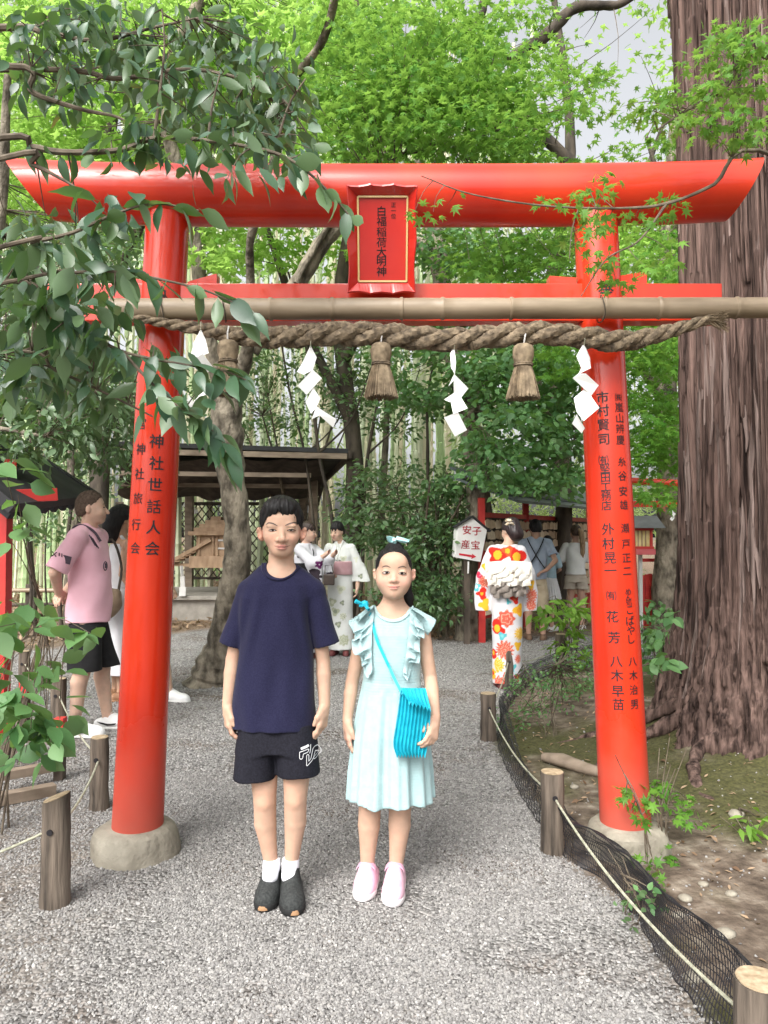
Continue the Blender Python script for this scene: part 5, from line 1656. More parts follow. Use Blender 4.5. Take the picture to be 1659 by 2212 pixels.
def build_small_things():
    # white arrow sign shaped like a house
    Y = 9.75
    sg = empty('direction_sign', P(1015, 1250, Y), label='white house shaped sign with red characters and a red arrow pointing right', cat='sign')
    sg.location.z = 0
    pl = lambda x, y, o=0: P(x, y, Y + o + (x - 983) * .0012)
    poly = [(984, 1204), (1038, 1214), (1052, 1145), (1019, 1118), (990, 1137)]
    mb = MB(); mb.prism([pl(*p) for p in poly], (0, 0, 0), (0, .09, 0)); mb.build('board', M['sign_white'], sg)
    mb = MB(); mb.prism([pl(984, 1204), pl(990, 1137), pl(983, 1138, .09), pl(978, 1200, .09)], (0, .012, 0), (-.01, .02, 0)); mb.build('side', M['sign_white'], sg)
    part_bar('roof_board', sg, pl(980, 1139, .04), pl(1020, 1115, .04), .13, .022, M['roof_black'])
    part_bar('roof_board', sg, pl(1018, 1115, .04), pl(1057, 1148, .04), .13, .022, M['roof_black'])
    z4 = lambda x, y: (960 + .2083 * x, 1060 + .2083 * y)
    mb = MB()
    it = [('安', 234, 408, 100), ('子', 336, 420, 100), ('産', 218, 556, 100), ('宝', 322, 562, 100)]
    def fn(u, v):
        return pl(u, -v, -.004)
    letters(mb, [(c, z4(x, y)[0], -z4(x, y)[1], s * .2083) for c, x, y, s in it], fn, .035)
    arrow = [(152, 648), (288, 668), (284, 652), (330, 684), (278, 708), (284, 690), (152, 668)]
    mb.add([pl(*z4(*p), -.004) for p in arrow], [tuple(range(len(arrow)))])
    mb.build('lettering', M['sign_red'], sg, fix=False)
    part_bar('batten', sg, P(1012, 1213, Y + .03), P(1011, 1239, Y + .03), .03, .02, M['sign_white'])
    q = P(1008, 1210, Y + .1)
    part_bar('post', sg, q, (q.x, q.y, 0), .08, .08, M['wood_dark'])

    # red framed lantern
    Y = 9.0
    ln = empty('post_lantern', P(1383, 1290, Y), label='red framed lantern with pale yellow panes on a grey post, right of the gate pillar', cat='lantern')
    ln.location.z = 0
    c = P(1380, 1163, Y)
    red = M['old_red']
    pane = mat('yellow_paper_pane', (.62, .5, .2), (.75, .64, .34), rough=.5, scale=12)
    for dx in (-.11, .11):
        for dy in (-.11, .11):
            part_box('frame_post', ln, c + Vector((dx, dy, 0)), (.03, .03, .22), red)
    for dz in (-.11, .11):
        part_box('frame_rail', ln, c + Vector((0, 0, dz)), (.27, .27, .03), red)
    for dx, dy, sx, sy in ((0, -.1, .19, .006), (.1, 0, .006, .19), (-.1, 0, .006, .19)):
        part_box('pane', ln, c + Vector((dx, dy, 0)), (sx, sy, .19), pane, bev=0)
    for k in (-.045, 0, .045):
        part_box('glazing_bar', ln, c + Vector((k, -.107, 0)), (.012, .008, .19), M['wood_pale'], bev=0)
    part_box('base', ln, c + Vector((0, 0, -.16)), (.3, .3, .07), mat('pinkish_red_paint', (.5, .1, .11), rough=.6))
    mb = MB()
    h = Vector((0, 0, .125))
    e = [(-.24, -.24, 0), (.24, -.24, 0), (.24, .24, 0), (-.24, .24, 0), (-.22, 0, .15), (.22, 0, .15)]
    mb.add([c + h + Vector(p) for p in e], [(0, 1, 5, 4), (2, 3, 4, 5), (1, 2, 5), (3, 0, 4), (3, 2, 1, 0)])
    mb.build('roof', mat('grey_roof_metal', (.14, .14, .15), (.2, .2, .21), rough=.5), ln)
    q = P(1383, 1190, Y)
    part_bar('post', ln, q, (q.x, q.y, -.02), .04, .04, mat('grey_post_paint', (.45, .44, .42), rough=.6))

    # dark red board fence farther back
    bf = empty('board_fence', P(1400, 1290, 11.2), label='dark red board fence behind the lantern post', cat='fence')
    bf.location.z = 0
    for i in range(9):
        q = P(1388 + i * 8, 1196, 11.2 + .01 * (i % 2))
        part_box('board', bf, (q.x, q.y, .42), (.052, .025, .84 + .02 * (i % 3)), M['old_red'], bev=.002)
    q = P(1385, 1210, 11.25); q2 = P(1462, 1210, 11.25)
    part_bar('rail', bf, q, q2, .03, .05, M['old_red'])

    # second, smaller gate far right
    Y = 10.5
    t2 = empty('torii_gate', P(1440, 1370, Y), label='small distant vermilion gate half hidden by leaves between the right pillar and the cedar', cat='gate')
    t2.location.z = 0
    red = M['red']
    mb = MB()
    pts = [P(1300, 1036, Y), P(1380, 1040, Y), P(1466, 1044, Y), P(1560, 1040, Y)]
    mb.tube(list(spline([tuple(p) for p in pts], 16)), .052, 20); mb.build('top_beam', red, t2, True)
    part_bar('tie_beam', t2, P(1330, 1089, Y), P(1530, 1089, Y), .06, .085, red)
    for x in (1350, 1512):
        q = P(x, 1045, Y)
        mb = MB(); mb.tube([q, ((q.x * 1.0), Y, -.03)], .055, 16); mb.build('pillar', red, t2, True)
    q = P(1427, 1096, Y)
    part_box('plaque', t2, q + Vector((0, -.05, .02)), (.09, .03, .16), mat('faded_red_plaque', (.4, .12, .08), rough=.6))
    ps = empty('paper_streamer', P(1453, 1100, Y), label='tiny white paper streamer under the small distant gate', cat='streamer')
    for i in range(3):
        mb = MB(); mb.box(P(1452 + (i % 2) * 3, 1104 + i * 8, Y - .05), (.045, .006, .06), Matrix.Rotation(.7, 3, 'Y')); mb.build('fold', M['paper'], ps)

    # weathered log and stones on the soil
    lg = MB()
    a, b = P(1175, 1640, 4.72), P(1320, 1692, 4.3)
    a.z, b.z = .055, .075
    lg.tube([a, a.lerp(b, .3) + Vector((0, 0, .012)), a.lerp(b, .65), b], [.028, .042, .036, .026], 14)
    o = lg.build('fallen_log', M['wood_mid'], None, True)
    tag(o, 'weathered grey fallen log lying on the soil left of the right pillar', 'log')
    spots = ((1480, 1925, .022), (1465, 1955, .018), (1570, 2000, .026), (1590, 1770, .03), (1520, 1900, .016), (1440, 1815, .02), (1500, 2080, .028), (1620, 2160, .03), (1240, 1690, .02), (1580, 1920, .018), (1400, 1960, .014))
    for i, (x, y, r) in enumerate(spots):
        q = G(x, y, .06)
        bm = bmesh.new(); bmesh.ops.create_icosphere(bm, subdivisions=2, radius=r)
        for v in bm.verts:
            k = 1 + .3 * mnoise.noise(v.co * 40 + Vector((i * 3, 0, 0)))
            v.co = Vector((v.co.x * k * 1.3, v.co.y * k, v.co.z * k * .7))
        me = bpy.data.meshes.new('pebble'); bm.to_mesh(me); bm.free()
        me.polygons.foreach_set('use_smooth', [True] * len(me.polygons))
        o = link('pebble', me, None, M['stone']); o.location = (q.x, q.y, float(ground_h(np.array([q.x]), np.array([q.y]))[0]) + r * .35)
        tag(o, 'small pale stone lying on the bare soil right of the net', 'stone', 'pale stones on the soil')
build_small_things()
# ================================================================== people: each body is one distance field turned into one surface
class Field:
    def __init__(s, lo, hi, step, fine=None):
        """axes from lo to hi; step = voxel size; fine = list of (axis, a, b, step) refined spans"""
        s.ax = []
        for k in range(3):
            q = [lo[k]]
            while q[-1] < hi[k]:
                st = step
                for f in (fine or []):
                    if f[0] == k and f[1] <= q[-1] <= f[2]: st = min(st, f[3])
                q.append(q[-1] + st)
            s.ax.append(np.array(q, np.float32))
        s.sh = tuple(len(a) for a in s.ax)
        s.D = np.full(s.sh, 9.0, np.float32)
    def sl(s, lo, hi):
        r = []
        for k in range(3):
            i = max(0, int(np.searchsorted(s.ax[k], lo[k])) - 1); j = min(s.sh[k], int(np.searchsorted(s.ax[k], hi[k])) + 1)
            if j - i < 1: return None
            r.append(slice(i, j))
        return tuple(r)
    def grid(s, q):
        return s.ax[0][q[0]][:, None, None], s.ax[1][q[1]][None, :, None], s.ax[2][q[2]][None, None, :]
    def put(s, q, d, k, op):
        A = s.D[q]
        if op == 'add':
            if k > 0:
                h = np.clip(.5 + .5 * (A - d) / k, 0, 1)
                s.D[q] = A * (1 - h) + d * h - k * h * (1 - h)
            else: s.D[q] = np.minimum(A, d)
        elif op == 'sub':
            if k > 0:
                h = np.clip(.5 - .5 * (A + d) / k, 0, 1)
                s.D[q] = A * (1 - h) - d * h + k * h * (1 - h)
            else: s.D[q] = np.maximum(A, -d)
    def cone(s, a, b, ra, rb, k=.015, op='add', sq=None):
        a, b = np.array(a, np.float32), np.array(b, np.float32)
        m = max(ra, rb) + k + .03
        q = s.sl(np.minimum(a, b) - m, np.maximum(a, b) + m)
        if q is None: return s
        X, Y, Z = s.grid(q)
        ab = b - a; L2 = max(1e-9, float(ab @ ab))
        t = np.clip(((X - a[0]) * ab[0] + (Y - a[1]) * ab[1] + (Z - a[2]) * ab[2]) / L2, 0, 1)
        dx, dy, dz = X - a[0] - t * ab[0], Y - a[1] - t * ab[1], Z - a[2] - t * ab[2]
        if sq: dx, dy, dz = dx / sq[0], dy / sq[1], dz / sq[2]
        d = np.sqrt(dx * dx + dy * dy + dz * dz) - (ra + (rb - ra) * t)
        s.put(q, d, k, op); return s
    def chain(s, pts, rad, k=.015):
        for i in range(len(pts) - 1):
            s.cone(pts[i], pts[i + 1], rad[i], rad[i + 1], k)
        return s
    def ell(s, c, r, k=.015, op='add', rot=None):
        c, r = np.array(c, np.float32), np.array(r, np.float32)
        m = float(max(r)) + k + .03
        q = s.sl(c - m, c + m)
        if q is None: return s
        X, Y, Z = s.grid(q)
        dx, dy, dz = X - c[0], Y - c[1], Z - c[2]
        if rot is not None:
            R = np.array(rot.inverted() if hasattr(rot, 'inverted') else rot, np.float32)
            dx, dy, dz = (R[i, 0] * dx + R[i, 1] * dy + R[i, 2] * dz for i in range(3))
        k0 = np.sqrt((dx / r[0]) ** 2 + (dy / r[1]) ** 2 + (dz / r[2]) ** 2)
        k1 = np.sqrt((dx / r[0] ** 2) ** 2 + (dy / r[1] ** 2) ** 2 + (dz / r[2] ** 2) ** 2) + 1e-6
        s.put(q, k0 * (k0 - 1) / k1, k, op); return s
    def column(s, rows, k=.02, op='add', pw=2.2, fold=None):
        """rows: (z, cx, cy, a, b): elliptic column between the first and last z"""
        R = np.array(sorted(rows), np.float32)
        m = float(max(R[:, 3].max(), R[:, 4].max())) + .06
        q = s.sl((R[:, 1].min() - m, R[:, 2].min() - m, R[0, 0] - .05), (R[:, 1].max() + m, R[:, 2].max() + m, R[-1, 0] + .05))
        if q is None: return s
        X, Y, Z = s.grid(q)
        f = lambda j: np.interp(Z, R[:, 0], R[:, j]).astype(np.float32)
        cx, cy, a, b = f(1), f(2), f(3), f(4)
        dx, dy = X - cx, Y - cy
        if fold is not None:
            w = fold(np.arctan2(dy / b, dx / a), Z); a = a + w; b = b + w
        e = (np.abs(dx / a) ** pw + np.abs(dy / b) ** pw) ** (1 / pw)
        rr = np.sqrt(dx * dx + dy * dy) + 1e-6
        d = (e - 1) * rr / np.maximum(e, .3)
        d = np.maximum(d, np.maximum(R[0, 0] - Z, Z - R[-1, 0]))
        s.put(q, d, k, op); return s
    def half(s, n, c, op='keep'):
        """keep what lies where n.p < c"""
        X, Y, Z = s.grid((slice(None),) * 3)
        s.D = np.maximum(s.D, n[0] * X + n[1] * Y + n[2] * Z - c); return s
    def func(s, f):
        X, Y, Z = s.grid((slice(None),) * 3)
        s.D = f(s.D, X, Y, Z).astype(np.float32); return s
    def union(s, o, k):
        h = np.clip(.5 + .5 * (s.D - o.D) / k, 0, 1)
        s.D = s.D * (1 - h) + o.D * h - k * h * (1 - h); return s
    def wrinkle(s, amp, fr=(9, 9, 14), seed=0, rid=1.5):
        X, Y, Z = s.grid((slice(None),) * 3)
        w = np.sin(X * fr[0] * 2.1 + Z * fr[2] * .9 + seed + 1.3 * np.sin(Y * fr[1] + Z * fr[2] * .7)) * np.sin(Z * fr[2] - X * fr[0] * 1.4 + 2.1 * seed + 1.7 * np.sin(X * fr[0] * .8 + seed))
        w = w + .5 * np.sin(X * fr[0] * 3.7 - Z * fr[2] * 1.9 + seed * 3 + Y * 11)
        s.D = s.D + (amp * w).astype(np.float32); return s
    def front(s, x, z):
        """first surface met coming from the front (-y) at x, z"""
        i = int(np.clip(np.searchsorted(s.ax[0], x), 1, s.sh[0] - 1)); k = int(np.clip(np.searchsorted(s.ax[2], z), 1, s.sh[2] - 1))
        u = (x - s.ax[0][i - 1]) / (s.ax[0][i] - s.ax[0][i - 1]); v = (z - s.ax[2][k - 1]) / (s.ax[2][k] - s.ax[2][k - 1])
        u, v = np.clip(u, 0, 1), np.clip(v, 0, 1)
        r = (s.D[i - 1, :, k - 1] * (1 - u) + s.D[i, :, k - 1] * u) * (1 - v) + (s.D[i - 1, :, k] * (1 - u) + s.D[i, :, k] * u) * v
        j = np.argmax(r < 0)
        if not (r < 0).any(): return None
        if j == 0: return float(s.ax[1][0])
        t = r[j - 1] / (r[j - 1] - r[j])
        return float(s.ax[1][j - 1] + (s.ax[1][j] - s.ax[1][j - 1]) * t)
    def mesh(s, name, color=None):
        D = s.D
        S = D < 0
        nx, ny, nz = s.sh
        c = np.zeros((nx - 1, ny - 1, nz - 1), np.uint8)
        for i in (0, 1):
            for j in (0, 1):
                for k in (0, 1):
                    c += S[i:nx - 1 + i, j:ny - 1 + j, k:nz - 1 + k]
        act = (c > 0) & (c < 8)
        I, J, K = np.nonzero(act)
        n = len(I)
        idx = np.full(act.shape, -1, np.int32); idx[I, J, K] = np.arange(n)
        acc = np.zeros((n, 3), np.float64); cnt = np.zeros(n)
        AX, AY, AZ = (a.astype(np.float64) for a in s.ax)
        cor = [(i, j, k) for i in (0, 1) for j in (0, 1) for k in (0, 1)]
        vals = {q: D[I + q[0], J + q[1], K + q[2]].astype(np.float64) for q in cor}
        for a in cor:
            for ax in range(3):
                if a[ax] == 1: continue
                b = list(a); b[ax] = 1; b = tuple(b)
                va, vb = vals[a], vals[b]
                m = (va < 0) != (vb < 0)
                t = np.where(m, va / np.where(m, va - vb, 1), 0)
                p = []
                for w, (A, II) in enumerate(((AX, I), (AY, J), (AZ, K))):
                    if w == ax: p.append(A[II] + (A[II + 1] - A[II]) * t)
                    else: p.append(A[II + a[w]])
                acc[m] += np.stack(p, 1)[m]; cnt[m] += 1
        V = acc / np.maximum(cnt, 1)[:, None]
        F = []
        for ax in range(3):
            sa = [slice(None)] * 3; sb = [slice(None)] * 3
            sa[ax] = slice(0, -1); sb[ax] = slice(1, None)
            o1, o2 = [w for w in range(3) if w != ax]
            for w in (o1, o2):
                sa[w] = slice(1, -1); sb[w] = slice(1, -1)
            A, B = S[tuple(sa)], S[tuple(sb)]
            E = np.stack(np.nonzero(A != B), 1)
            if not len(E): continue
            inside = A[tuple(E.T)]
            base = E.copy()
            base[:, o1] += 1; base[:, o2] += 1
            def cell(d1, d2):
                q = base.copy(); q[:, o1] -= d1; q[:, o2] -= d2
                return idx[q[:, 0], q[:, 1], q[:, 2]]
            q = np.stack([cell(1, 1), cell(0, 1), cell(0, 0), cell(1, 0)], 1)
            flip = inside if ax != 1 else ~inside
            q[~flip] = q[~flip][:, ::-1]
            F.append(q)
        F = np.concatenate(F)
        F = F[(F >= 0).all(1)]
        col = color(V) if color is not None else None
        return mesh_np(name, V, F, True, col)

def sleeve_field(S, a, b, ra, rb, cut, hole):
    """a sleeve from shoulder a to hem b, open at its end"""
    L = Field.__new__(Field); L.ax, L.sh = S.ax, S.sh
    L.D = np.full(S.sh, 9.0, np.float32)
    a, b = np.array(a), np.array(b)
    d = (b - a) / np.linalg.norm(b - a)
    L.cone(a, b, ra, rb, .01)
    L.wrinkle(.0024, (11, 11, 16), ra * 50)
    e = b - d * cut
    q = L.sl(np.minimum(a, b) - .1, np.maximum(a, b) + .1)
    X, Y, Z = L.grid(q)
    L.D[q] = np.maximum(L.D[q], (X - e[0]) * d[0] + (Y - e[1]) * d[1] + (Z - e[2]) * d[2])
    L.cone(e - d * .05, e + d * .06, hole * .95, hole, .003, 'sub')
    return L

def lerp3(a, b, t):
    return np.array(a) + (np.array(b) - np.array(a)) * t

def hand(F, w, d, n, t, s=1.0, curl=(14, 26, 22), spread=.0, k=.006, thumb=(.78, .5, .28)):
    """w wrist, d towards the fingers, n palm side, t thumb side"""
    w, d, n, t = (np.array(q, float) for q in (w, d, n, t))
    d /= np.linalg.norm(d); t = t - d * (t @ d); t /= np.linalg.norm(t); n2 = np.cross(d, t); n = n2 if n2 @ n > 0 else -n2
    p0 = w + d * .018 * s
    F.cone(w, p0 + d * .02 * s, .021 * s, .021 * s, .005)
    for q in (.022, .007, -.008, -.022):
        F.cone(p0 + t * q * .6 * s, w + d * .083 * s + t * q * s, .014 * s, .0115 * s, .01)
    L = (.072, .08, .074, .058)
    for i, q in enumerate((.025, .0085, -.0085, -.024)):
        a = w + d * (.082 - .003 * abs(i - 1)) * s + t * q * s
        ang = 0
        dd = d * math.cos(.0) + t * (q * spread * 8)
        for j, fr in enumerate((.46, .31, .23)):
            ang += math.radians(curl[j] + i * 3)
            v = dd * math.cos(ang) + n * math.sin(ang)
            b = a + v * L[i] * fr * s
            F.cone(a, b, (.0086 - .0007 * j) * s, (.0081 - .0008 * j) * s, k)
            a = b
    a = w + d * .028 * s + t * .02 * s
    td = d * thumb[0] + t * thumb[1] + n * thumb[2]; td /= np.linalg.norm(td)
    F.cone(a - d * .01, a + td * .03 * s, .013 * s, .0105 * s, .012)
    td2 = d * .95 + n * .28 + t * .08; td2 /= np.linalg.norm(td2)
    F.cone(a + td * .03 * s, a + td * .03 * s + td2 * .03 * s, .0102 * s, .0078 * s, .006)

SKIN = mat('skin', (.9, .9, .9), (1.06, 1.03, 1.02), rough=.58, scale=25, vcol=True, spec=.26, sub=.15, fac=(.3, .7))
HAIR = mat('black_hair', (.005, .0045, .005), (.016, .0145, .0145), rough=.62, scale=60, stretch=(1, 1, .25), spec=.28)
HAIRB = mat('brown_hair', (.2, .13, .075), (.40, .28, .17), rough=.5, scale=60, stretch=(1, 1, .15))
EYEW = mat('eye_white', (.62, .58, .55), rough=.25)
IRIS = mat('dark_iris', (.012, .008, .006), rough=.15)
LASH = mat('dark_lash', (.016, .011, .01), rough=.7)
BROW = mat('dark_eyebrow', (.10, .068, .055), rough=.8)
MOUTH = mat('lip_line', (.16, .035, .03), rough=.6)

def decal(F, poly, name, m, parent, lift=.0012, thick=.0015):
    """small piece that follows the front of a body: outline given in x,z"""
    pts = []
    c = (sum(p[0] for p in poly) / len(poly), sum(p[1] for p in poly) / len(poly))
    y0 = F.front(*c)
    ring = []
    for x, z in poly:
        y = F.front(x, z)
        if y is None: y = y0
        ring.append(Vector((x, min(y, y0 + .03) - lift, z)))
    n = len(ring)
    cc = Vector((c[0], y0 - lift - .0004, c[1]))
    back = [p + Vector((0, thick + lift, 0)) for p in ring]
    mb = MB()
    mb.add(ring + back + [cc], [(2 * n, (i + 1) % n, i) for i in range(n)] + [(i, (i + 1) % n, n + (i + 1) % n, n + i) for i in range(n)])
    o = mb.build(name, m, None, True)
    o.parent = parent
    return o

def strip_poly(pts, ws):
    """outline of a line with widths"""
    a, b = [], []
    n = len(pts)
    for i, (x, z) in enumerate(pts):
        p, q = pts[max(i - 1, 0)], pts[min(i + 1, n - 1)]
        dx, dz = q[0] - p[0], q[1] - p[1]; L = math.hypot(dx, dz) or 1
        a.append((x - dz / L * ws[i] / 2, z + dx / L * ws[i] / 2)); b.append((x + dz / L * ws[i] / 2, z - dx / L * ws[i] / 2))
    return a + b[::-1]

def line_decals(F, pts, w, name, m, parent, lift=.0012):
    """a line laid on the front of the body as one ribbon"""
    mb = MB(); vs = []
    ip = spline(pts, max(6, len(pts) * 5)) if len(pts) > 2 else np.array([lerp3(pts[0], pts[1], t) for t in np.linspace(0, 1, 5)])
    n = len(ip)
    for i in range(n):
        p, q = ip[max(i - 1, 0)], ip[min(i + 1, n - 1)]
        dx, dz = q[0] - p[0], q[1] - p[1]; L = math.hypot(dx, dz) or 1
        ww = w if not hasattr(w, '__len__') else np.interp(i / (n - 1), np.linspace(0, 1, len(w)), w)
        for s in (-1, 1):
            x, z = ip[i][0] - s * dz / L * ww / 2, ip[i][1] + s * dx / L * ww / 2
            y = F.front(x, z)
            if y is None: y = F.front(ip[i][0], ip[i][1])
            if y is None: y = 0
            vs.append((x, y - lift, z))
    fs = [(2 * i, 2 * i + 1, 2 * i + 3, 2 * i + 2) for i in range(n - 1)]
    vs2 = [(x, y + lift + .001, z) for x, y, z in vs]
    m2 = len(vs)
    mb.add(vs + vs2, fs + [(2 * i, 2 * i + 2, m2 + 2 * i + 2, m2 + 2 * i) for i in range(n - 1)] + [(2 * i + 1, m2 + 2 * i + 1, m2 + 2 * i + 3, 2 * i + 3) for i in range(n - 1)])
    o = mb.build(name, m, None, True); o.parent = parent
    return o

def put(me, name, root, m):
    return link(name, me, root, m, False)

def gauss(V, c, r):
    d = (V - np.array(c)) / np.array(r)
    return np.exp(-(d ** 2).sum(1))

def shoe(root, ank, toe, w, up, sole, kind='sneaker', name='shoe', h=.075, extra=None, vx=.005):
    """ank: ankle centre (x,y), toe: tip (x,y) on the ground; upper and sole are one field each"""
    a, t = np.array((*ank, 0.0)), np.array((*toe, 0.0))
    d = t - a; L = np.linalg.norm(d); d /= L; s = np.array((-d[1], d[0], 0))
    heel = a - d * .055
    U = np.array((0, 0, 1.0))
    lo = np.minimum(heel, t) - .09; hi = np.maximum(heel, t) + .09
    lo[2], hi[2] = -.01, .16
    F = Field(lo, hi, vx)
    F.cone(heel + U * .034, a + U * .034, w * .40, w * .42, .01)
    F.cone(a + U * .036, t - d * .06 + U * .032, w * .42, w * .44, .015)
    F.cone(t - d * .075 + U * .028, t - d * w * .42 + U * .024, w * .46, w * .38, .015)
    F.cone(a + U * (h + .008) - d * .006, a + U * .05 + d * .05, w * .345, w * .36, .02)
    F.cone(a + U * (h + .016) + d * .030, t - d * .105 + U * .046, w * .28, w * .36, .015)
    F.func(lambda D, X, Yv, Z: np.maximum(D, Z - (h + .020) - .35 * ((X - a[0]) * d[0] + (Yv - a[1]) * d[1])))
    F.cone(a + U * (h - .004) - d * .004, a + U * .3 - d * .004, w * .29, w * .29, .004, 'sub')
    F.half((0, 0, -1), -.014)
    sh = put(F.mesh('upper'), name, root, up)
    F2 = Field(lo, hi, vx * 1.15)
    F2.cone(heel + U * .014, a + U * .012, w * .43, w * .44, .01)
    F2.cone(a + U * .012, t - d * .06 + U * .012, w * .44, w * .48, .01)
    F2.cone(t - d * .075 + U * .012, t - d * w * .40 + U * .014, w * .49, w * .41, .01)
    F2.half((0, 0, 1), .026); F2.half((0, 0, -1), -.001)
    o = link('sole', F2.mesh('sole'), sh, sole, False)
    mb = MB()
    if kind == 'sneaker':
        for i in range(4):
            c = lerp3(a + U * (h + .016) + d * .034, t - d * .105 + U * .046, i / 4.2) + U * w * (.27 + .02 * i)
            mb.tube([c - s * w * .19 - U * .008, c + U * .001, c + s * w * .19 - U * .008], .0034, 5)
        o = mb.build('laces', extra or up, None, True); o.parent = sh
    elif kind == 'strap':
        c = lerp3(a + U * (h + .016) + d * .030, t - d * .105 + U * .046, .2) + U * w * .275
        pts = [c + s * (w * .42 * math.sin(q)) + U * (.022 * (math.cos(q) - 1) * 1.6 + .004) for q in np.linspace(-1.35, 1.35, 9)]
        mb = MB()
        vs = []
        for p in pts: vs += [p - d * .012 + U * .002, p + d * .012]
        mb.add([Vector(v) for v in vs] + [Vector(v) - Vector((0, 0, .006)) for v in vs], [(2 * i, 2 * i + 1, 2 * i + 3, 2 * i + 2) for i in range(8)] + [(18 + 2 * i, 18 + 2 * i + 2, 18 + 2 * i + 3, 18 + 2 * i + 1) for i in range(8)] + [(2 * i, 2 * i + 2, 20 + 2 * i, 18 + 2 * i) for i in range(8)] + [(2 * i + 1, 19 + 2 * i, 21 + 2 * i, 2 * i + 3) for i in range(8)])
        o = mb.build('strap', extra or up, None, True); o.parent = sh
        mb = MB()
        for i in range(3):
            c = lerp3(a + U * (h + .016) + d * .034, t - d * .105 + U * .046, (i + 1.2) / 4.4) + U * w * (.29 + .02 * i)
            mb.tube([c - s * w * .17 - U * .007, c + U * .001, c + s * w * .17 - U * .007], .0028, 5)
        o = mb.build('laces', extra or up, None, True); o.parent = sh
    return sh

def hair_blades(root, items, m, name='hair_strands'):
    """items: (root point, direction, length, width, bend) tapered locks, one part"""
    mb = MB()
    for p, d, L, w, bnd in items:
        p, d, bnd = Vector(p), Vector(d).normalized(), Vector(bnd)
        s = d.cross(Vector((random.uniform(-1, 1), random.uniform(-1, 1), random.uniform(-1, 1))))
        if s.length < 1e-3: continue
        s.normalize(); s2 = d.cross(s)
        rows = []
        for u in (0, .4, .75, 1):
            c = p + d * L * u + bnd * u * u
            k = w * (1 - u ** 1.6) + .0003
            rows += [c + s * k, c - s * k * .6 + s2 * k * .8, c - s * k * .6 - s2 * k * .8]
        mb.add(rows, [(3 * i + j, 3 * i + (j + 1) % 3, 3 * i + 3 + (j + 1) % 3, 3 * i + 3 + j) for i in range(3) for j in range(3)])
    o = mb.build(name, m, None, True, fix=False); o.parent = root; o['kind'] = 'stuff'
    return o

def skin_color(base, marks):
    base = np.array(base)
    def f(V):
        c = np.tile(base, (len(V), 1))
        for ctr, r, colr, k in marks:
            w = np.clip(gauss(V, ctr, r) * k, 0, 1)[:, None]
            c = c * (1 - w) + np.array(colr) * w
        return c
    return f

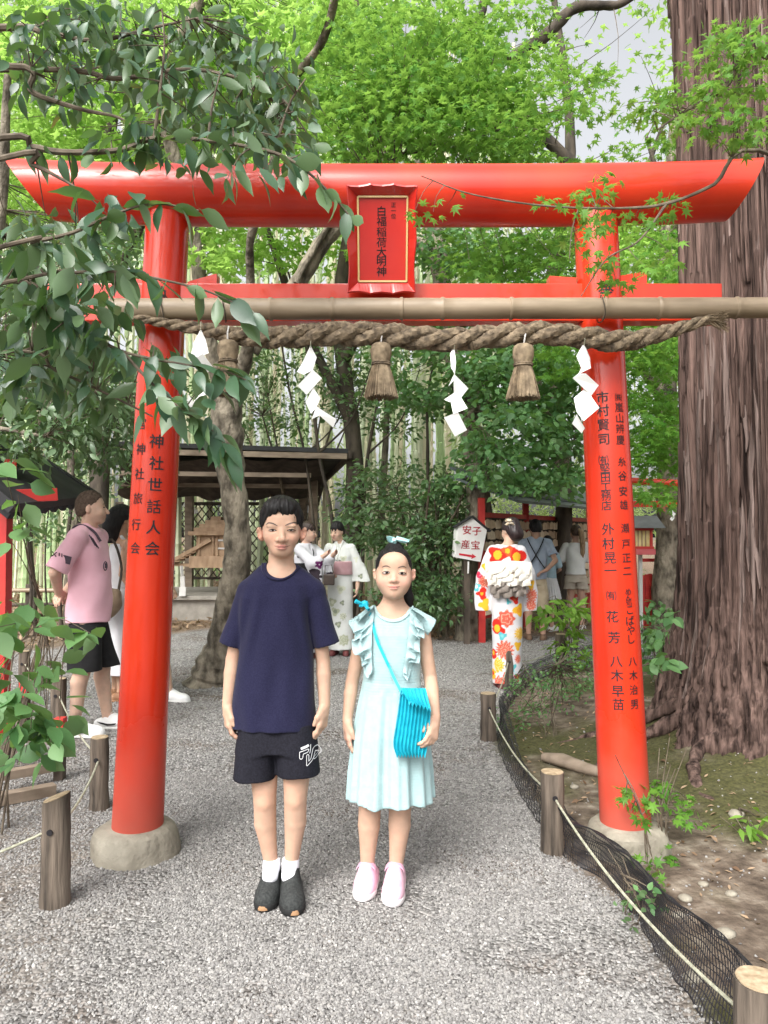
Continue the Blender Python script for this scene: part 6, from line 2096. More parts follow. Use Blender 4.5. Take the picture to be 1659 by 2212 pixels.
# ------------------------------------------------------------------ the boy in navy
def build_boy():
    Y0 = 3.02
    o = P(607, 1152, Y0); o.z = 0
    root = empty('person', o, label='boy in plain navy T-shirt and black shorts standing at the left under the gate', cat='person')
    J = lambda x, y, dy=0.0: np.array(P(x, y, Y0 + dy)) - np.array(o)
    s = Y0 / FPX
    F = Field((-.30, -.17, -.0), (.30, .17, 1.64), .0052, [(2, 1.30, 1.64, .0032), (0, -.085, .085, .0032), (2, .58, .78, .0036), (0, -.29, -.16, .0036), (0, .14, .27, .0036)])
    hc = J(608.5, 1130, .01)
    F.ell(hc, (.0765, .094, .098), .02)
    F.ell(J(608.5, 1152, -.022), (.067, .073, .088), .03)
    F.ell(J(608.5, 1180, -.042), (.040, .045, .033), .03)
    F.ell(J(608.5, 1191, -.058), (.032, .03, .021), .025)
    for x in (584, 633): F.ell(J(x, 1160, -.054), (.021, .028, .021), .025)
    for x in (589, 628.5): F.ell(J(x, 1136, -.083), (.022, .012, .009), .014)
    F.ell(J(608.5, 1118, -.062), (.05, .03, .03), .03)
    for x in (589, 628.5): F.ell(J(x, 1146, -.101), (.0155, .012, .0085), .01, 'sub')
    for x in (589, 628.5): F.ell(J(x, 1144.5, -.079), (.017, .0125, .0095), .006)
    F.cone(J(608.5, 1145, -.09), J(609, 1163, -.108), .0078, .0125, .012)
    F.ell(J(609, 1165.5, -.108), (.015, .0135, .0108), .008)
    for x in (600.5, 617.2): F.ell(J(x, 1167, -.096), (.0098, .012, .0085), .007)
    for x in (604, 613.5): F.ell(J(x, 1169.5, -.106), (.0034, .005, .0026), .003, 'sub')
    F.ell(J(608.8, 1178.6, -.0935), (.021, .012, .0055), .006)
    F.ell(J(608.8, 1184.4, -.092), (.018, .0135, .0075), .007)
    F.ell(J(608.8, 1181.3, -.108), (.024, .009, .0011), .004, 'sub')
    for x, m in ((562.8, -1), (655.2, 1)):
        c = J(x, 1154, .006)
        R = Matrix.Rotation(m * .28, 3, 'Y') @ Matrix.Rotation(m * .5, 3, 'Z')
        F.ell(c, (.0105, .0215, .031), .008, rot=R)
        F.ell(c + np.array((m * .005, -.012, .003)), (.006, .008, .016), .004, 'sub', rot=R)
    F.cone(J(608, 1190, .018), J(607, 1240, .022), .05, .054, .02)
    F.cone(J(607, 1238, .02), J(545, 1270, .02), .042, .032, .03); F.cone(J(607, 1238, .02), J(669, 1270, .02), .042, .032, .03)
    F.ell(J(606, 1300, .01), (.13, .078, .15), .03)
    F.ell(J(604, 1440, .01), (.125, .078, .2), .04)
    F.ell(J(604, 1575, .01), (.135, .08, .1), .04)
    # arms and hands
    for side, sh, el, wr in ((-1, (534, 1282), (503, 1424), (492, 1522)), (1, (680, 1282), (698, 1430), (701, 1522))):
        a, b, c = J(*sh, .015), J(*el, .03), J(*wr, -.005)
        F.cone(a, lerp3(a, b, .45), .040, .0325, .02); F.cone(lerp3(a, b, .45), b, .0325, .0285, .004)
        F.cone(b, lerp3(b, c, .3), .0285, .0298, .004); F.cone(lerp3(b, c, .3), c, .0298, .0225, .004)
        dd = (J(494, 1600, -.02) - c) if side < 0 else (J(692, 1600, -.02) - c)
        hand(F, c, dd, (-side, .25, 0), (-side * .45, -1, 0), .99, curl=(16, 26, 22))
    # legs
    for hip, kn, cf, an in (((568, 1590), (572, 1728), (573, 1778), (586, 1868)), ((645, 1590), (638, 1724), (638, 1774), (629, 1868))):
        a, b, c, d = J(*hip, .01), J(*kn, .0), J(*cf, .018), J(*an, .035)
        F.cone(a, b, .070, .0455, .03); F.cone(b, c, .0455, .0445, .004); F.cone(c, lerp3(c, d, .6), .0445, .0325, .004); F.cone(lerp3(c, d, .6), d, .0325, .0272, .003)
        F.ell(b + np.array((0, -.029, .0)), (.024, .017, .032), .012)
        F.cone(d, d + np.array((0, -.05, -.03)), .027, .025, .01)
    base = (.53, .345, .25)
    mk = [(J(608.8, 1178.8, -.1), (.021, .025, .0045), (.50, .22, .19), 1.1), (J(608.8, 1184.8, -.1), (.019, .03, .0065), (.52, .23, .2), 1.1),
          (J(584, 1165, -.08), (.022, .05, .02), (.62, .34, .25), .6), (J(634, 1165, -.08), (.022, .05, .02), (.62, .34, .25), .6), (J(609, 1166, -.1), (.014, .03, .012), (.61, .35, .26), .6),
          (J(563, 1154), (.018, .05, .04), (.6, .3, .22), .7), (J(655, 1154), (.018, .05, .04), (.6, .3, .22), .7)]
    for x, y in ((572, 1728), (638, 1724)): mk.append((J(x, y, -.03), (.035, .04, .035), (.52, .29, .2), .55))
    for x, y in ((495, 1590), (697, 1590)): mk.append((J(x, y), (.05, .06, .035), (.6, .33, .24), .5))
    put(F.mesh('body', skin_color(base, mk)), 'body', root, SKIN)
    Fb = F
    # face pieces
    Q = lambda x, y, dy=-.09: tuple(J(x, y, dy)[[0, 2]])
    for x, inn in ((589, 1), (628.7, -1)):
        n = 12
        y0 = 1145.6
        top = [(x - 8.6 + 17.2 * i / n, y0 - 2.3 * math.sin(PI * i / n) ** .8 + (.5 if (i / n > .5) == (inn > 0) else -.2) * abs(2 * i / n - 1)) for i in range(n + 1)]
        bot = [(x + 8.6 - 17.2 * i / n, y0 + 1.7 * math.sin(PI * i / n) ** .9) for i in range(1, n)]
        e = decal(F, [Q(*p) for p in top + bot], 'eye', EYEW, root, .0006)
        xi = x + .3 * inn
        ir = decal(F, [Q(xi + 3.0 * math.cos(a), y0 - .3 + 2.0 * math.sin(a)) for a in np.linspace(0, 2 * PI, 14)[:-1]], 'iris', IRIS, None, .0016); ir.parent = e
        ls = line_decals(F, [Q(*p) for p in top[::3]], (.0014, .0034, .0036, .0020), 'eyelash', LASH, None, .0022); ls.parent = e
        ls = line_decals(F, [Q(x - 8.6, y0 + .4), Q(x - 3, y0 + 2.2), Q(x + 3, y0 + 2.2), Q(x + 8.6, y0 + .4)], .0009, 'lower_lid', MOUTH, None, .0014); ls.parent = e
    line_decals(F, [Q(573.5, 1133.5), Q(580, 1129.5), Q(590, 1131), Q(600, 1136)], (.002, .0056, .0062, .0025), 'eyebrow', BROW, root)
    line_decals(F, [Q(616.5, 1135.5), Q(626, 1131), Q(636, 1128.8), Q(643, 1132.5)], (.0025, .0062, .0056, .002), 'eyebrow', BROW, root)
    line_decals(F, [Q(592.5, 1178.8), Q(600, 1181.8), Q(609, 1181.8), Q(618, 1181.6), Q(626, 1178)], (.001, .002, .0024, .002, .001), 'lip_line', MOUTH, root)
    # hair
    H = Field((-.11, -.12, 1.34), (.11, .14, 1.67), .0036)
    H.ell(J(608.3, 1120, .010), (.0875, .105, .0965), .01)
    H.ell(J(608.3, 1150, .045), (.0785, .075, .075), .02)
    H.ell(J(606, 1097, -.05), (.066, .055, .040), .02)
    zl = [J(x, y)[2] for x, y in ((562, 1146), (570, 1144), (575, 1130), (583, 1121), (592, 1116), (601, 1112), (609, 1106), (615, 1112), (624, 1119), (634, 1124), (642, 1130), (648, 1144), (656, 1146))]
    xl = [J(x, 1120)[0] for x in (562, 570, 575, 583, 592, 601, 609, 615, 624, 634, 642, 648, 656)]
    znape = J(608, 1192)[2]
    def cut(D, X, Yv, Z):
        zf = np.interp(X, xl, zl)
        t = np.clip((Yv + .015) / .05, 0, 1)
        zside = J(608, 1150)[2]
        zb = zside + (znape - zside) * np.clip((Yv - .01) / .05, 0, 1)
        lim = zf * (1 - t) + np.minimum(zf, zb) * t
        w = .0035 * np.sin(X * 250 + .6) + .003 * np.sin(X * 560 + 1) + .002 * np.sin(X * 930)
        ang = np.arctan2(X - .01, -(Yv - .03))
        rad = np.sqrt((X - .01) ** 2 + (Yv - .03) ** 2)
        D = D + (.0016 * np.sin(ang * 37 + 3 * np.sin(ang * 5)) + .0012 * np.sin(ang * 71 + Z * 40)) * np.clip(rad / .05, 0, 1) + .0014 * np.sin(Z * 130 + 4 * np.sin(ang * 6))
        return np.maximum(D, (lim + w - Z) * .8)
    H.func(cut)
    hm = put(H.mesh('hair'), 'hair', root, HAIR)
    it = []
    c = J(608.3, 1121, .012)
    for q in range(1500):
        th = random.uniform(0, 2 * PI); ph = math.acos(random.uniform(-.35, 1))
        n = Vector((math.sin(ph) * math.cos(th), math.sin(ph) * math.sin(th), math.cos(ph)))
        p = Vector(c) + Vector((n.x * .082, n.y * .098, n.z * .089))
        if p.z < np.interp(p.x, xl, zl) + .014 and p.y < .02: continue
        if p.y >= .02 and p.z < znape + .03: continue
        fwd = Vector((n.x * .5 + .25, -.6 + n.y * .3, -.25)) if p.y < .03 else Vector((n.x * .3, n.y * .2 + .1, -.9))
        side_ = abs(n.x) > .72
        if side_: fwd = Vector((0, -.15, -1))
        d = (fwd - n * fwd.dot(n)).normalized() + n * (random.uniform(.05, .16) if side_ else random.uniform(.1, .45))
        L = random.uniform(.016, .032) * (.6 if side_ else 1)
        if p.y < -.05 and p.z < np.interp(p.x, xl, zl) + .035: L *= .75
        it.append((p, d + Vector((random.gauss(0, .25), random.gauss(0, .2), random.gauss(0, .2))), L, random.uniform(.0016, .0034), Vector((random.gauss(0, .004), -.002, -.006))))
    hair_blades(hm, it, HAIR, 'hair_strands')
    # T-shirt
    navy = mat('navy_jersey', (.011, .011, .034), (.018, .018, .048), rough=.88, scale=200, sheen=.08, spec=.15, bump=.0004, bscale=320)
    S = Field((-.30, -.18, .62), (.30, .18, 1.36), .0056)
    zz = lambda y: J(600, y)[2]
    S.column([(zz(1572), J(601, 1)[0], .012, 90 * s, .112), (zz(1500), J(600, 1)[0], .012, 87 * s, .11), (zz(1420), J(599, 1)[0], .012, 80.5 * s, .104), (zz(1340), J(600, 1)[0], .012, 79 * s, .102), (zz(1290), J(603, 1)[0], .014, 83 * s, .1), (zz(1262), J(605, 1)[0], .016, 76 * s, .088), (zz(1248), J(606, 1)[0], .018, 60 * s, .08), (zz(1234), J(607, 1)[0], .02, 38 * s, .066)], .03, pw=2.5)
    for sx, nx in (((538, 1277), 585), ((676, 1277), 631)): S.cone(J(nx, 1241, .02), J(*sx, .015), .047, .049, .022)
    S.wrinkle(.0055, (8, 8, 8), 1.0); S.wrinkle(.0024, (17, 15, 9), 2.0)
    # folds falling from the armpits and pulled towards the hem
    S.func(lambda D, X, Yv, Z: D + .0065 * np.sin((np.abs(X) - .05) * 95 + (Z - 1.1) * 22) * np.exp(-((np.abs(X) - .12) / .05) ** 2) * np.exp(-((Z - 1.12) / .14) ** 2)
           + .003 * np.sin(X * 75 + np.sin(Z * 9) * 2) * np.clip((.98 - Z) / .25, 0, 1))
    for sx, hem, nx in (((538, 1277), (499.5, 1398), 585), ((676, 1277), (707, 1398), 630)):
        a, b = J(*sx, .015), J(*hem, .02)
        L = sleeve_field(S, a, b, .049, .053, .010, .0425)
        S.union(L, .011)
    S.ell(J(606.5, 1213, -.055), (.0745, .1, .0665), .006, 'sub')
    S.cone(J(608, 1200, .02), J(606.5, 1232, .02), .057, .061, .004, 'sub')
    S.half((0, 0, -1), -zz(1570))
    put(S.mesh('shirt'), 'shirt', root, navy)
    mb = MB()
    ring = []
    for a in np.linspace(PI * .03, PI * .97, 34):
        x = J(606.5, 1213)[0] - .0745 * math.cos(a); z = zz(1213) - .0665 * math.sin(a)
        y = S.front(x, z - .005)
        if y is None: continue
        ring.append((x, min(y, .03) - .0015, z - .004))
    mb.tube(ring, .0052, 8, squash=1.2); c2 = mb.build('collar', navy, None, True); c2.parent = root
    # hem and sleeve seams stand out a little
    # shorts
    blk = mat('black_shorts_cloth', (.0085, .0085, .013), (.016, .016, .024), rough=.85, scale=150, spec=.2, bump=.0003, bscale=300)
    T = Field((-.24, -.16, .40), (.24, .16, .82), .0055)
    T.column([(zz(1618), J(604, 1)[0], .012, 86 * s, .104), (zz(1575), J(603, 1)[0], .012, 80 * s, .098), (zz(1545), J(603, 1)[0], .012, 78 * s, .094)], .03, pw=2.5)
    T.column([(zz(1678), J(558.5, 1)[0], .004, 44.5 * s, .092), (zz(1620), J(562, 1)[0], .008, 44 * s, .096), (zz(1560), J(570, 1)[0], .012, 42 * s, .096)], .02, pw=2.4)
    T.column([(zz(1669), J(650.5, 1)[0], .004, 46 * s, .092), (zz(1620), J(646, 1)[0], .008, 45.5 * s, .096), (zz(1560), J(640, 1)[0], .012, 42 * s, .096)], .02, pw=2.4)
    T.wrinkle(.0024, (9, 9, 10), 2.4)
    for x, y in ((558.5, 1678), (650.5, 1669)):
        T.column([(zz(y) - .03, J(x, 1)[0], .004, 39 * s, .080), (zz(y) + .035, J(x, 1)[0], .004, 38 * s, .078)], .004, 'sub')
    put(T.mesh('shorts'), 'shorts', root, blk)
    # outlined letters on the shorts
    lo = lambda x, y: (629.8 + .0463 * x * 1.0, 1582.2 + .0463 * y)
    white = mat('white_print', (.72, .72, .74), rough=.6)
    def Ls(pts): return [Q(*lo(*p), -.09) for p in pts]
    k = .0021
    lm = [line_decals(T, Ls([(430, 780), (560, 740), (700, 700), (780, 660)]), (.0085, .0095, .0095, .0095), 'lettering', white, root, .002)]
    for pts in ([(372, 1190), (372, 930), (760, 830), (790, 880), (740, 970), (540, 1030), (520, 1190), (480, 1250), (410, 1250), (372, 1190)],
                [(860, 650), (855, 900), (825, 1050)],
                [(690, 1120), (690, 1580), (730, 1590), (930, 1400), (970, 1310), (985, 1290)],
                [(690, 1120), (740, 1065), (790, 1120), (785, 1400), (880, 1290), (955, 880), (1030, 805), (1095, 830), (1285, 1060), (1295, 1180), (1250, 1240), (1090, 1360), (1010, 1370), (985, 1290)],
                [(985, 1290), (1060, 1010), (1185, 1150), (1020, 1250), (985, 1290)]):
        for a, b in zip(pts[:-1], pts[1:]):
            lm.append(line_decals(T, Ls([a, b]), k, 'lettering', white, root, .002))
    # join the strokes into one piece of lettering
    mb = MB()
    for q in lm:
        mb.add([v.co.copy() for v in q.data.vertices], [list(f.vertices) for f in q.data.polygons]); bpy.data.objects.remove(q)
    q = mb.build('lettering', white, None, False, fix=False); q.parent = root
    # socks and shoes
    sock = mat('white_sock', (.7, .7, .74), rough=.9, bump=.0006, bscale=200)
    dark = mat('charcoal_mesh_shoe', (.016, .018, .018), (.04, .043, .042), rough=.85, scale=120, bump=.001, bscale=200)
    dsole = mat('dark_sole', (.012, .012, .012), rough=.8)
    lace = mat('grey_lace', (.05, .053, .052), rough=.8)
    gum = mat('gum_rubber', (.33, .19, .1), rough=.7)
    for (ax, tx, ty, y2) in ((587, 568, 1972, 1868), (628, 634, 1982, 1872)):
        an = J(ax, 1868, .035); g = G(tx, ty) - o
        K = Field((an[0] - .06, an[1] - .08, .03), (an[0] + .06, an[1] + .08, .16), .004)
        K.cone((an[0], an[1], .05), (an[0], an[1] - .002, an[2] + .035 + (.012 if ax > 600 else .01)), .033, .034, .01); K.cone((an[0], an[1] - .01, an[2] + .004), (an[0], an[1] - .045, an[2] - .025), .0335, .032, .01); K.half((0, 0, 1), an[2] + .028)
        put(K.mesh('sock'), 'sock', root, sock)
        sh = shoe(root, (an[0], an[1] + .005), (g.x, g.y),   .104, dark, dsole, h=.092, extra=lace)
        mb = MB(); v, f = noisy_lathe([(.001, .017), (.014, .014), (.018, .006), (.018, 0)], (0, 0, 0), 16, 0, 1, 0)
        mb.add([Vector((p[0] * 1.15 + g.x, p[1] * .5 + g.y + .0065, p[2] * 1.05 + .008)) for p in v], f)
        t = mb.build('toe_patch', gum, None, True); t.parent = sh
build_boy()
# ------------------------------------------------------------------ the girl in pale blue
def build_girl():
    Y0 = 3.08
    o = P(842, 1152, Y0); o.z = 0
    root = empty('person', o, label='girl in pale mint ruffled dress standing beside the boy under the gate', cat='person')
    J = lambda x, y, dy=0.0: np.array(P(x, y, Y0 + dy)) - np.array(o)
    s = Y0 / FPX
    zz = lambda y: J(842, y)[2]
    F = Field((-.24, -.22, -.0), (.26, .16, 1.46), .0052, [(2, 1.15, 1.46, .0031), (0, -.06, .09, .0031), (2, .52, .72, .0036), (0, -.22, -.14, .0036), (0, .12, .24, .0036)])
    F.ell(J(850.8, 1229, .01), (.0705, .087, .0905), .02)
    F.ell(J(850.6, 1249, -.02), (.0685, .070, .080), .03)
    F.ell(J(850.6, 1271, -.04), (.047, .045, .034), .03)
    F.ell(J(850.6, 1282, -.055), (.026, .027, .019), .025)
    for x in (828.5, 872.5): F.ell(J(x, 1255, -.052), (.025, .028, .026), .025)
    F.ell(J(850.6, 1213, -.060), (.05, .03, .032), .03)
    for x in (834, 868.7): F.ell(J(x, 1237.5, -.0985), (.0155, .012, .010), .01, 'sub')
    for x in (834, 868.7): F.ell(J(x, 1237, -.077), (.0165, .0125, .011), .006)
    F.cone(J(850.6, 1238, -.082), J(850.8, 1252, -.096), .0062, .0095, .012)
    F.ell(J(850.8, 1254.3, -.097), (.0115, .0115, .0088), .008)
    for x in (843.8, 857.8): F.ell(J(x, 1256, -.088), (.0078, .010, .0068), .007)
    for x in (847, 854.6): F.ell(J(x, 1258, -.098), (.003, .005, .0024), .003, 'sub')
    F.ell(J(850.6, 1266.6, -.0880), (.0195, .012, .0042), .006)
    F.ell(J(850.6, 1271.2, -.0870), (.0165, .0125, .006), .007)
    F.ell(J(850.6, 1268.7, -.103), (.022, .009, .0011), .004, 'sub')
    for x, m in ((811.5, -1), (892, 1)):
        c = J(x, 1242, .012)
        R = Matrix.Rotation(m * .22, 3, 'Y') @ Matrix.Rotation(m * .5, 3, 'Z')
        F.ell(c, (.0095, .0195, .0275), .008, rot=R)
        F.ell(c + np.array((m * .005, -.011, .003)), (.0055, .007, .014), .004, 'sub', rot=R)
    F.cone(J(850, 1280, .02), J(848.5, 1322, .024), .0425, .0455, .02)
    F.cone(J(848.5, 1318, .022), J(798, 1340, .02), .043, .036, .03); F.cone(J(848.5, 1318, .022), J(898, 1340, .02), .043, .036, .03)
    F.ell(J(847, 1385, .012), (.107, .07, .13), .03)
    F.ell(J(846, 1475, .01), (.10, .068, .12), .03)
    F.ell(J(843, 1560, .01), (.118, .075, .11), .03)
    for side, sh, el, wr in ((-1, (788, 1352), (760, 1475), (750.5, 1553)), (1, (909, 1350), (930, 1465), (940, 1550))):
        a, b, c = J(*sh, .015), J(*el, .035 if side < 0 else .015), J(*wr, .0 if side < 0 else -.125)
        F.cone(a, lerp3(a, b, .45), .036, .0315, .02); F.cone(lerp3(a, b, .45), b, .0315, .0272, .004)
        F.cone(b, lerp3(b, c, .3), .0272, .0282, .004); F.cone(lerp3(b, c, .3), c, .0282, .0208, .004)
        if side < 0:
            hand(F, c, J(752, 1630, -.02) - c, (1, .3, 0), (.35, -1, 0), .93, curl=(8, 16, 14))
        else:
            hand(F, c, J(928, 1626, -.215) - c, (-1, .35, 0), (-.75, -1, 0), .93, curl=(22, 32, 26), thumb=(.7, .6, .4))
    for hip, kn, cf, an in (((812, 1620), (799, 1742), (797, 1782), (793, 1872)), ((872, 1620), (864, 1742), (863, 1782), (855, 1876))):
        a, b, c, d = J(*hip, .01), J(*kn, .0), J(*cf, .015), J(*an, .03)
        F.cone(a, b, .066, .0455, .03); F.cone(b, c, .0455, .0455, .004); F.cone(c, lerp3(c, d, .6), .0455, .033, .004); F.cone(lerp3(c, d, .6), d, .033, .0275, .003)
        F.cone(d, d + np.array((0, -.045, -.03)), .026, .024, .01)
    mk = [(J(850.6, 1266.8, -.1), (.0195, .025, .0036), (.52, .23, .2), 1.1), (J(850.6, 1271.3, -.1), (.017, .03, .0052), (.56, .26, .22), 1.1),
          (J(829, 1258, -.08), (.022, .05, .018), (.66, .36, .28), .8), (J(872, 1258, -.08), (.022, .05, .018), (.66, .36, .28), .8), (J(851, 1255, -.1), (.013, .03, .011), (.64, .36, .28), .6),
          (J(892, 1242), (.018, .05, .035), (.6, .31, .24), .7), (J(847, 1338, -.06), (.05, .05, .02), (.64, .36, .27), .5)]
    for x, y in ((799, 1735), (864, 1735)): mk.append((J(x, y, -.03), (.035, .04, .035), (.53, .30, .22), .6))
    for x, y in ((750, 1600), (932, 1600)): mk.append((J(x, y, -.05), (.05, .09, .035), (.62, .34, .26), .6))
    put(F.mesh('body', skin_color((.55, .365, .265), mk)), 'body', root, SKIN)
    Q = lambda x, y, dy=-.09: tuple(J(x, y, dy)[[0, 2]])
    for x, inn, y0 in ((834, 1, 1237), (869, -1, 1239)):
        n = 12
        top = [(x - 8.4 + 16.8 * i / n, y0 - 3.1 * math.sin(PI * i / n) ** .8) for i in range(n + 1)]
        bot = [(x + 8.4 - 16.8 * i / n, y0 + 2.1 * math.sin(PI * i / n) ** .9) for i in range(1, n)]
        e = decal(F, [Q(*p) for p in top + bot], 'eye', EYEW, root, .0006)
        xi = x + (1.5 if inn > 0 else -1.0)
        ir = decal(F, [Q(xi + 3.4 * math.cos(a), y0 - .4 + 2.5 * math.sin(a)) for a in np.linspace(0, 2 * PI, 14)[:-1]], 'iris', IRIS, None, .0016); ir.parent = e
        ls = line_decals(F, [Q(*p) for p in top[::3]], (.0012, .0026, .0028, .0015), 'eyelash', LASH, None, .0022); ls.parent = e
        ls = line_decals(F, [Q(x - 8.4, y0 + .4), Q(x - 3, y0 + 2.7), Q(x + 3, y0 + 2.7), Q(x + 8.4, y0 + .4)], .0009, 'lower_lid', MOUTH, None, .0014); ls.parent = e
    brow = mat('soft_eyebrow', (.13, .085, .07), rough=.8)
    line_decals(F, [Q(825, 1226), Q(831, 1223), Q(837, 1223), Q(843.5, 1226)], (.002, .0042, .0046, .0025), 'eyebrow', brow, root)
    line_decals(F, [Q(859.5, 1227), Q(866, 1224.3), Q(872, 1224), Q(878, 1226.8)], (.0025, .0046, .0042, .002), 'eyebrow', brow, root)
    line_decals(F, [Q(837.5, 1266.8), Q(844, 1268.8), Q(850.6, 1269), Q(857, 1268.8), Q(863.8, 1266.4)], (.001, .0018, .0022, .0018, .001), 'lip_line', MOUTH, root)
    # hair pulled back
    H = Field((-.10, -.12, 1.06), (.13, .19, 1.46), .0036)
    H.ell(J(850.6, 1226, .012), (.0765, .094, .0935), .01)
    H.ell(J(850.6, 1245, .04), (.073, .066, .075), .02)
    xl = [J(x, 1220)[0] for x in (810, 818, 822, 830, 842, 852, 863, 876, 883, 889, 896)]
    zl = [J(842, y)[2] for y in (1246, 1240, 1224, 1209, 1203, 1201, 1203, 1212, 1226, 1242, 1248)]
    def cut(D, X, Yv, Z):
        zf = np.interp(X, xl, zl)
        t = np.clip((Yv + .02) / .05, 0, 1)
        zb = zz(1240) + (zz(1292) - zz(1240)) * np.clip((Yv - .015) / .05, 0, 1)
        lim = zf * (1 - t) + np.minimum(zf, zb) * t
        ang = np.arctan2(X - .017, Z - zz(1240))
        D = D + .0011 * np.sin(ang * 60) + .0008 * np.sin(ang * 133 + Yv * 30)
        return np.maximum(D, (lim + .0025 * np.sin(X * 320) - Z) * .8)
    H.func(cut)
    H.ell(J(852, 1181, .035), (.034, .034, .022), .02)
    H.chain([J(852, 1190, .105), J(862, 1215, .135), J(872, 1260, .12), J(880, 1292, .09), J(885, 1318, .075)], [.03, .034, .03, .024, .010], .02)
    hm = put(H.mesh('hair'), 'hair', root, HAIR)
    it = []
    for q in range(260):
        th = random.uniform(0, 2 * PI); ph = math.acos(random.uniform(.0, 1))
        n = Vector((math.sin(ph) * math.cos(th), math.sin(ph) * math.sin(th), math.cos(ph)))
        p = Vector(J(850.6, 1226, .012)) + Vector((n.x * .0755, n.y * .093, n.z * .0925))
        if p.z < np.interp(p.x, xl, zl) + .004: continue
        up = Vector((0, .4, .5)); d = up - n * up.dot(n) - n * .02
        it.append((p, d, random.uniform(.02, .04), .0009, Vector((0, 0, .003))))
    hair_blades(hm, it, HAIR)
    bowm = mat('pale_turquoise_satin', (.36, .66, .68), (.45, .74, .75), rough=.45, scale=20)
    mb = MB()
    yb = .015
    for pts in ([(834.5, 1160), (840, 1158.5), (848, 1161), (852, 1166), (848, 1171.5), (843, 1173), (837, 1169)], [(852.5, 1165), (857, 1158.8), (867, 1161.5), (884.5, 1167), (883.5, 1170.5), (876, 1174.5), (864, 1171.5), (856, 1169)]):
        mb.prism([J(x, y, yb + .012 * math.sin(x)) for x, y in pts], (0, 0, 0), (.002, .03, .002))
    mb.ellp = None
    b = mb.build('hair_bow', bowm, None); b.parent = root
    mb = MB(); mb.tube([J(850.5, 1163, .005), J(852, 1167, .0), J(853, 1173, .01)], [.006, .009, .007], 8); q = mb.build('bow_knot', bowm, None, True); q.parent = b
    # dress
    dm = mat('mint_crepe', (.33, .48, .49), (.37, .525, .535), rough=.85, scale=30, spec=.2, sheen=.15, bump=.0006, bscale=160)
    N, L = dm.node_tree.nodes, dm.node_tree.links
    tc = N.new('ShaderNodeTexCoord'); wv = N.new('ShaderNodeTexWave')
    wv.wave_type = 'BANDS'; wv.bands_direction = 'Z'
    wv.inputs['Scale'].default_value = 27; wv.inputs['Distortion'].default_value = 2.6; wv.inputs['Detail'].default_value = 3; wv.inputs['Detail Scale'].default_value = 1.4
    L.new(tc.outputs['Object'], wv.inputs['Vector'])
    bp2 = N.new('ShaderNodeBump'); bp2.inputs['Distance'].default_value = .00045; bp2.inputs['Strength'].default_value = .8
    pb = N['Principled BSDF']; old = pb.inputs['Normal'].links[0].from_socket
    L.new(wv.outputs['Fac'], bp2.inputs['Height']); L.new(old, bp2.inputs['Normal']); L.new(bp2.outputs[0], pb.inputs['Normal'])
    S = Field((-.24, -.22, .28), (.24, .2, 1.17), .0054)
    S.column([(zz(1484), J(845.5, 1)[0], .012, 62 * s, .086), (zz(1420), J(846, 1)[0], .012, 62 * s, .09), (zz(1370), J(847, 1)[0], .014, 62 * s, .088), (zz(1335), J(848, 1)[0], .018, 57 * s, .075), (zz(1318), J(848.5, 1)[0], .02, 50 * s, .06)], .025, pw=2.3)
    for sx, tip in (((800, 1338), (760, 1362)), ((896, 1338), (934, 1360))):
        S.cone(J(843 + (sx[0] - 843) * .72, 1326, .02), J(*sx, .018), .034, .040, .025)
        S.union(sleeve_field(S, J(*sx, .018), J(*tip, .02), .042, .044, .006, .0385), .014)
    fold = lambda th, Z: (.0105 * np.sin(th * 13 + 1.8 * np.sin(th * 3 + 1)) + .0045 * np.sin(th * 23 + 2 + 1.5 * np.sin(th * 4))) * np.clip((zz(1482) - Z) / .42, 0, 1) ** .5
    S.column([(zz(1742), J(842.5, 1)[0], .008, 92 * s, .138), (zz(1660), J(842.5, 1)[0], .01, 86 * s, .13), (zz(1580), J(843, 1)[0], .012, 79 * s, .122), (zz(1510), J(845, 1)[0], .012, 68 * s, .1), (zz(1476), J(845.5, 1)[0], .012, 62 * s, .087)], .012, pw=2.15, fold=fold)
    S.wrinkle(.0012, (10, 10, 16), .6)
    S.ell(J(848, 1300, -.062), (.082, .12, .0735), .006, 'sub')
    S.cone(J(849, 1290, .03), J(848.5, 1317, .03), .066, .074, .004, 'sub')
    wob = lambda th: .004 * np.sin(th * 7 + 1) + .004 * np.sin(th * 4)
    S.func(lambda D, X, Yv, Z: np.maximum(D, zz(1726) + wob(np.arctan2(Yv, X)) - Z))
    S.column([(.27, J(842.5, 1)[0], .008, 77 * s, .112), (zz(1726) + .03, J(842.5, 1)[0], .008, 74 * s, .115)], .004, 'sub')
    dr = put(S.mesh('dress'), 'dress', root, dm)
    def fy(x, z):
        y = S.front(x, z)
        return y if y is not None else -.06
    rm = mat('mint_ruffle_cloth', (.35, .50, .51), (.39, .545, .555), rough=.85, scale=30, spec=.2, sheen=.15, bump=.0004, bscale=200)
    def ruffle(inn, out, seed, lay):
        n = 90
        a = spline(inn, n); b = spline(out, n)
        mb = MB(); vs = []
        R = 7
        for i in range(n):
            ph = i * .36 + seed + .9 * math.sin(i * .17 + seed)
            for j in range(R):
                v = j / (R - 1)
                x = a[i][0] + (b[i][0] - a[i][0]) * v * (1 - .06 * lay); yy = a[i][1] + (b[i][1] - a[i][1]) * v + 5.5 * v * v * math.sin(ph + 1.2)
                x += 3.2 * v * v * math.sin(ph * .5 + 2)
                p = J(x, yy, -.085)
                y0 = fy(p[0], p[2])
                y0 = min(y0, -.045) if v < .5 else min(y0, .0)
                ya = fy(*J(a[i][0], a[i][1], -.085)[[0, 2]])
                y = (ya * (1 - v) + min(ya + .01, y0) * v) - .005 - .012 * lay * (1 - .3 * v) - .010 * v - .017 * v * math.sin(ph)
                vs.append((p[0], y, p[2]))
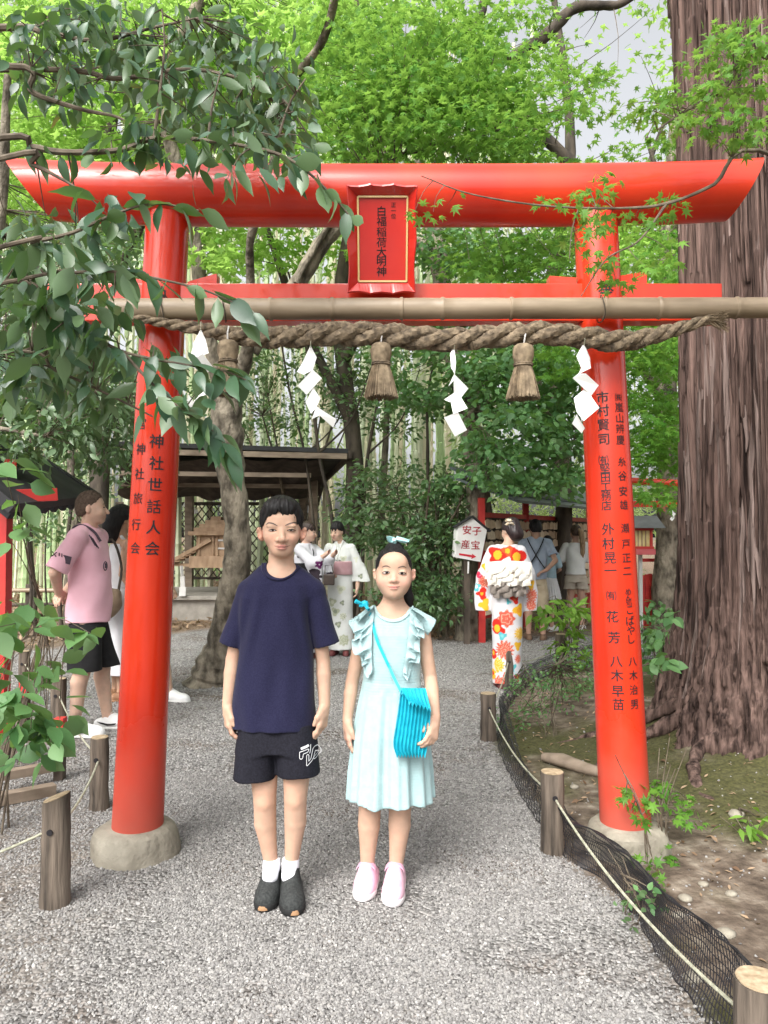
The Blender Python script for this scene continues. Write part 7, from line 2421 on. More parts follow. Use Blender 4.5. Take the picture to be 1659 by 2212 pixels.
        fs = [(i * R + j, i * R + j + 1, (i + 1) * R + j + 1, (i + 1) * R + j) for i in range(n - 1) for j in range(R - 1)]
        mb.add(vs, fs)
        q = mb.build('ruffle', rm, None, True); q.parent = dr
    ruffle([(806, 1314), (801, 1350), (799, 1384), (801, 1420), (805, 1456)], [(772, 1338), (764, 1366), (762, 1392), (776, 1428), (796, 1462)], .3, 0)
    ruffle([(808, 1320), (805, 1350), (803, 1384), (803, 1420), (805, 1450)], [(785, 1352), (777, 1372), (776, 1396), (785, 1424), (799, 1456)], 2.0, 1)
    ruffle([(889, 1314), (887, 1350), (884, 1384), (878, 1422), (870, 1460)], [(922, 1338), (917, 1362), (911, 1390), (904, 1424), (881, 1466)], 1.1, 0)
    ruffle([(887, 1320), (884, 1350), (881, 1384), (876, 1422), (869, 1454)], [(911, 1350), (906, 1372), (901, 1396), (893, 1426), (878, 1460)], 3.1, 1)
    # neckline edge
    mb = MB()
    ring = []
    for a in np.linspace(PI * .04, PI * .96, 30):
        x = J(848, 1)[0] - .082 * math.cos(a); z = zz(1300) - .0735 * math.sin(a)
        y = fy(x, z - .004)
        ring.append((x, y - .001, z - .002))
    mb.tube(ring, .0035, 6); q = mb.build('neckline', rm, None, True); q.parent = dr
    # shoes
    pink = mat('pale_pink_mesh', (.70, .43, .53), (.78, .52, .61), rough=.8, scale=60, bump=.0006, bscale=220)
    psole = mat('white_foam_sole', (.74, .7, .7), rough=.7)
    pstr = mat('pink_strap', (.66, .38, .5), rough=.7)
    for ax, tx, ty in ((794, 780, 1950), (854, 846, 1962)):
        an = J(ax, 1872, .03); g = G(tx, ty) - o
        shoe(root, (an[0], an[1] + .004), (g.x, g.y), .097, pink, psole, 'strap', h=.082, extra=pstr)

    # the pleated shoulder bag
    bm_ = mat('turquoise_pleated_nylon', (.01, .36, .48), (.02, .46, .58), rough=.5, scale=30, spec=.4)
    bag = empty('shoulder_bag', Vector(J(890, 1565, -.15)) + o, label='bright turquoise pleated shoulder bag with zigzag edges hanging at the front of the girl', cat='bag')
    bo = np.array(o)
    def bagface(L0, R0, rows, nple, yb, amp, thick, name, bot=None, tilt=0.0):
        """pleated sheet: rows = list of (left xy, right xy)"""
        n = nple * 4
        m = 16
        fl = spline([r[0] for r in rows], m); fr = spline([r[1] for r in rows], m)
        vs = []
        for j in range(m):
            for i in range(n + 1):
                u = i / n
                x = fl[j][0] + (fr[j][0] - fl[j][0]) * u; yb_ = yb + tilt * j / (m - 1); y = fl[j][1] + (fr[j][1] - fl[j][1]) * u
                tri = abs(((i / 4) % 1) * 2 - 1)
                if bot and j >= m - 2: y += bot * (tri - .5) * (1 if j == m - 1 else .5)
                bulge = .02 * math.sin(PI * j / (m - 1)) * math.sin(PI * u)
                vs.append(tuple(J(x, y, yb_ - bulge - amp * tri) + bo))
        k = len(vs)
        vs += [(v[0], v[1] + thick, v[2]) for v in vs]
        W = n + 1
        fs = [(j * W + i, j * W + i + 1, (j + 1) * W + i + 1, (j + 1) * W + i) for j in range(m - 1) for i in range(n)]
        fs += [tuple(k + q for q in reversed(f)) for f in fs]
        edge = [i for i in range(W)] + [j * W + n for j in range(1, m)] + [(m - 1) * W + i for i in range(n - 1, -1, -1)] + [j * W for j in range(m - 2, 0, -1)]
        fs += [(edge[i], k + edge[i], k + edge[(i + 1) % len(edge)], edge[(i + 1) % len(edge)]) for i in range(len(edge))]
        mb = MB(); mb.add(vs, fs)
        return mb.build(name, bm_, bag)
    bagface(0, 0, [((866, 1492), (921, 1492)), ((861, 1535), (930, 1532)), ((854, 1580), (927, 1580)), ((850, 1612), (922, 1620)), ((858, 1634), (918, 1634))], 9, -.165, .012, .05, 'pouch', 9)
    bagface(0, 0, [((867, 1486), (920, 1489)), ((873, 1500), (925, 1510)), ((884, 1519), (931, 1534))], 6, -.186, .010, .004, 'flap', 10, -.05)
    mb = MB()
    pts = [(787, 1305), (795, 1318), (803, 1345), (815, 1385), (830, 1418), (848, 1455), (868, 1489)]
    ip = spline(pts, 40)
    vs = []
    for i, (x, y) in enumerate(ip):
        t = i / 39
        for sgn in (-1, 1):
            p = J(x + sgn * (3.2 - .8 * t), y - sgn * 1.6, -.085)
            yv = fy(p[0], p[2]) - .011 - .10 * max(0, t - .78) / .22 * .9
            if t < .05: yv = fy(*J(798, 1320, -.085)[[0, 2]]) - .004
            vs.append((p[0] + bo[0], yv + bo[1], p[2] + bo[2]))
    k = len(vs)
    vs += [(v[0], v[1] + .004, v[2]) for v in vs]
    fs = [(2 * i, 2 * i + 1, 2 * i + 3, 2 * i + 2) for i in range(39)]
    fs += [tuple(k + q for q in reversed(f)) for f in fs] + [(2 * i, 2 * i + 2, k + 2 * i + 2, k + 2 * i) for i in range(39)] + [(2 * i + 1, k + 2 * i + 1, k + 2 * i + 3, 2 * i + 3) for i in range(39)]
    mb.add(vs, fs); mb.build('strap', bm_, bag, True)
    mb = MB()
    c = J(788, 1304, -.03) + bo
    v, f = noisy_lathe([(.001, -.014), (.012, -.01), (.016, 0), (.012, .01), (.001, .014)], c, 16, .003, 60, 4); mb.add(v, f)
    mb.tube([c, c + np.array((-.02, -.012, .004)), c + np.array((-.038, -.02, .012))], [.005, .007, .009], 8)
    mb.tube([c, c + np.array((-.012, -.016, -.008)), c + np.array((-.022, -.02, -.006))], [.005, .006, .005], 8)
    mb.build('strap_knot', bm_, bag, True)
build_girl()
# ------------------------------------------------------------------ the other visitors
class Fig:
    """a visitor: local frame facing -y, feet on z = 0, sized for 1.7 m and scaled by k"""
    def __init__(s, label, loc, yaw, h, skin=(.58, .38, .28), vox=.0075, group=None):
        s.k = h / 1.7
        s.root = empty('person', (loc[0], loc[1], 0), yaw, label=label, cat='person', group=group)
        s.skin = skin; s.vox = vox
        s.F = s.field()
    def field(s, z0=-.01, z1=1.76, w=.42, d=.42, vox=None):
        k = s.k
        F = Field((-w * k, -d * k, z0 * k), (w * k, d * k, z1 * k), vox or s.vox)
        return F
    def v(s, *p): return np.array(p) * s.k
    def head(s, c=(0, -.01, 1.575), turn=0.0, nod=0.0, female=True):
        k = s.k
        s.hc = np.array(c); s.R = Matrix.Rotation(turn, 3, 'Z') @ Matrix.Rotation(nod, 3, 'X')
        H = lambda *p: (np.array(s.R @ Vector(p)) + s.hc) * k
        s.H = H
        F = s.F
        rr = lambda *r: tuple(q * k for q in r)
        F.ell(H(0, .015, .025), rr(.072, .09, .09), .02 * k, rot=s.R)
        F.ell(H(0, -.02, -.03), rr(.064, .068, .078), .03 * k, rot=s.R)
        F.ell(H(0, -.05, -.085), rr(.034, .034, .026), .03 * k, rot=s.R)
        for m in (-1, 1):
            F.ell(H(m * .03, -.06, -.035), rr(.024, .025, .025), .02 * k, rot=s.R)
            F.ell(H(m * .073, .012, -.01), rr(.009, .018, .03), .008 * k, rot=s.R)
        F.cone(H(0, -.085, .0), H(0, -.105, -.033), .008 * k, .013 * k, .01 * k)
        F.ell(H(0, -.082, -.063), rr(.02, .012, .008), .008 * k, rot=s.R)
        F.cone(s.v(0, .015, 1.38), H(0, .015, -.04), .052 * k, (.05 if female else .056) * k, .02 * k)
    def torso(s, sw=.165, waist=.105, hip=.135):
        k = s.k; F = s.F
        F.cone(s.v(0, .015, 1.385), s.v(-sw * .9, .01, 1.355), .042 * k, .03 * k, .03); F.cone(s.v(0, .015, 1.385), s.v(sw * .9, .01, 1.355), .042 * k, .03 * k, .03)
        F.ell(s.v(0, 0, 1.24), (sw * .8 * k, .09 * k, .17 * k), .04); F.ell(s.v(0, 0, 1.06), (waist * k, .08 * k, .16 * k), .04); F.ell(s.v(0, .01, .9), (hip * .82 * k, .08 * k, .1 * k), .03)
    def arm(s, m, sh, el, wr, fing=None, n=None, r=1.0):
        k = s.k; F = s.F
        a, b, c = s.v(*sh), s.v(*el), s.v(*wr)
        F.cone(a, b, .038 * k * r, .034 * k * r, .02); F.cone(b, c, .034 * k * r, .0245 * k * r, .005)
        d = c - b if fing is None else np.array(fing, float)
        hand(F, c, d, n if n is not None else (-m, 0, .1), (0, -1, .1), k * .98 * r, k=.004)
    def leg(s, hip, kn, an, r=1.0):
        k = s.k; F = s.F
        a, b, d = s.v(hip[0] * .62, hip[1], .80), s.v(*kn), s.v(*an)
        c = lerp3(b, d, .3) + s.v(0, .02, 0)
        F.cone(a, b, .068 * k * r, .05 * k * r, .02); F.cone(b, c, .05 * k * r, .052 * k * r, .005); F.cone(c, d, .052 * k * r, .033 * k * r, .005)
        F.cone(d, d + s.v(0, -.07, -.04), .032 * k, .026 * k, .01)
    def body(s, marks=()):
        mk = [(s.H(0, -.09, -.063), (.024 * s.k, .03, .009 * s.k), (.5, .2, .18), .9), (s.H(0, -.1, -.033), (.02, .03, .02), (s.skin[0], s.skin[1] * .9, s.skin[2] * .88), .6)] + list(marks)
        return put(s.F.mesh('body', skin_color(s.skin, mk)), 'body', s.root, SKIN)
    def eyes(s):
        for m in (-1, 1):
            c = s.H(m * .031, -.085, .004)
            mb = MB()
            v, f = noisy_lathe([(.001, -.004), (.010, -.0025), (.013, 0), (.010, .0025), (.001, .004)], (0, 0, 0), 10, 0, 1, 0)
            mb.add([Vector(c) + s.R @ Vector((p[0] * s.k, (p[1] * .55 - .001) * s.k, p[2] * s.k)) for p in v], f)
            o = mb.build('eye', LASH, None, True); o.parent = s.root
            mb = MB()
            mb.tube([s.H(m * (.014 + .011 * i), -.089 + .002 * i * i * .5, .024 + .004 * math.sin(i)) for i in range(4)], [.002 * s.k, .0034 * s.k, .003 * s.k, .0015 * s.k], 5)
            o = mb.build('eyebrow', BROW, None, True); o.parent = s.root
    def hair(s, hairline=.055, nape=-.07, bulk=.012, m=HAIR, extra=None, vox=.0055, side=-.02, fringe=None):
        k = s.k
        c = s.hc * k
        F = Field(c - .21 * k, c + .21 * k, vox)
        F.ax[2] = F.ax[2]
        H = s.H
        F.ell(H(0, .018, .03), tuple(q * k for q in (.072 + bulk, .092 + bulk, .092 + bulk)), .01, rot=s.R)
        F.ell(H(0, .04, -.01), tuple(q * k for q in (.068 + bulk, .07 + bulk, .075 + bulk)), .02, rot=s.R)
        Ri = np.array(s.R.inverted())
        def cut(D, X, Y, Z):
            x, y, z = (Ri[i, 0] * (X - c[0]) + Ri[i, 1] * (Y - c[1]) + Ri[i, 2] * (Z - c[2]) for i in range(3))
            x, y, z = x / k, y / k, z / k
            t = np.clip((y + .03) / .05, 0, 1); t2 = np.clip((y - .015) / .04, 0, 1)
            arch = hairline - .05 * np.clip((np.abs(x) - .025) / .05, 0, 1) if fringe is None else fringe + .012 * np.sin(x * 160)
            lim = arch * (1 - t) + side * t; lim = lim * (1 - t2) + nape * t2
            D = D + .0018 * np.sin(x * 260 + z * 70) + .0015 * np.sin(y * 240 + z * 50)
            return np.maximum(D, (lim + .004 * np.sin(x * 230 + y * 150) - z) * .8 * k)
        F.func(cut)
        if extra: extra(F, H, k)
        return put(F.mesh('hair'), 'hair', s.root, m)
    def cloth(s, name, build, m, wr=.002, seed=0.0, vox=None, col=None, fr=(9, 9, 12), z=(-.01, 1.62), post=None):
        F = s.field(z[0], z[1], vox=vox)
        build(F)
        if wr: F.wrinkle(wr * s.k, fr, seed)
        if post: post(F)
        return put(F.mesh(name, col), name, s.root, m)
    def rows(s, *r):
        return [tuple(q * s.k for q in t) for t in r]
    def shoes(s, an, up, sole, kind='sneaker', out=.18, L=.2, w=.1, dirs=None):
        res = []
        for i, a in enumerate(an):
            k = s.k
            dx, dy = (dirs[i] if dirs else ((-1 if a[0] < 0 else 1) * out * L, -L))
            res.append(shoe(s.root, (a[0] * k, a[1] * k), ((a[0] + dx) * k, (a[1] + dy) * k), w * k, up, sole, kind, h=.075 * k, vx=.008))
        return res

def flowers(base, lst):
    base = np.array(base)
    def f(V):
        c = np.tile(base, (len(V), 1)).astype(float)
        for (ctr, R, kind, c1, c2) in lst:
            d = V - np.array(ctr)
            dist = np.linalg.norm(d, axis=1)
            a = np.arctan2(d[:, 2], d[:, 0] + .4 * d[:, 1])
            if kind == 'rose':
                edge = R * (.88 + .12 * np.cos(8 * a)); m = dist < edge
                ring = (np.sin(dist / R * 15 + 1.1 * np.cos(5 * a)) > .72)
                cc = np.where(ring[:, None], np.array(c2), np.array(c1))
            elif kind == 'mum':
                edge = R * (.85 + .15 * np.cos(14 * a)); m = dist < edge
                ring = (np.sin(a * 16 + dist / R * 14) * np.sin(dist / R * 12) > .25)
                cc = np.where(ring[:, None], np.array(c2), np.array(c1))
            elif kind == 'five':
                edge = R * (.6 + .4 * np.abs(np.cos(2.5 * a))); m = dist < edge
                cc = np.where((dist < R * .2)[:, None], np.array(c2), np.array(c1))
            else:
                edge = R * (.8 + .2 * np.cos(3 * a + R * 90)); m = dist < edge
                cc = np.where((dist < R * .4)[:, None], np.array(c2), np.array(c1))
            c[m] = cc[m]
        return c
    return f

def build_visitors():
    white_shoe = mat('white_leather', (.72, .72, .71), rough=.5); white_sole = mat('white_rubber', (.68, .68, .66), rough=.6)
    # ---------------- man in pink
    Y = 5.5
    p = P(196, 1152, Y)
    g = Fig('man in pink football shirt and black shorts, hands behind his back, left of the gate', (p.x, Y), math.radians(90), 1.79, (.60, .41, .31), .0068)
    g.head(turn=math.radians(8), female=False); g.torso(.18, .13, .14)
    for m in (-1, 1): g.arm(m, (m * .185, .02, 1.37), (m * .24, .145, 1.13), (m * .06, .195, .985), (-m * .9, .12, -.3), (0, -1, 0), r=1.15)
    legs = (((-.1, 0, .9), (-.105, -.03, .49), (-.11, .02, .095)), ((.1, .02, .9), (.105, -.05, .49), (.11, -.10, .095)))
    legs = (((-.1, 0, .9), (-.105, -.01, .49), (-.11, .05, .095)), ((.1, .02, .9), (.105, -.06, .49), (.11, -.09, .095)))
    for l in legs: g.leg(*l, r=1.08)
    k = g.k
    tat = [(g.v(-.10, .06, .34), (.06, .07, .045), (.10, .075, .065), 1.0), (g.v(-.105, .07, .24), (.06, .05, .07), (.12, .09, .08), .95), (g.v(-.11, .05, .15), (.05, .05, .03), (.1, .08, .07), .9),
           (g.H(0, -.06, -.075), (.05, .045, .03), (.27, .19, .15), .7), (g.H(0, -.0, -.07), (.08, .05, .035), (.32, .22, .17), .5)]
    g.body(tat); g.eyes()
    buzz = mat('cropped_brown_hair', (.055, .035, .025), (.1, .07, .05), rough=.9, scale=60, bump=.002)
    g.hair(.075, -.06, .004, buzz, side=-.03)
    pink = mat('pink_polyester', (.70, .40, .47), (.76, .45, .53), rough=.75, scale=8, sheen=.1)
    pinkt = mat('pink_shirt_trim', (.05, .035, .05), rough=.8)
    def shirt(F):
        F.column(g.rows((.775, 0, .01, .15, .142), (.95, 0, .0, .152, .138), (1.15, 0, .0, .165, .132), (1.3, 0, .01, .18, .12), (1.40, 0, .015, .13, .085), (1.43, 0, .015, .08, .07)), .03, pw=2.4)
        for m in (-1, 1):
            F.cone(g.v(m * .05, .02, 1.42), g.v(m * .18, .02, 1.365), .05 * k, .066 * k, .03)
            F.union(sleeve_field(F, g.v(m * .185, .02, 1.36), g.v(m * .25, .125, 1.145), .068 * k, .075 * k, .005, .062 * k), .018)
    g.cloth('shirt', shirt, pink, .0065, .7, fr=(9, 9, 9))
    mb = MB()
    ring = [g.v(.069 * math.cos(a), .014 + .066 * math.sin(a), 1.425 + .022 * math.sin(a)) for a in np.linspace(0, 2 * PI, 25)]
    mb.tube(ring, .019 * k, 8, False); o = mb.build('collar', pink, None, True); o.parent = g.root
    mb = MB()
    pts = [g.v(-.02, .095, 1.385), g.v(-.09, .085, 1.435), g.v(-.10, .02, 1.452), g.v(-.10, -.06, 1.41), g.v(-.09, -.105, 1.34)]
    mb.tube(list(spline(pts, 16)), .009, 6); o = mb.build('bag_strap', pinkt, None, True); o.parent = g.root
    for dd in (0, .022, .044):
        mb = MB(); mb.tube([g.v(-.185 + dd * .6, -.062 - dd * .3, 1.385 - dd * .5), g.v(-.165 + dd * .8, -.098 - dd * .2, 1.31 - dd * .4)], .0045, 5); o = mb.build('shoulder_stripe', pinkt, None); o.parent = g.root
    # dark patch on the sleeve and crest on the chest
    mb = MB(); letters(mb, [('X', -.045, 0, .07), ('I', -.008, 0, .07), ('I', .012, 0, .07)], lambda u, v: Vector(g.v(-.2935, .085 - u * .9, 1.245 + v * .8 + u * -.25)), .02)
    mb.box(g.v(-.287, .045, 1.22), (.004, .06, .055), Matrix.Rotation(.25, 3, 'X')); o = mb.build('sleeve_print', pinkt, None, fix=False); o.parent = g.root
    mb = MB(); mb.tube([g.v(-.10 + .022 * math.cos(a), -.143 - .004 * math.cos(a), 1.17 + .03 * math.sin(a)) for a in np.linspace(0, 2 * PI, 14)], .004, 5)
    mb.tube([g.v(-.10, -.147, 1.155), g.v(-.10, -.147, 1.19)], .008, 6); o = mb.build('crest', pinkt, None); o.parent = g.root
    blk = mat('black_cotton', (.007, .007, .008), (.013, .013, .014), rough=.9, scale=20)
    def shorts(F):
        F.column(g.rows((.74, 0, .008, .135, .118), (.9, 0, .008, .13, .115)), .02)
        for l, cx in ((legs[0], -.085), (legs[1], .085)):
            F.column(g.rows((.452, cx * 1.2, l[1][1] + .0, .098, .112), (.66, cx, .0, .090, .116), (.77, cx * .72, .008, .076, .108)), .012)
    g.cloth('shorts', shorts, blk, .003, 2)
    for q in g.shoes([l[2] for l in legs], white_shoe, white_sole, out=.05, L=.215, w=.108):
        pass
    for l in legs:
        for m in ((-1,)):
            a = l[2]
            pts = [(-.018, .045), (-.0, .028), (-.05, .024), (-.105, .045), (-.05, .038), (-.02, .052)]
            pts = [(.055, .062), (.03, .048), (-.02, .034), (-.075, .04), (-.085, .052), (-.05, .047), (-.02, .046), (.02, .056)]
            mb = MB(); mb.prism([g.v(a[0] + m * .052 - (.004 if y < -.03 else 0) * m * -1, a[1] + y, z) for y, z in pts], (0, 0, 0), (m * .004, 0, 0))
            o = mb.build('curved_mark', M['ink'], None); o.parent = g.root

    # ---------------- women behind the left pillar
    Y = 6.6
    p = P(264, 1152, Y)
    g = Fig('black haired woman in white top and long white skirt, right behind the man in pink', (p.x, Y), math.radians(125), 1.72, (.50, .31, .21), .0085)
    g.head(turn=0); g.torso(.16)
    for m in (-1, 1): g.arm(m, (m * .165, .01, 1.365), (m * .21, .05, 1.10), (m * .2, -.08, .9))
    for l in (((-.08, 0, .9), (-.08, -.02, .48), (-.08, .02, .08)), ((.08, 0, .9), (.08, -.02, .48), (.08, .02, .08))): g.leg(*l)
    g.body(); g.eyes()
    g.hair(.055, -.1, .016, HAIR, lambda F, H, k: F.chain([H(0, .07, .03), H(0, .10, -.06), H(.01, .10, -.16), H(.02, .09, -.2)], [.07 * k, .075 * k, .065 * k, .03 * k], .03))
    wc = mat('white_cotton', (.62, .62, .64), (.7, .7, .72), rough=.85, scale=10)
    k = g.k
    g.cloth('top', lambda F: (F.column(g.rows((.98, 0, .0, .135, .108), (1.2, 0, 0, .145, .112), (1.33, 0, .01, .115, .09), (1.36, 0, .01, .11, .085)), .03), [F.cone(g.v(m * .085, -.06, 1.31), g.v(m * .085, .03, 1.425), .014, .014, .01) for m in (-1, 1)])[0], wc, .002)
    g.cloth('skirt', lambda F: F.column(g.rows((.24, 0, .0, .22, .2), (.6, 0, .01, .185, .17), (1.0, 0, 0, .13, .105)), .02, fold=lambda th, Z: .014 * np.sin(th * 9 + Z * 4) * np.clip(1.0 - Z, 0, 1)), wc, .003, 1)
    tan = mat('tan_leather', (.24, .12, .06), (.32, .17, .09), rough=.6, scale=20)
    g.shoes(((-.08, .02), (.08, .02)), tan, tan, L=.17)
    bg = empty('shoulder_bag', (p.x - .03, Y - .33, 0), label='soft beige bag hanging between the man in pink and the left pillar', cat='bag')
    F = Field((-.2, -.15, .7), (.2, .15, 1.2), .008)
    F.ell((0, 0, .90), (.15, .085, .16), .03); F.half((0, 0, 1), 1.0); F.wrinkle(.004, (14, 14, 20), 1)
    put(F.mesh('pouch'), 'pouch', bg, mat('beige_canvas', (.25, .18, .12), (.33, .25, .17), rough=.8, scale=14, bump=.003))
    mb = MB(); mb.tube(list(spline([(-.12, 0, .98), (-.10, .02, 1.2), (.02, .08, 1.42), (.12, .06, 1.2), (.12, 0, .98)], 20)), .011, 6); o = mb.build('strap', M['dark_bark'], None, True); o.parent = bg

    Y = 6.45
    p = P(331, 1152, Y)
    g = Fig('woman with brown curls almost hidden behind the left pillar, one white shoe showing', (p.x, Y), math.radians(82), 1.66, (.56, .36, .26), .009)
    g.head(); g.torso(.155)
    for m in (-1, 1): g.arm(m, (m * .16, .02, 1.365), (m * .17, .10, 1.10), (m * .12, -.08, .98))
    ls = (((-.07, 0, .9), (-.07, -.01, .48), (-.07, .05, .09)), ((.07, -.02, .9), (.07, -.09, .48), (.07, -.13, .09)))
    for l in ls: g.leg(*l)
    g.body(); g.eyes()
    g.hair(.055, -.1, .016, mat('brown_curls', (.03, .017, .012), (.07, .04, .028), rough=.6, scale=40, bump=.006), lambda F, H, k: F.chain([H(0, .05, .0), H(0, .10, -.10), H(.0, .11, -.19)], [.07 * k, .07 * k, .05 * k], .03))
    g.cloth('top', lambda F: F.column(g.rows((.92, 0, 0, .13, .11), (1.2, 0, 0, .145, .11), (1.34, 0, .01, .13, .09), (1.4, 0, .015, .1, .075)), .03), wc, .002)
    g.cloth('shorts', lambda F: F.column(g.rows((.6, 0, -.02, .15, .12), (.9, 0, 0, .14, .11), (.98, 0, 0, .125, .105)), .02), mat('blue_denim', (.05, .08, .15), (.08, .12, .2), rough=.8, scale=30), .003)
    g.shoes([l[2] for l in ls], white_shoe, white_sole, out=.0, L=.2, w=.1)

    # ---------------- the pair in kimono
    GR, GD, GL = (.42, .45, .33), (.24, .27, .2), (.6, .62, .5)
    fab = mat('printed_cotton', (.94, .94, .94), (1.02, 1.02, 1.02), rough=.8, scale=14, vcol=True, spec=.2)
    Y = 9.0
    p = P(735, 1152, Y)
    g = Fig('woman in white summer kimono with grey green flowers and a pink sash', (p.x, Y), math.radians(-6), 1.62, (.60, .41, .31), .008)
    g.head(c=(-.04, -.03, 1.565), turn=math.radians(-22), nod=math.radians(14)); g.torso(.15)
    g.arm(1, (.155, .01, 1.355), (.235, .03, 1.08), (.225, -.03, .86)); g.arm(-1, (-.155, .01, 1.355), (-.2, .0, 1.1), (-.1, -.15, 1.03))
    for m in (-1, 1): g.leg((m * .07, 0, .9), (m * .06, -.01, .48), (m * .07, .02, .08))
    g.body(); g.eyes()
    g.hair(.05, -.06, .011, HAIR, lambda F, H, k: F.ell(H(0, .11, .0), (.04 * k, .04 * k, .04 * k), .02), fringe=.035)
    k = g.k
    fl = [(g.v(-.04, -.13, .56), .06, 'leaf', GR, GD), (g.v(.05, -.14, .67), .035, 'leaf', GD, GR), (g.v(.06, -.13, .50), .045, 'rose', GL, GD), (g.v(-.0, -.14, .40), .045, 'leaf', GD, GR), (g.v(.07, -.13, .2), .075, 'rose', GR, GL), (g.v(-.08, -.12, .68), .06, 'leaf', GR, GL), (g.v(.03, -.13, .84), .06, 'leaf', GL, GR),
          (g.v(.06, -.12, 1.22), .05, 'leaf', GL, GR), (g.v(.10, -.1, 1.1), .035, 'leaf', GR, GD), (g.v(.27, -.05, 1.0), .035, 'leaf', GD, GR), (g.v(.22, -.08, 1.22), .05, 'leaf', GL, GR), (g.v(.3, -.02, .92), .04, 'leaf', GL, (.5, .45, .3)), (g.v(-.1, -.1, .3), .05, 'leaf', GL, GR), (g.v(-.1, -.1, 1.2), .05, 'leaf', GL, GR)]
    def robe(F):
        F.column(g.rows((.075, .01, .0, .155, .125), (.5, .005, 0, .158, .135), (.85, 0, 0, .162, .135), (1.0, 0, 0, .15, .125), (1.25, 0, .0, .165, .13), (1.36, 0, .01, .14, .095), (1.42, 0, .02, .085, .075)), .03)
        for m, e, w in ((1, (.25, .02, 1.05), (.27, -.02, .93)), (-1, (-.22, 0, 1.08), (-.13, -.14, 1.0))):
            F.cone(g.v(m * .14, .01, 1.355), g.v(*e), .06 * k, .075 * k, .03)
            F.column([tuple(q * k for q in (.93, e[0] + m * .03, e[1] - .02, .115, .05)), tuple(q * k for q in (1.16, e[0] - m * .02, e[1], .075, .05))], .03)
        F.ell(g.v(-.01, -.12, 1.40), g.v(.04, .06, .09), .01, 'sub'); F.cone(g.v(0, .02, 1.38), g.v(0, 0, 1.5), .062 * k, .062 * k, .01, 'sub')
    g.cloth('kimono', robe, fab, .003, 1.2, col=flowers((.64, .66, .64), fl))
    g.cloth('sash', lambda F: F.column(g.rows((1.02, 0, 0, .163, .142), (1.19, 0, 0, .165, .145)), .0, pw=2.3), mat('pink_sash', (.42, .24, .26), (.5, .31, .33), rough=.6, scale=10, bump=.002), .0012)
    mb = MB()
    for a, b in (((-.05, -.045, 1.435), (.01, -.135, 1.2)), ((.055, -.03, 1.44), (-.02, -.13, 1.2))): mb.bar(g.v(*a), g.v(*b), .02, .05)
    o = mb.build('collar', mat('pale_collar', (.66, .68, .64), rough=.8), None); o.parent = g.root
    zori = mat('dark_red_sandal', (.12, .03, .03), rough=.6)
    g.shoes(((-.07, .02), (.07, .02)), zori, zori, L=.17, w=.085)

    Y = 8.75
    p = P(662, 1152, Y)
    g = Fig('woman in white kimono with black blossoms reaching over to straighten her friend\'s collar', (p.x, Y), math.radians(52), 1.62, (.60, .40, .31), .008)
    g.head(c=(.0, -.04, 1.56), turn=math.radians(20), nod=math.radians(8)); g.torso(.15)
    for m, e, w in ((1, (.15, -.22, 1.20), (.09, -.42, 1.32)), (-1, (-.13, -.24, 1.18), (-.03, -.43, 1.33))):
        g.arm(m, (m * .15, .0, 1.355), e, w, (-m * .05, -.8, .45), (-m, 0, 0))
    for m in (-1, 1): g.leg((m * .07, 0, .9), (m * .06, -.01, .48), (m * .07, .02, .08))
    g.body(); g.eyes()
    g.hair(.05, -.06, .012, mat('dark_brown_hair', (.02, .011, .009), (.05, .03, .022), rough=.45, scale=50), None, fringe=.03)
    k = g.k
    BK, PU = (.03, .022, .03), (.13, .02, .11)
    fl = [(g.v(-.16, -.28, 1.02), .10, 'five', BK, (.5, .5, .5)), (g.v(-.12, -.33, 1.17), .055, 'five', PU, (.7, .6, .7)), (g.v(-.13, -.2, .9), .07, 'five', BK, (.5, .5, .5)), (g.v(.15, -.3, 1.0), .09, 'five', BK, (.5, .5, .5)), (g.v(-.1, -.12, .7), .09, 'five', BK, (.6, .5, .6)), (g.v(.1, -.12, .5), .09, 'five', PU, (.6, .5, .6)), (g.v(-.16, -.02, 1.25), .02, 'leaf', BK, BK), (g.v(-.05, .1, .8), .1, 'five', BK, (.5, .5, .5))]
    def robe(F):
        F.column(g.rows((.075, .01, .0, .155, .125), (.5, .005, 0, .158, .135), (.85, 0, 0, .162, .135), (1.0, 0, 0, .15, .125), (1.25, 0, .0, .165, .13), (1.36, 0, .01, .14, .095), (1.42, 0, .02, .085, .075)), .03)
        for m, e, w in ((1, (.15, -.22, 1.20), (.125, -.29, 1.235)), (-1, (-.13, -.24, 1.18), (-.09, -.30, 1.225))):
            F.cone(g.v(m * .14, .0, 1.35), g.v(*e), .06 * k, .066 * k, .03); F.cone(g.v(*e), g.v(*w), .064 * k, .055 * k, .02)
            F.cone(g.v(e[0], e[1] + .06, e[2] - .03), g.v(w[0], w[1] + .04, .95), .045 * k, .042 * k, .05)
            F.cone(g.v(w[0], w[1] + .01, w[2] - .03), g.v(w[0], w[1], .96), .04 * k, .042 * k, .05)
        F.ell(g.v(0, -.12, 1.40), g.v(.04, .06, .09), .01, 'sub'); F.cone(g.v(0, .02, 1.38), g.v(0, 0, 1.5), .062 * k, .062 * k, .01, 'sub')
    g.cloth('kimono', robe, fab, .003, .4, col=flowers((.62, .62, .66), fl))
    g.cloth('sash', lambda F: F.column(g.rows((1.02, 0, 0, .163, .142), (1.18, 0, 0, .165, .145)), .0, pw=2.3), blk, .0012)
    mb = MB(); mb.tube([g.v(.055, -.02, 1.44), g.v(.01, -.115, 1.3), g.v(-.04, -.135, 1.18)], .007, 5); o = mb.build('collar_edge', blk, None, True); o.parent = g.root
    g.shoes(((-.07, .02), (.07, .02)), zori, zori, L=.17, w=.085)
    q = P(711, 1252, 8.5)
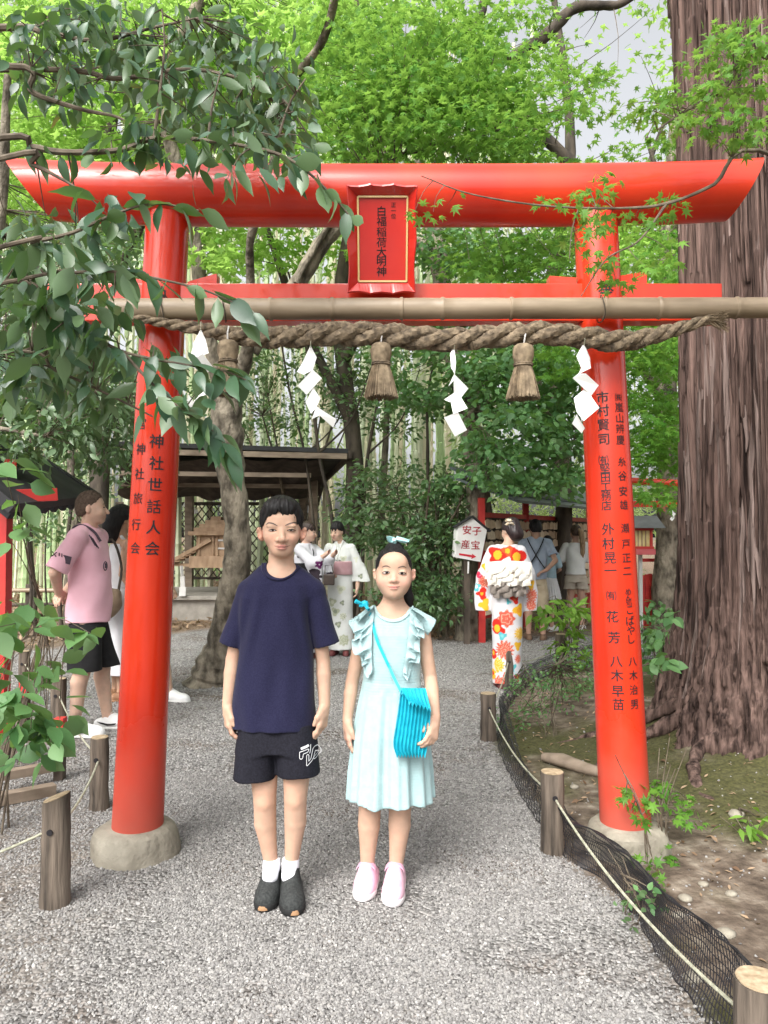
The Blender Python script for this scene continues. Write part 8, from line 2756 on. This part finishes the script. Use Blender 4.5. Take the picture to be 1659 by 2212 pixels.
    bg = empty('handbag', (q.x, q.y, q.z), label='boxy dark brown handbag hanging from the arm of the woman with black blossoms', cat='bag')
    mb = MB(); mb.box(q, (.125, .07, .125), bev=.012); mb.build('case', mat('dark_brown_leather', (.035, .024, .02), (.06, .045, .035), rough=.45), bg)
    mb = MB(); mb.tube([q + Vector((-.05, 0, .06)), q + Vector((-.045, -.01, .16)), q + Vector((.03, -.01, .17)), q + Vector((.05, 0, .06))], .006, 6); mb.build('handle', M['dark_bark'], bg, True)

    # ---------------- woman in the flowered kimono, seen from behind
    Y = 7.1
    p = P(1094, 1152, Y)
    g = Fig('woman seen from behind in white kimono with big red, yellow and turquoise flowers', (p.x, Y), math.radians(176), 1.63, (.60, .40, .30), .0072)
    g.head(c=(-.04, -.03, 1.56), turn=math.radians(38), nod=math.radians(10)); g.torso(.15)
    for m in (-1, 1): g.arm(m, (m * .155, .0, 1.355), (m * .22, -.04, 1.10), (m * .14, -.24, 1.02))
    for m in (-1, 1): g.leg((m * .07, 0, .9), (m * .06, -.01, .48), (m * .07, .02, .08))
    g.body(); g.eyes()
    k = g.k
    g.hair(.055, -.06, .012, mat('black_brown_hair', (.012, .006, .007), (.035, .02, .02), rough=.4, scale=50), lambda F, H, k: (F.ell(H(.0, .08, -.05), (.075 * k, .065 * k, .075 * k), .03), F.ell(H(0, .06, .08), (.05 * k, .05 * k, .04 * k), .03)), side=-.01)
    mb = MB()
    for i in range(9):
        c = Vector(g.H(.055 + random.uniform(-.02, .03), .07 + random.uniform(-.03, .03), .07 + random.uniform(-.03, .03)))
        v, f = noisy_lathe([(.001, -.012), (.02, -.006), (.024, .002), (.012, .01), (.001, .012)], c, 8, .006, 60, i); mb.add(v, f)
    o = mb.build('hair_flower', mat('cream_silk_flower', (.72, .66, .56), (.8, .62, .4), rough=.7, scale=30), None, True); o.parent = g.root
    RD, YE, TU, CO, PK = (.62, .025, .015), (.75, .42, .03), (.1, .45, .5), (.62, .11, .07), (.7, .35, .25)
    WH = (.64, .63, .65)
    # x is mirrored: she faces away
    b = .15
    fl = [(g.v(.02, b, .70), .088, 'rose', CO, PK), (g.v(-.10, b * .8, .78), .07, 'leaf', YE, (.7, .3, .02)), (g.v(.11, b * .8, .60), .09, 'leaf', RD, YE), (g.v(.04, b, .39), .10, 'mum', CO, PK), (g.v(-.11, b * .7, .55), .07, 'mum', YE, (.8, .6, .2)), (g.v(.11, b * .8, .24), .08, 'mum', YE, (.8, .62, .25)), (g.v(-.05, b, .22), .05, 'leaf', TU, (.2, .55, .58)), (g.v(.01, b, .10), .085, 'leaf', RD, (.7, .2, .1)), (g.v(-.11, b * .8, .3), .05, 'mum', CO, PK), (g.v(-.1, b * .8, .12), .05, 'leaf', RD, YE), (g.v(.1, b * .8, .07), .07, 'mum', CO, PK), (g.v(.06, b, .53), .045, 'leaf', TU, (.2, .55, .58)), (g.v(-.08, b, .17), .04, 'leaf', (.25, .6, .65), TU),
          (g.v(-.07, b, .9), .06, 'leaf', RD, (.6, .1, .05)), (g.v(.14, .05, .35), .06, 'leaf', RD, YE), (g.v(-.1, b * .8, .43), .05, 'leaf', YE, YE), (g.v(.0, b, .86), .03, 'leaf', TU, TU), (g.v(.15, .04, .15), .06, 'leaf', YE, RD),
          (g.v(.10, .1, 1.32), .11, 'leaf', RD, YE), (g.v(-.09, .1, 1.3), .11, 'leaf', RD, YE), (g.v(.0, .11, 1.36), .06, 'leaf', (.66, .1, .03), YE), (g.v(.2, .05, 1.2), .06, 'leaf', YE, (.8, .6, .2)), (g.v(.17, .08, 1.22), .045, 'leaf', TU, TU), (g.v(.23, .05, 1.05), .07, 'mum', CO, PK), (g.v(.27, .0, 1.12), .05, 'leaf', (.6, .04, .1), RD), (g.v(.25, .05, .93), .07, 'leaf', RD, YE), (g.v(-.24, .05, 1.02), .06, 'leaf', YE, TU), (g.v(-.25, .05, .92), .07, 'mum', CO, PK), (g.v(-.2, .06, 1.18), .06, 'leaf', RD, YE), (g.v(.22, .05, .82), .07, 'leaf', YE, YE), (g.v(-.24, .04, .82), .06, 'mum', CO, PK), (g.v(.3, .0, 1.0), .05, 'leaf', TU, (.7, .7, .7))]
    def robe(F):
        F.column(g.rows((.05, 0, .0, .145, .13), (.3, 0, 0, .145, .135), (.6, 0, .01, .15, .15), (.85, 0, .015, .155, .15), (1.0, 0, 0, .142, .125), (1.25, 0, .01, .155, .125), (1.36, 0, .015, .15, .095), (1.42, 0, .025, .095, .075)), .03)
        for m, e in ((1, (.215, -.03, 1.10)), (-1, (-.205, -.03, 1.12))):
            F.cone(g.v(m * .14, .01, 1.355), g.v(*e), .06 * k, .08 * k, .03)
            F.column([tuple(q * k for q in (.76, e[0] + m * .02, e[1] + .01, .075, .05)), tuple(q * k for q in (.95, e[0] + m * .02, e[1], .09, .06)), tuple(q * k for q in (1.16, e[0] - m * .02, e[1], .08, .06))], .03)
        F.cone(g.v(0, .03, 1.40), g.v(0, .02, 1.52), .062 * k, .075 * k, .01, 'sub')
    g.cloth('kimono', robe, fab, .003, 2.2, col=flowers(WH, fl))
    g.cloth('sash', lambda F: F.column(g.rows((.93, 0, .01, .165, .147), (1.12, 0, .01, .165, .15)), .0, pw=2.3), mat('grey_brown_sash', (.16, .13, .11), (.26, .22, .19), rough=.6, scale=16), .0012)
    def frill(name, c0, rx, rz, n, m, dep, layers):
        mb = MB()
        for l in range(layers):
            cz = c0[2] - l * rz * 1.5 / layers
            N = 60; vs = []
            for i in range(N):
                u = i / (N - 1); x = (u * 2 - 1) * rx * (1 - .12 * l / layers)
                for j in range(5):
                    v = j / 4
                    ph = i * .34 + l * 2.1 + .9 * math.sin(i * .23 + l)
                    vs.append(Vector(g.v(x + .012 * math.sin(ph * 1.7) * v, c0[1] + dep * (.4 + .7 * math.sin(v * 2.2)) * (1 - .45 * (u * 2 - 1) ** 2) + .026 * v * math.sin(ph), cz + rz * (.5 - v) + .012 * math.sin(ph + 1.5) * v + .02 * (1 - (u * 2 - 1) ** 2))))
            mb.add(vs, [(i * 5 + j, i * 5 + j + 1, i * 5 + j + 6, i * 5 + j + 5) for i in range(N - 1) for j in range(4)])
        o = mb.build(name, m, None, True, fix=False); o.parent = g.root
    frill('sash_bow', (-.02, .13, 1.19), .225, .11, 60, mat('cream_gauze', (.74, .70, .62), (.80, .77, .70), rough=.85, scale=20), .10, 4)
    frill('sash_bow_tail', (-.05, .13, 1.05), .17, .10, 40, mat('grey_gauze', (.17, .145, .125), (.3, .26, .23), rough=.85, scale=20), .085, 3)
    g.shoes(((-.07, .02), (.07, .02)), zori, zori, L=.17, w=.085)

    # ---------------- man in grey blue shirt
    Y = 10.3
    p = P(1156, 1152, Y)
    g = Fig('man in grey blue T-shirt with crossed black straps facing the tablet rack', (p.x, Y), math.radians(172), 1.66, (.42, .26, .19), .0085)
    g.head(turn=math.radians(15), nod=math.radians(10), female=False); g.torso(.175, .125, .14)
    g.arm(-1, (-.18, 0, 1.365), (-.27, .10, 1.12), (-.14, .17, .99), (.8, .1, -.3), (0, -1, 0), r=1.1); g.arm(1, (.18, 0, 1.365), (.25, .05, 1.1), (.16, -.15, 1.0), r=1.1)
    ls = (((-.09, 0, .9), (-.1, -.01, .48), (-.1, .03, .09)), ((.09, 0, .9), (.1, -.02, .48), (.1, .01, .09)))
    for l in ls: g.leg(*l, r=1.05)
    g.body(); g.eyes(); k = g.k
    g.hair(.06, -.065, .013, HAIR)
    def shirt(F):
        F.column(g.rows((.86, 0, .01, .155, .135), (1.1, 0, .0, .165, .13), (1.3, 0, .01, .18, .115), (1.39, 0, .015, .13, .085), (1.42, 0, .015, .08, .07)), .03, pw=2.4)
        for m, e in ((-1, (-.245, .07, 1.19)), (1, (.235, .04, 1.18))):
            F.cone(g.v(m * .05, .02, 1.41), g.v(m * .175, .01, 1.365), .05 * k, .06 * k, .03)
            F.union(sleeve_field(F, g.v(m * .18, .01, 1.36), g.v(*e), .062 * k, .068 * k, .004, .056 * k), .015)
    g.cloth('shirt', shirt, mat('grey_blue_jersey', (.26, .31, .39), (.32, .37, .46), rough=.85, scale=10), .004, 1.1)
    mb = MB()
    for m in (-1, 1):
        pts = [g.v(m * .11, .06, 1.42), g.v(m * .085, .115, 1.36), g.v(0, .138, 1.2), g.v(-m * .09, .142, 1.06), g.v(-m * .15, .10, .98)]
        ip = spline(pts, 14)
        for a, bb in zip(ip[:-1], ip[1:]): mb.bar(a, bb, .012, .042, up=Vector((0, 1, 0)) * 1.0)
    o = mb.build('carrier_straps', blk, None); o.parent = g.root
    khaki = mat('khaki_cotton', (.36, .29, .2), (.46, .38, .27), rough=.85, scale=9)
    def shorts(F):
        F.column(g.rows((.78, 0, .01, .145, .12), (.93, 0, .01, .145, .12)), .03)
        for cx in (-.085, .085): F.column(g.rows((.44, cx * 1.2, .0, .088, .095), (.7, cx, .0, .09, .11), (.86, cx * .8, .01, .08, .11)), .02)
    g.cloth('shorts', shorts, khaki, .005, 2)
    br = mat('brown_suede', (.12, .07, .045), (.18, .11, .07), rough=.8)
    g.shoes([l[2] for l in ls], br, br, L=.2)

    # ---------------- girl with white skirt
    Y = 11.2
    p = P(1183, 1152, Y)
    g = Fig('girl in light blue top and white pleated skirt beside the man with crossed straps', (p.x, Y), math.radians(150), 1.43, (.46, .29, .22), .0085)
    g.head(nod=math.radians(10)); g.torso(.15)
    for m in (-1, 1): g.arm(m, (m * .16, 0, 1.365), (m * .21, -.02, 1.1), (m * .12, -.18, 1.05))
    ls = (((-.07, 0, .9), (-.075, -.01, .48), (-.08, .05, .09)), ((.07, 0, .9), (.075, -.01, .48), (.08, -.06, .09)))
    for l in ls: g.leg(*l)
    g.body(); g.eyes(); k = g.k
    g.hair(.055, -.09, .015, HAIR, lambda F, H, k: F.chain([H(0, .08, .0), H(0, .10, -.12)], [.05 * k, .03 * k], .03))
    def shirt(F):
        F.column(g.rows((.95, 0, .01, .15, .12), (1.2, 0, .0, .155, .115), (1.33, 0, .01, .15, .1), (1.41, 0, .015, .09, .07)), .03)
        for m in (-1, 1): F.cone(g.v(m * .15, 0, 1.36), g.v(m * .2, -.01, 1.18), .06 * k, .065 * k, .02)
    g.cloth('top', shirt, mat('light_blue_jersey', (.33, .47, .56), (.4, .54, .63), rough=.85, scale=10), .004, .5)
    g.cloth('skirt', lambda F: F.column(g.rows((.57, 0, .01, .235, .2), (.8, 0, .01, .19, .16), (1.0, 0, 0, .135, .11)), .0, fold=lambda th, Z: .008 * np.sin(th * 26) * np.clip((1.0 - Z) * 2.5, 0, 1)), wc, 0)
    g.shoes([l[2] for l in ls], white_shoe, white_sole, L=.22, w=.11)

    # ---------------- woman with the ponytail
    Y = 11.3
    p = P(1243, 1152, Y)
    g = Fig('woman with long light brown ponytail, white blouse and beige shorts by the rack', (p.x, Y), math.radians(168), 1.6, (.50, .33, .25), .0085)
    g.head(turn=math.radians(25)); g.torso(.16)
    g.arm(1, (.165, 0, 1.365), (.235, -.02, 1.12), (.12, -.2, 1.1)); g.arm(-1, (-.165, 0, 1.365), (-.23, -.02, 1.12), (-.12, -.2, 1.1))
    ls = (((-.085, 0, .9), (-.095, -.01, .48), (-.09, .03, .09)), ((.085, 0, .9), (.095, -.01, .48), (.09, .03, .09)))
    for l in ls: g.leg(*l, r=1.1)
    g.body(); g.eyes(); k = g.k
    g.hair(.055, -.05, .012, mat('dark_brown_crown_hair', (.03, .018, .012), (.07, .042, .028), rough=.5, scale=50))
    F = Field(g.v(-.15, -.05, 1.1), g.v(.15, .3, 1.7), .0065)
    F.chain([g.H(0, .09, .05), g.H(-.03, .14, .0), g.H(-.05, .15, -.15), g.H(-.055, .13, -.32), g.H(-.06, .12, -.42)], [.03 * k, .042 * k, .045 * k, .035 * k, .012 * k], .02); F.wrinkle(.003, (40, 20, 6), 1)
    put(F.mesh('ponytail'), 'ponytail', g.root, HAIRB)
    def shirt(F):
        F.column(g.rows((.9, 0, .02, .165, .14), (1.0, 0, .01, .15, .13), (1.2, 0, .0, .16, .118), (1.33, 0, .01, .15, .1), (1.41, 0, .015, .09, .07)), .03)
        for m in (-1, 1): F.cone(g.v(m * .15, 0, 1.36), g.v(m * .225, -.02, 1.15), .062 * k, .075 * k, .02)
    g.cloth('blouse', shirt, mat('white_blouse', (.66, .67, .67), (.72, .73, .73), rough=.85, scale=10), .006, .9)
    beige = mat('beige_linen', (.42, .37, .31), (.5, .45, .38), rough=.85, scale=9)
    def shorts(F):
        F.column(g.rows((.78, 0, .015, .17, .14), (.97, 0, .01, .145, .12)), .03)
        for cx in (-.09, .09): F.column(g.rows((.66, cx * 1.1, .01, .096, .12), (.86, cx, .01, .085, .125)), .02)
    g.cloth('shorts', shorts, beige, .004, 2)
    g.shoes([l[2] for l in ls], white_shoe, white_sole, L=.2)
build_visitors()
